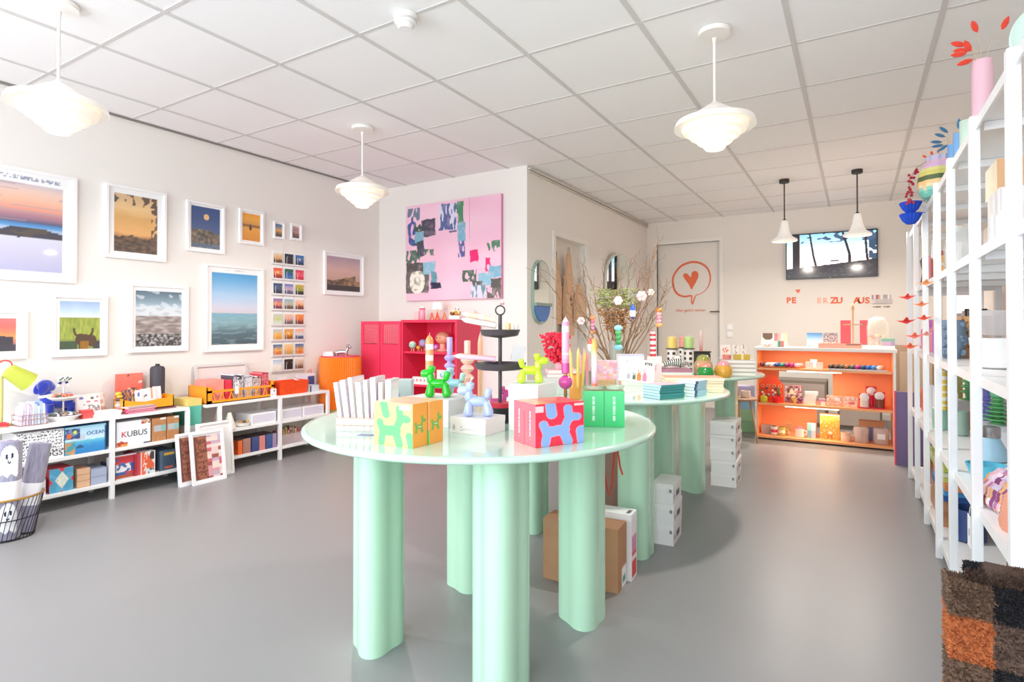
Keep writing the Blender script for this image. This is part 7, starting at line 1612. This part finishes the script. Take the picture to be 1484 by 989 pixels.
# paper bird garland hanging at the far end
y0 = onx(1326, 500, .24).y; t = thing('hanging_bird_garland', 'garland of red and orange paper birds hanging at the far end of the shelves', 'garland', (.24, y0, 1.0), 0)
g = G(); g.tube([(0, 0, 0), (.0, 0, .34), (.012, 0, .35)], .0012, 5); g.make('thread', M('e8dcd0', .8), t)
for i, (dx, z_, c_, s_) in enumerate(((.05, .3, 'f4a06a', .05), (-.03, .235, 'e8483c', .05), (.03, .2, 'f08a5a', .045), (-.035, .12, 'd8342c', .055), (.04, .135, 'e85a40', .045), (.0, .05, 'f0705a', .05), (.05, .06, 'e89a8a', .04), (-.02, .0, 'ee6a4a', .05))):
    s_ *= .78; g = G(); P0 = V((dx * .9, 0, z_)); a = V((-s_, 0, .006)); b = V((s_ * .9, 0, s_ * .3))
    w1, w2 = V((0, -s_ * .7, s_ * .55)), V((0, s_ * .7, s_ * .55)); up = V((0, 0, s_ * .18)); dn = V((0, 0, -s_ * .22))
    for A, B_, C_ in ((a, up, dn), (b, up, dn), (w1, a * .4, b * .3), (w2, a * .4, b * .3)):
        n_ = (B_ - A).cross(C_ - A).normalized() * .0012; g.skin([[P0 + A - n_, P0 + B_ - n_, P0 + C_ - n_], [P0 + A + n_, P0 + B_ + n_, P0 + C_ + n_]])
    g.make('paper_bird', M(c_, .6), t, smooth=False)
# second board
def bead_stick(lab, px, x, z, col, hh, r): 
    zs = [hh * .22 + r * 1.1 * k for k in range(5)]; prof = [(r * 1.1, 0), (r * 1.1, .006), (r * .4, .012)]
    for k, q_ in enumerate(zs): rr = r * (1.25 - .12 * k); prof += [(.45 * r, q_ - r * .42), (rr, q_ - r * .1), (rr, q_ + r * .1), (.45 * r, q_ + r * .42)]
    prof += [(.4 * r, hh * .68), (r * .55, hh * .7), (r * .55, hh), (r * .4, hh)]
    return turned('candlestick', 'candlestick', lab, px, x, z, prof, col, 'stem', 'beaded candlesticks on the second board', .35, .3)
rbox('storage_carton', 'carton', 'pale grey carton under the green beaded candlestick on the second board', 3.74, .52, .16, .17, .1, L2, 'dcdfe6', {'F': lambda s, t: 'e4e6ec' if t < .7 else 'cfd3dc'})
y = 3.655; t = thing('candlestick', 'deep green beaded candlestick with a mint top on the second board', 'candlestick', (.6, y, L2 + .1006), 0, 'beaded candlesticks on the second board')
prof = [(.03, 0), (.03, .006)]
for k in range(6): r = .058 - .006 * k; prof += [(.018, .012 + .02 * k), (r, .02 + .02 * k), (r, .026 + .02 * k), (.018, .03 + .02 * k)]
g = G(); g.lathe(prof + [(.018, .135)], 26); g.make('stem', M('6cbc78', .35, coat=.3), t); g = G(); g.lathe([(.026, .1355), (.03, .14), (.03, .215), (.024, .215)], 20); o = g.make('cup', M('6fce9c', .35), t); o['label'] = 'mint cup'
bead_stick('violet beaded candlestick on the second board', 3.93, .60, L2, '7a7ad0', .28, .03)
bead_stick('mint green beaded candlestick between the middle posts on the second board', 4.54, .60, L2 + .12, '7fce90', .24, .03)
rbox('display_box', 'box', 'white box under the mint green beaded candlestick', 4.61, .53, .14, .14, .1195, L2, 'eceeee', None)
t = turned('thermos_bottle', 'bottle', 'pale blue bottle with a steel cap on the second board', 3.2, .5, L2, [(.05, 0), (.06, .006), (.056, .05), (.036, .09), (.033, .1)], 'a4d0e8', 'bottle_body'); g = G(); g.lathe([(.034, .1005), (.035, .103), (.035, .145), (.03, .148)], 22); g.make('cap', M('b0acae', .25, .9), t)
turned('planter', 'pot', 'sage green pot on the second board', 3.85, .475, L2, vase_prof(.04, .13, 1), '9ab4a6', 'pot_body')
turned('serving_dish', 'bowl', 'white shallow dish at the street side of the second board', 2.62, .56, L2, [(.03, 0), (.05, .01), (.075, .06), (.07, .06), (.046, .014)], 'f0f2f4', 'bowl_body')
rbox('display_board', 'board', 'olive panel standing at the back of the second board', 4.9, .5, .12, .02, .3, L2, 'a8ac6a', None)
for i, (px, h) in enumerate(((1343, .2), (1349, .22), (1354, .2))): rbox('storage_carton', 'carton', 'slim white carton on the far half of the second board, %s from the end' % NTH[i], px, .40, .1, .09, h, L2, 'eef0f4', {'L': lambda s, t: 'e4e6ee'}, 'slim white cartons')
y = yx(1362, .40); candle('yellow and white spiral candle on the second board', (.41, y, L2 + .1206), .022, .23, lambda u: 'f0cc4a' if (u * 6) % 1 < .55 else 'fbf6ec')
turned('canister', 'canister', 'mint canister under the yellow spiral candle', 1362, .41, L2, [(.036, 0), (.038, .004), (.038, .116), (.03, .12)], 'a4dcc4')
rbox('gift_box', 'box', 'orange box at the far end of the second board', 1330, .39, .09, .12, .15, L2, 'f0642c', None)
rbox('toy_box', 'box', 'red box behind the middle post on the second board', 1387, .5, .06, .06, .1, L2 + .0, 'd8242c', None)
turned('serving_dish', 'bowl', 'turquoise shallow bowl on the second board', 2.84, .43, L2, [(.03, 0), (.05, .004), (.066, .05), (.06, .05), (.044, .01)], '4fbcd8', 'bowl_body')
# lowest board
def crochet(lab, px, x, z, r, L_, cols, rzz, arch=False):
    y = px if px < 20 else yx(px, x); t = thing('crochet_bag' if not arch else 'crochet_basket', lab, 'basket', (x + .08, y, z), rzz); g = G(); n, k = 34, 20
    vv = []
    for j in range(k + 1):
        row = []
        for i in range(n + 1):
            a = pi * i / n if arch else 2 * pi * i / n; b = .006 * (abs(sin(9 * a)) + abs(sin(8 * pi * j / k)))
            row.append(g.bm.verts.new(((r + b) * cos(a), L_ * (j / k - .5), (r + b) * sin(a) * (1.25 if arch else 1))))
        vv.append(row)
    for j in range(k):
        for i in range(n): g._paint([g.bm.faces.new((vv[j][i], vv[j][i + 1], vv[j + 1][i + 1], vv[j + 1][i]))], pick(cols, i * .09, j * .13, 5, 2))
    o = g.make('woven_body', PR(.9, 0, 0, .4), t); md = o.modifiers.new('thick', 'SOLIDIFY'); md.thickness = .008; return t
def crochet_at(): pass
crochet('pink and purple woven basket lying open on the second board', 2.36, .37, L2 + .004, .085, .19, ['e8b8c8', 'b87aa0', '8a4a78', 'f4dce4', 'e0a878', 'd8c8e0'], radians(12), True)
t = thing('crochet_hat', 'salmon crochet cap on the second board in front of the woven basket', 'cap', (.42, 2.135, L2), 0); g = G()
g.lathe([(.064, 0)] + [(.068 * cos(pi / 2 * i / 12) ** .8 + .003 * (i % 2), .008 + .13 * sin(pi / 2 * i / 12)) for i in range(12)] + [(.004, .14)], 30); g.make('crochet_body', M('e09a80', .95, bump=.8, bscale=60), t)
for i, (yy, xx, c_, h) in enumerate(((2.2, .42, '2f9a8c', .2), (2.12, .5, '1f6a5c', .23), (2.3, .5, '3f6f7a', .17))): turned('glass_jar', 'jar', '%s jar on the lowest board near the fleece blanket' % ('teal', 'dark green', 'blue grey')[i], yy, xx, L1, vase_prof(.045, h, .7), c_, 'jar_body', 'jars on the lowest board', .1, .8)
rbox('storage_box', 'box', 'dark plum box on the lowest board behind the near post', 2.62, .45, .16, .16, .26, L1, '5a4a58')
for i, (c_, h, w_) in enumerate((('c8d878', .022, .26), ('dfe8c8', .02, .24), ('b8d060', .024, .25))): rbox('serving_tray', 'tray', '%s tray in the pile on the lowest board' % ('lime', 'pale', 'bright lime')[i], 1347, .366, w_, .6, h, L1 + .245 + .0245 * i, c_, None, 'green trays on the lowest board')
for i, (c_, h, z, lab) in enumerate((('c08a60', .085, 0, 'brown box lowest in the pile on the lowest board'), ('c8946a', .06, .0855, 'brown box second in the pile on the lowest board'), ('2f64b0', .035, .146, 'dark blue box in the pile on the lowest board'), ('4aa4e0', .03, .1815, 'bright blue box in the pile on the lowest board'), ('e08a50', .032, .212, 'orange box under the green trays on the lowest board'))): rbox('storage_box', 'box', lab, 1347 + i, .366, .24, .5, h, L1 + z, c_, None)
t = turned('storage_bin', 'bin', 'navy round bin on the lowest board behind the near post', 1401, .45, L1, vase_prof(.07, .15, 1), '30477e', 'bin_body')
for i, (px, c_) in enumerate(((1432, '2f9a8c'), (1446, '1f7a6c'))): turned('glass_jar', 'jar', '%s glass jar on the lowest board' % ('teal', 'dark green')[i], px, .45 + .05 * i, L1 - .0, vase_prof(.04, .16, .7), c_, 'jar_body', None, .08, 1) if False else None
rbox('hang_tag', 'tag', 'white hanging tag with a barcode on a front shelf edge', 1393, .322, .002, .045, .115, .385, 'f4f6f8', {'L': lambda s, t: '6a6a70' if .3 < s < .75 and .35 < t < .6 and int(s * 40) % 2 else 'f6f7f9'}, None, 0) if False else None
y = yx(1402, .322); t = thing('hang_tag', 'white hanging tag with a barcode on the second shelf edge', 'tag', (.3225, y, .36), 0); pbox('tag_card', .002, .05, .105, 'f4f6f8', {'L': lambda s, t: '6a6a70' if .3 < s < .75 and .35 < t < .6 and int(s * 40) % 2 else 'f6f7f9'}, None, t, (0, 0, 0), 0, 40); g = G(); g.tube([(0, 0, .104), (.003, .0, .13), (.012, .0, .155)], .001, 5); g.make('string', M('d8d8dc', .8), t)
# fillers deeper along the shelves
for lab, cat, nm, px, x, w, d, h, z, c_ in (
    ('stack box of brown rattan at the far end of the lowest board', 'box', 'rattan_box', 1339, .4, .22, .3, .13, L1, 'a06a4c'), ('second brown rattan box on the far end of the lowest board', 'box', 'rattan_box', 1339, .41, .2, .28, .12, L1 + .131, '8a5a44'),
    ('purple folded throw at the far end of the lowest board', 'throw', 'folded_throw', 1341, .4, .2, .3, .09, L1 + .252, '5a4a8c'), ('pale folded towel above the rattan boxes', 'towel', 'folded_towel', 1340, .4, .2, .26, .05, L1 + .343, 'd8dce4'),
    ('wooden crate on the far half of the third board', 'crate', 'wooden_crate', 1357, .5, .12, .12, .1, L3, 'c09068'), ('long wooden tray under the second shelf goods', 'tray', 'wooden_tray', 1352, .64, .08, .14, .06, L2, 'c8a078'),
    ('grey storage box at the back of the fourth board', 'box', 'storage_box', 1402, .6, .12, .3, .2, L4, 'd4d2ce'), ('pale pink box at the back of the second board', 'box', 'storage_box', 1420, .62, .1, .2, .22, L2, 'e4dfe6'),
    ('slate blue box at the back of the lowest board near the street', 'box', 'storage_box', 1462, .5, .2, .2, .12, L1, '5a6a80'), ('lilac box at the street end of the third board', 'box', 'storage_box', 1502, .4, .16, .12, .22, L3, '7f86d0'),
    ('blue box at the street end of the second board', 'box', 'storage_box', 1494, .4, .2, .2, .26, L2, '4f7fb4'), ('rust red folded cloth on the far half of the fourth board', 'cloth', 'folded_cloth', 1353, .45, .12, .16, .09, L4, 'd07a5a')):
    rbox(nm, cat, lab, px, x, w, d, h, z, c_, {'L': (lambda s, t, c_=c_: mix(c_, 'f6ece2', .25 * (t > .8) + .12 * (nz(s, t, 9) > .1)))})
# ---------------------------------------------------------------- checked fleece blanket folded upright in front of the shelves
t = thing('fleece_blanket', 'brown, black and orange checked fleece blanket at the near end of the shelves', 'blanket', (.23, 1.295, 0))
q = random.Random(9); x0, x1, y0, y1, zt = -.092, .086, -.04, .04, .645; CK = .062
def chk(a, z):
    i, j = int(a / CK), (0 if zt - z < .05 else 1 + int((zt - z - .05) / .078))
    if j % 2: return ('cc7440', '6e574a')[i % 2]
    return ('7a5f4c', '202026')[i % 2]
g = G()
def fz(p, nrm, c_, L=1):
    n_ = V(nrm)
    for k in range(3):
        d = (n_ + V((q.uniform(-1, 1), q.uniform(-1, 1), q.uniform(-1, 1))) * .8).normalized() * q.uniform(.005, .009) * L; b = V((q.uniform(-1, 1), q.uniform(-1, 1), q.uniform(-1, 1))).cross(d).normalized() * .0019
        v0, v1, v2 = g.bm.verts.new(V(p) - b), g.bm.verts.new(V(p) + b), g.bm.verts.new(V(p) + d); g._paint([g.bm.faces.new((v0, v1, v2))], mix(c_, ('0a0a0c', 'c89a78')[k % 2], q.uniform(0, .22)))
nx_, nz_ = 24, 84
for j in range(nz_):
    for i in range(nx_):
        xa, xb, za, zb_ = x0 + (x1 - x0) * i / nx_, x0 + (x1 - x0) * (i + 1) / nx_, zt * j / nz_, zt * (j + 1) / nz_
        g.art((xa, y0 + .003, za), (xb - xa, 0, 0), (0, 0, zb_ - za), lambda s, t: mix(chk((xa + xb) / 2 - x0, (za + zb_) / 2), '000000', .15), 1, 1)
g.box(x0, x1, y0 + .004, y1, 0, zt - .006, '3a2c26', bev=.012, seg=2)
for i in range(8200):
    xx, z = q.uniform(x0, x1), zt - (q.random() ** 1.6) * (zt - .02); fz((xx, y0 + .004, z), (0, -1, .1), chk(xx - x0, z))
for i in range(2600): yy, z = q.uniform(y0, y1), zt - (q.random() ** 1.4) * (zt - .02); fz((x0 + .003, yy, z), (-1, 0, 0), chk(0, z))
for i in range(2200): xx, yy = q.uniform(x0, x1), q.uniform(y0, y1); fz((xx, yy, zt - .006), (0, 0, 1), chk(xx - x0, zt))
g.make('fleece', PR(.95), t, smooth=False)
g = G(); g.tube([(x0 + .035, .02, zt), (x0 + .06, .02, zt + .012), (x1 - .02, .02, zt + .006)], [.014, .02, .018], 14, '4a3830')
for i in range(3200):
    u = q.random(); a = q.uniform(-.6, 3.7); p = V((x0 + .03, .02, zt + .004)).lerp(V((x1 - .02, .02, zt + .008)), u); n_ = V((0, -cos(a), sin(a))); fz(p + n_ * .018, n_, ['1e1e24', '6a4e3e', '6a4e3e', '1e1e24'][int(u * 3.99)] if a > .9 else '5a4438')
o = g.make('folded_edge', PR(.95), t, smooth=False)
# ---------------------------------------------------------------- camera, view
cd = bpy.data.cameras.new('camera'); cam = bpy.data.objects.new('camera', cd); COL.objects.link(cam)
cd.sensor_fit = 'HORIZONTAL'; cd.sensor_width = 36; cd.lens = F / W * 36
cd.shift_y = -(HPX / 2 - CY) / W; cd.clip_start = .02
cam.matrix_world = Matrix(((_R.x, _U.x, -_D.x, EYE.x), (_R.y, _U.y, -_D.y, EYE.y), (_R.z, _U.z, -_D.z, EYE.z), (0, 0, 0, 1)))
SC.camera = cam
vs_ = SC.view_settings; vs_.view_transform = 'Standard'; vs_.look = 'None'; vs_.gamma = 1; vs_.use_curve_mapping = False; vs_.exposure = EXPO
SC.cycles.max_bounces = 10; SC.cycles.diffuse_bounces = 6; SC.cycles.transparent_max_bounces = 24
SC.cycles.caustics_reflective = False; SC.cycles.caustics_refractive = False
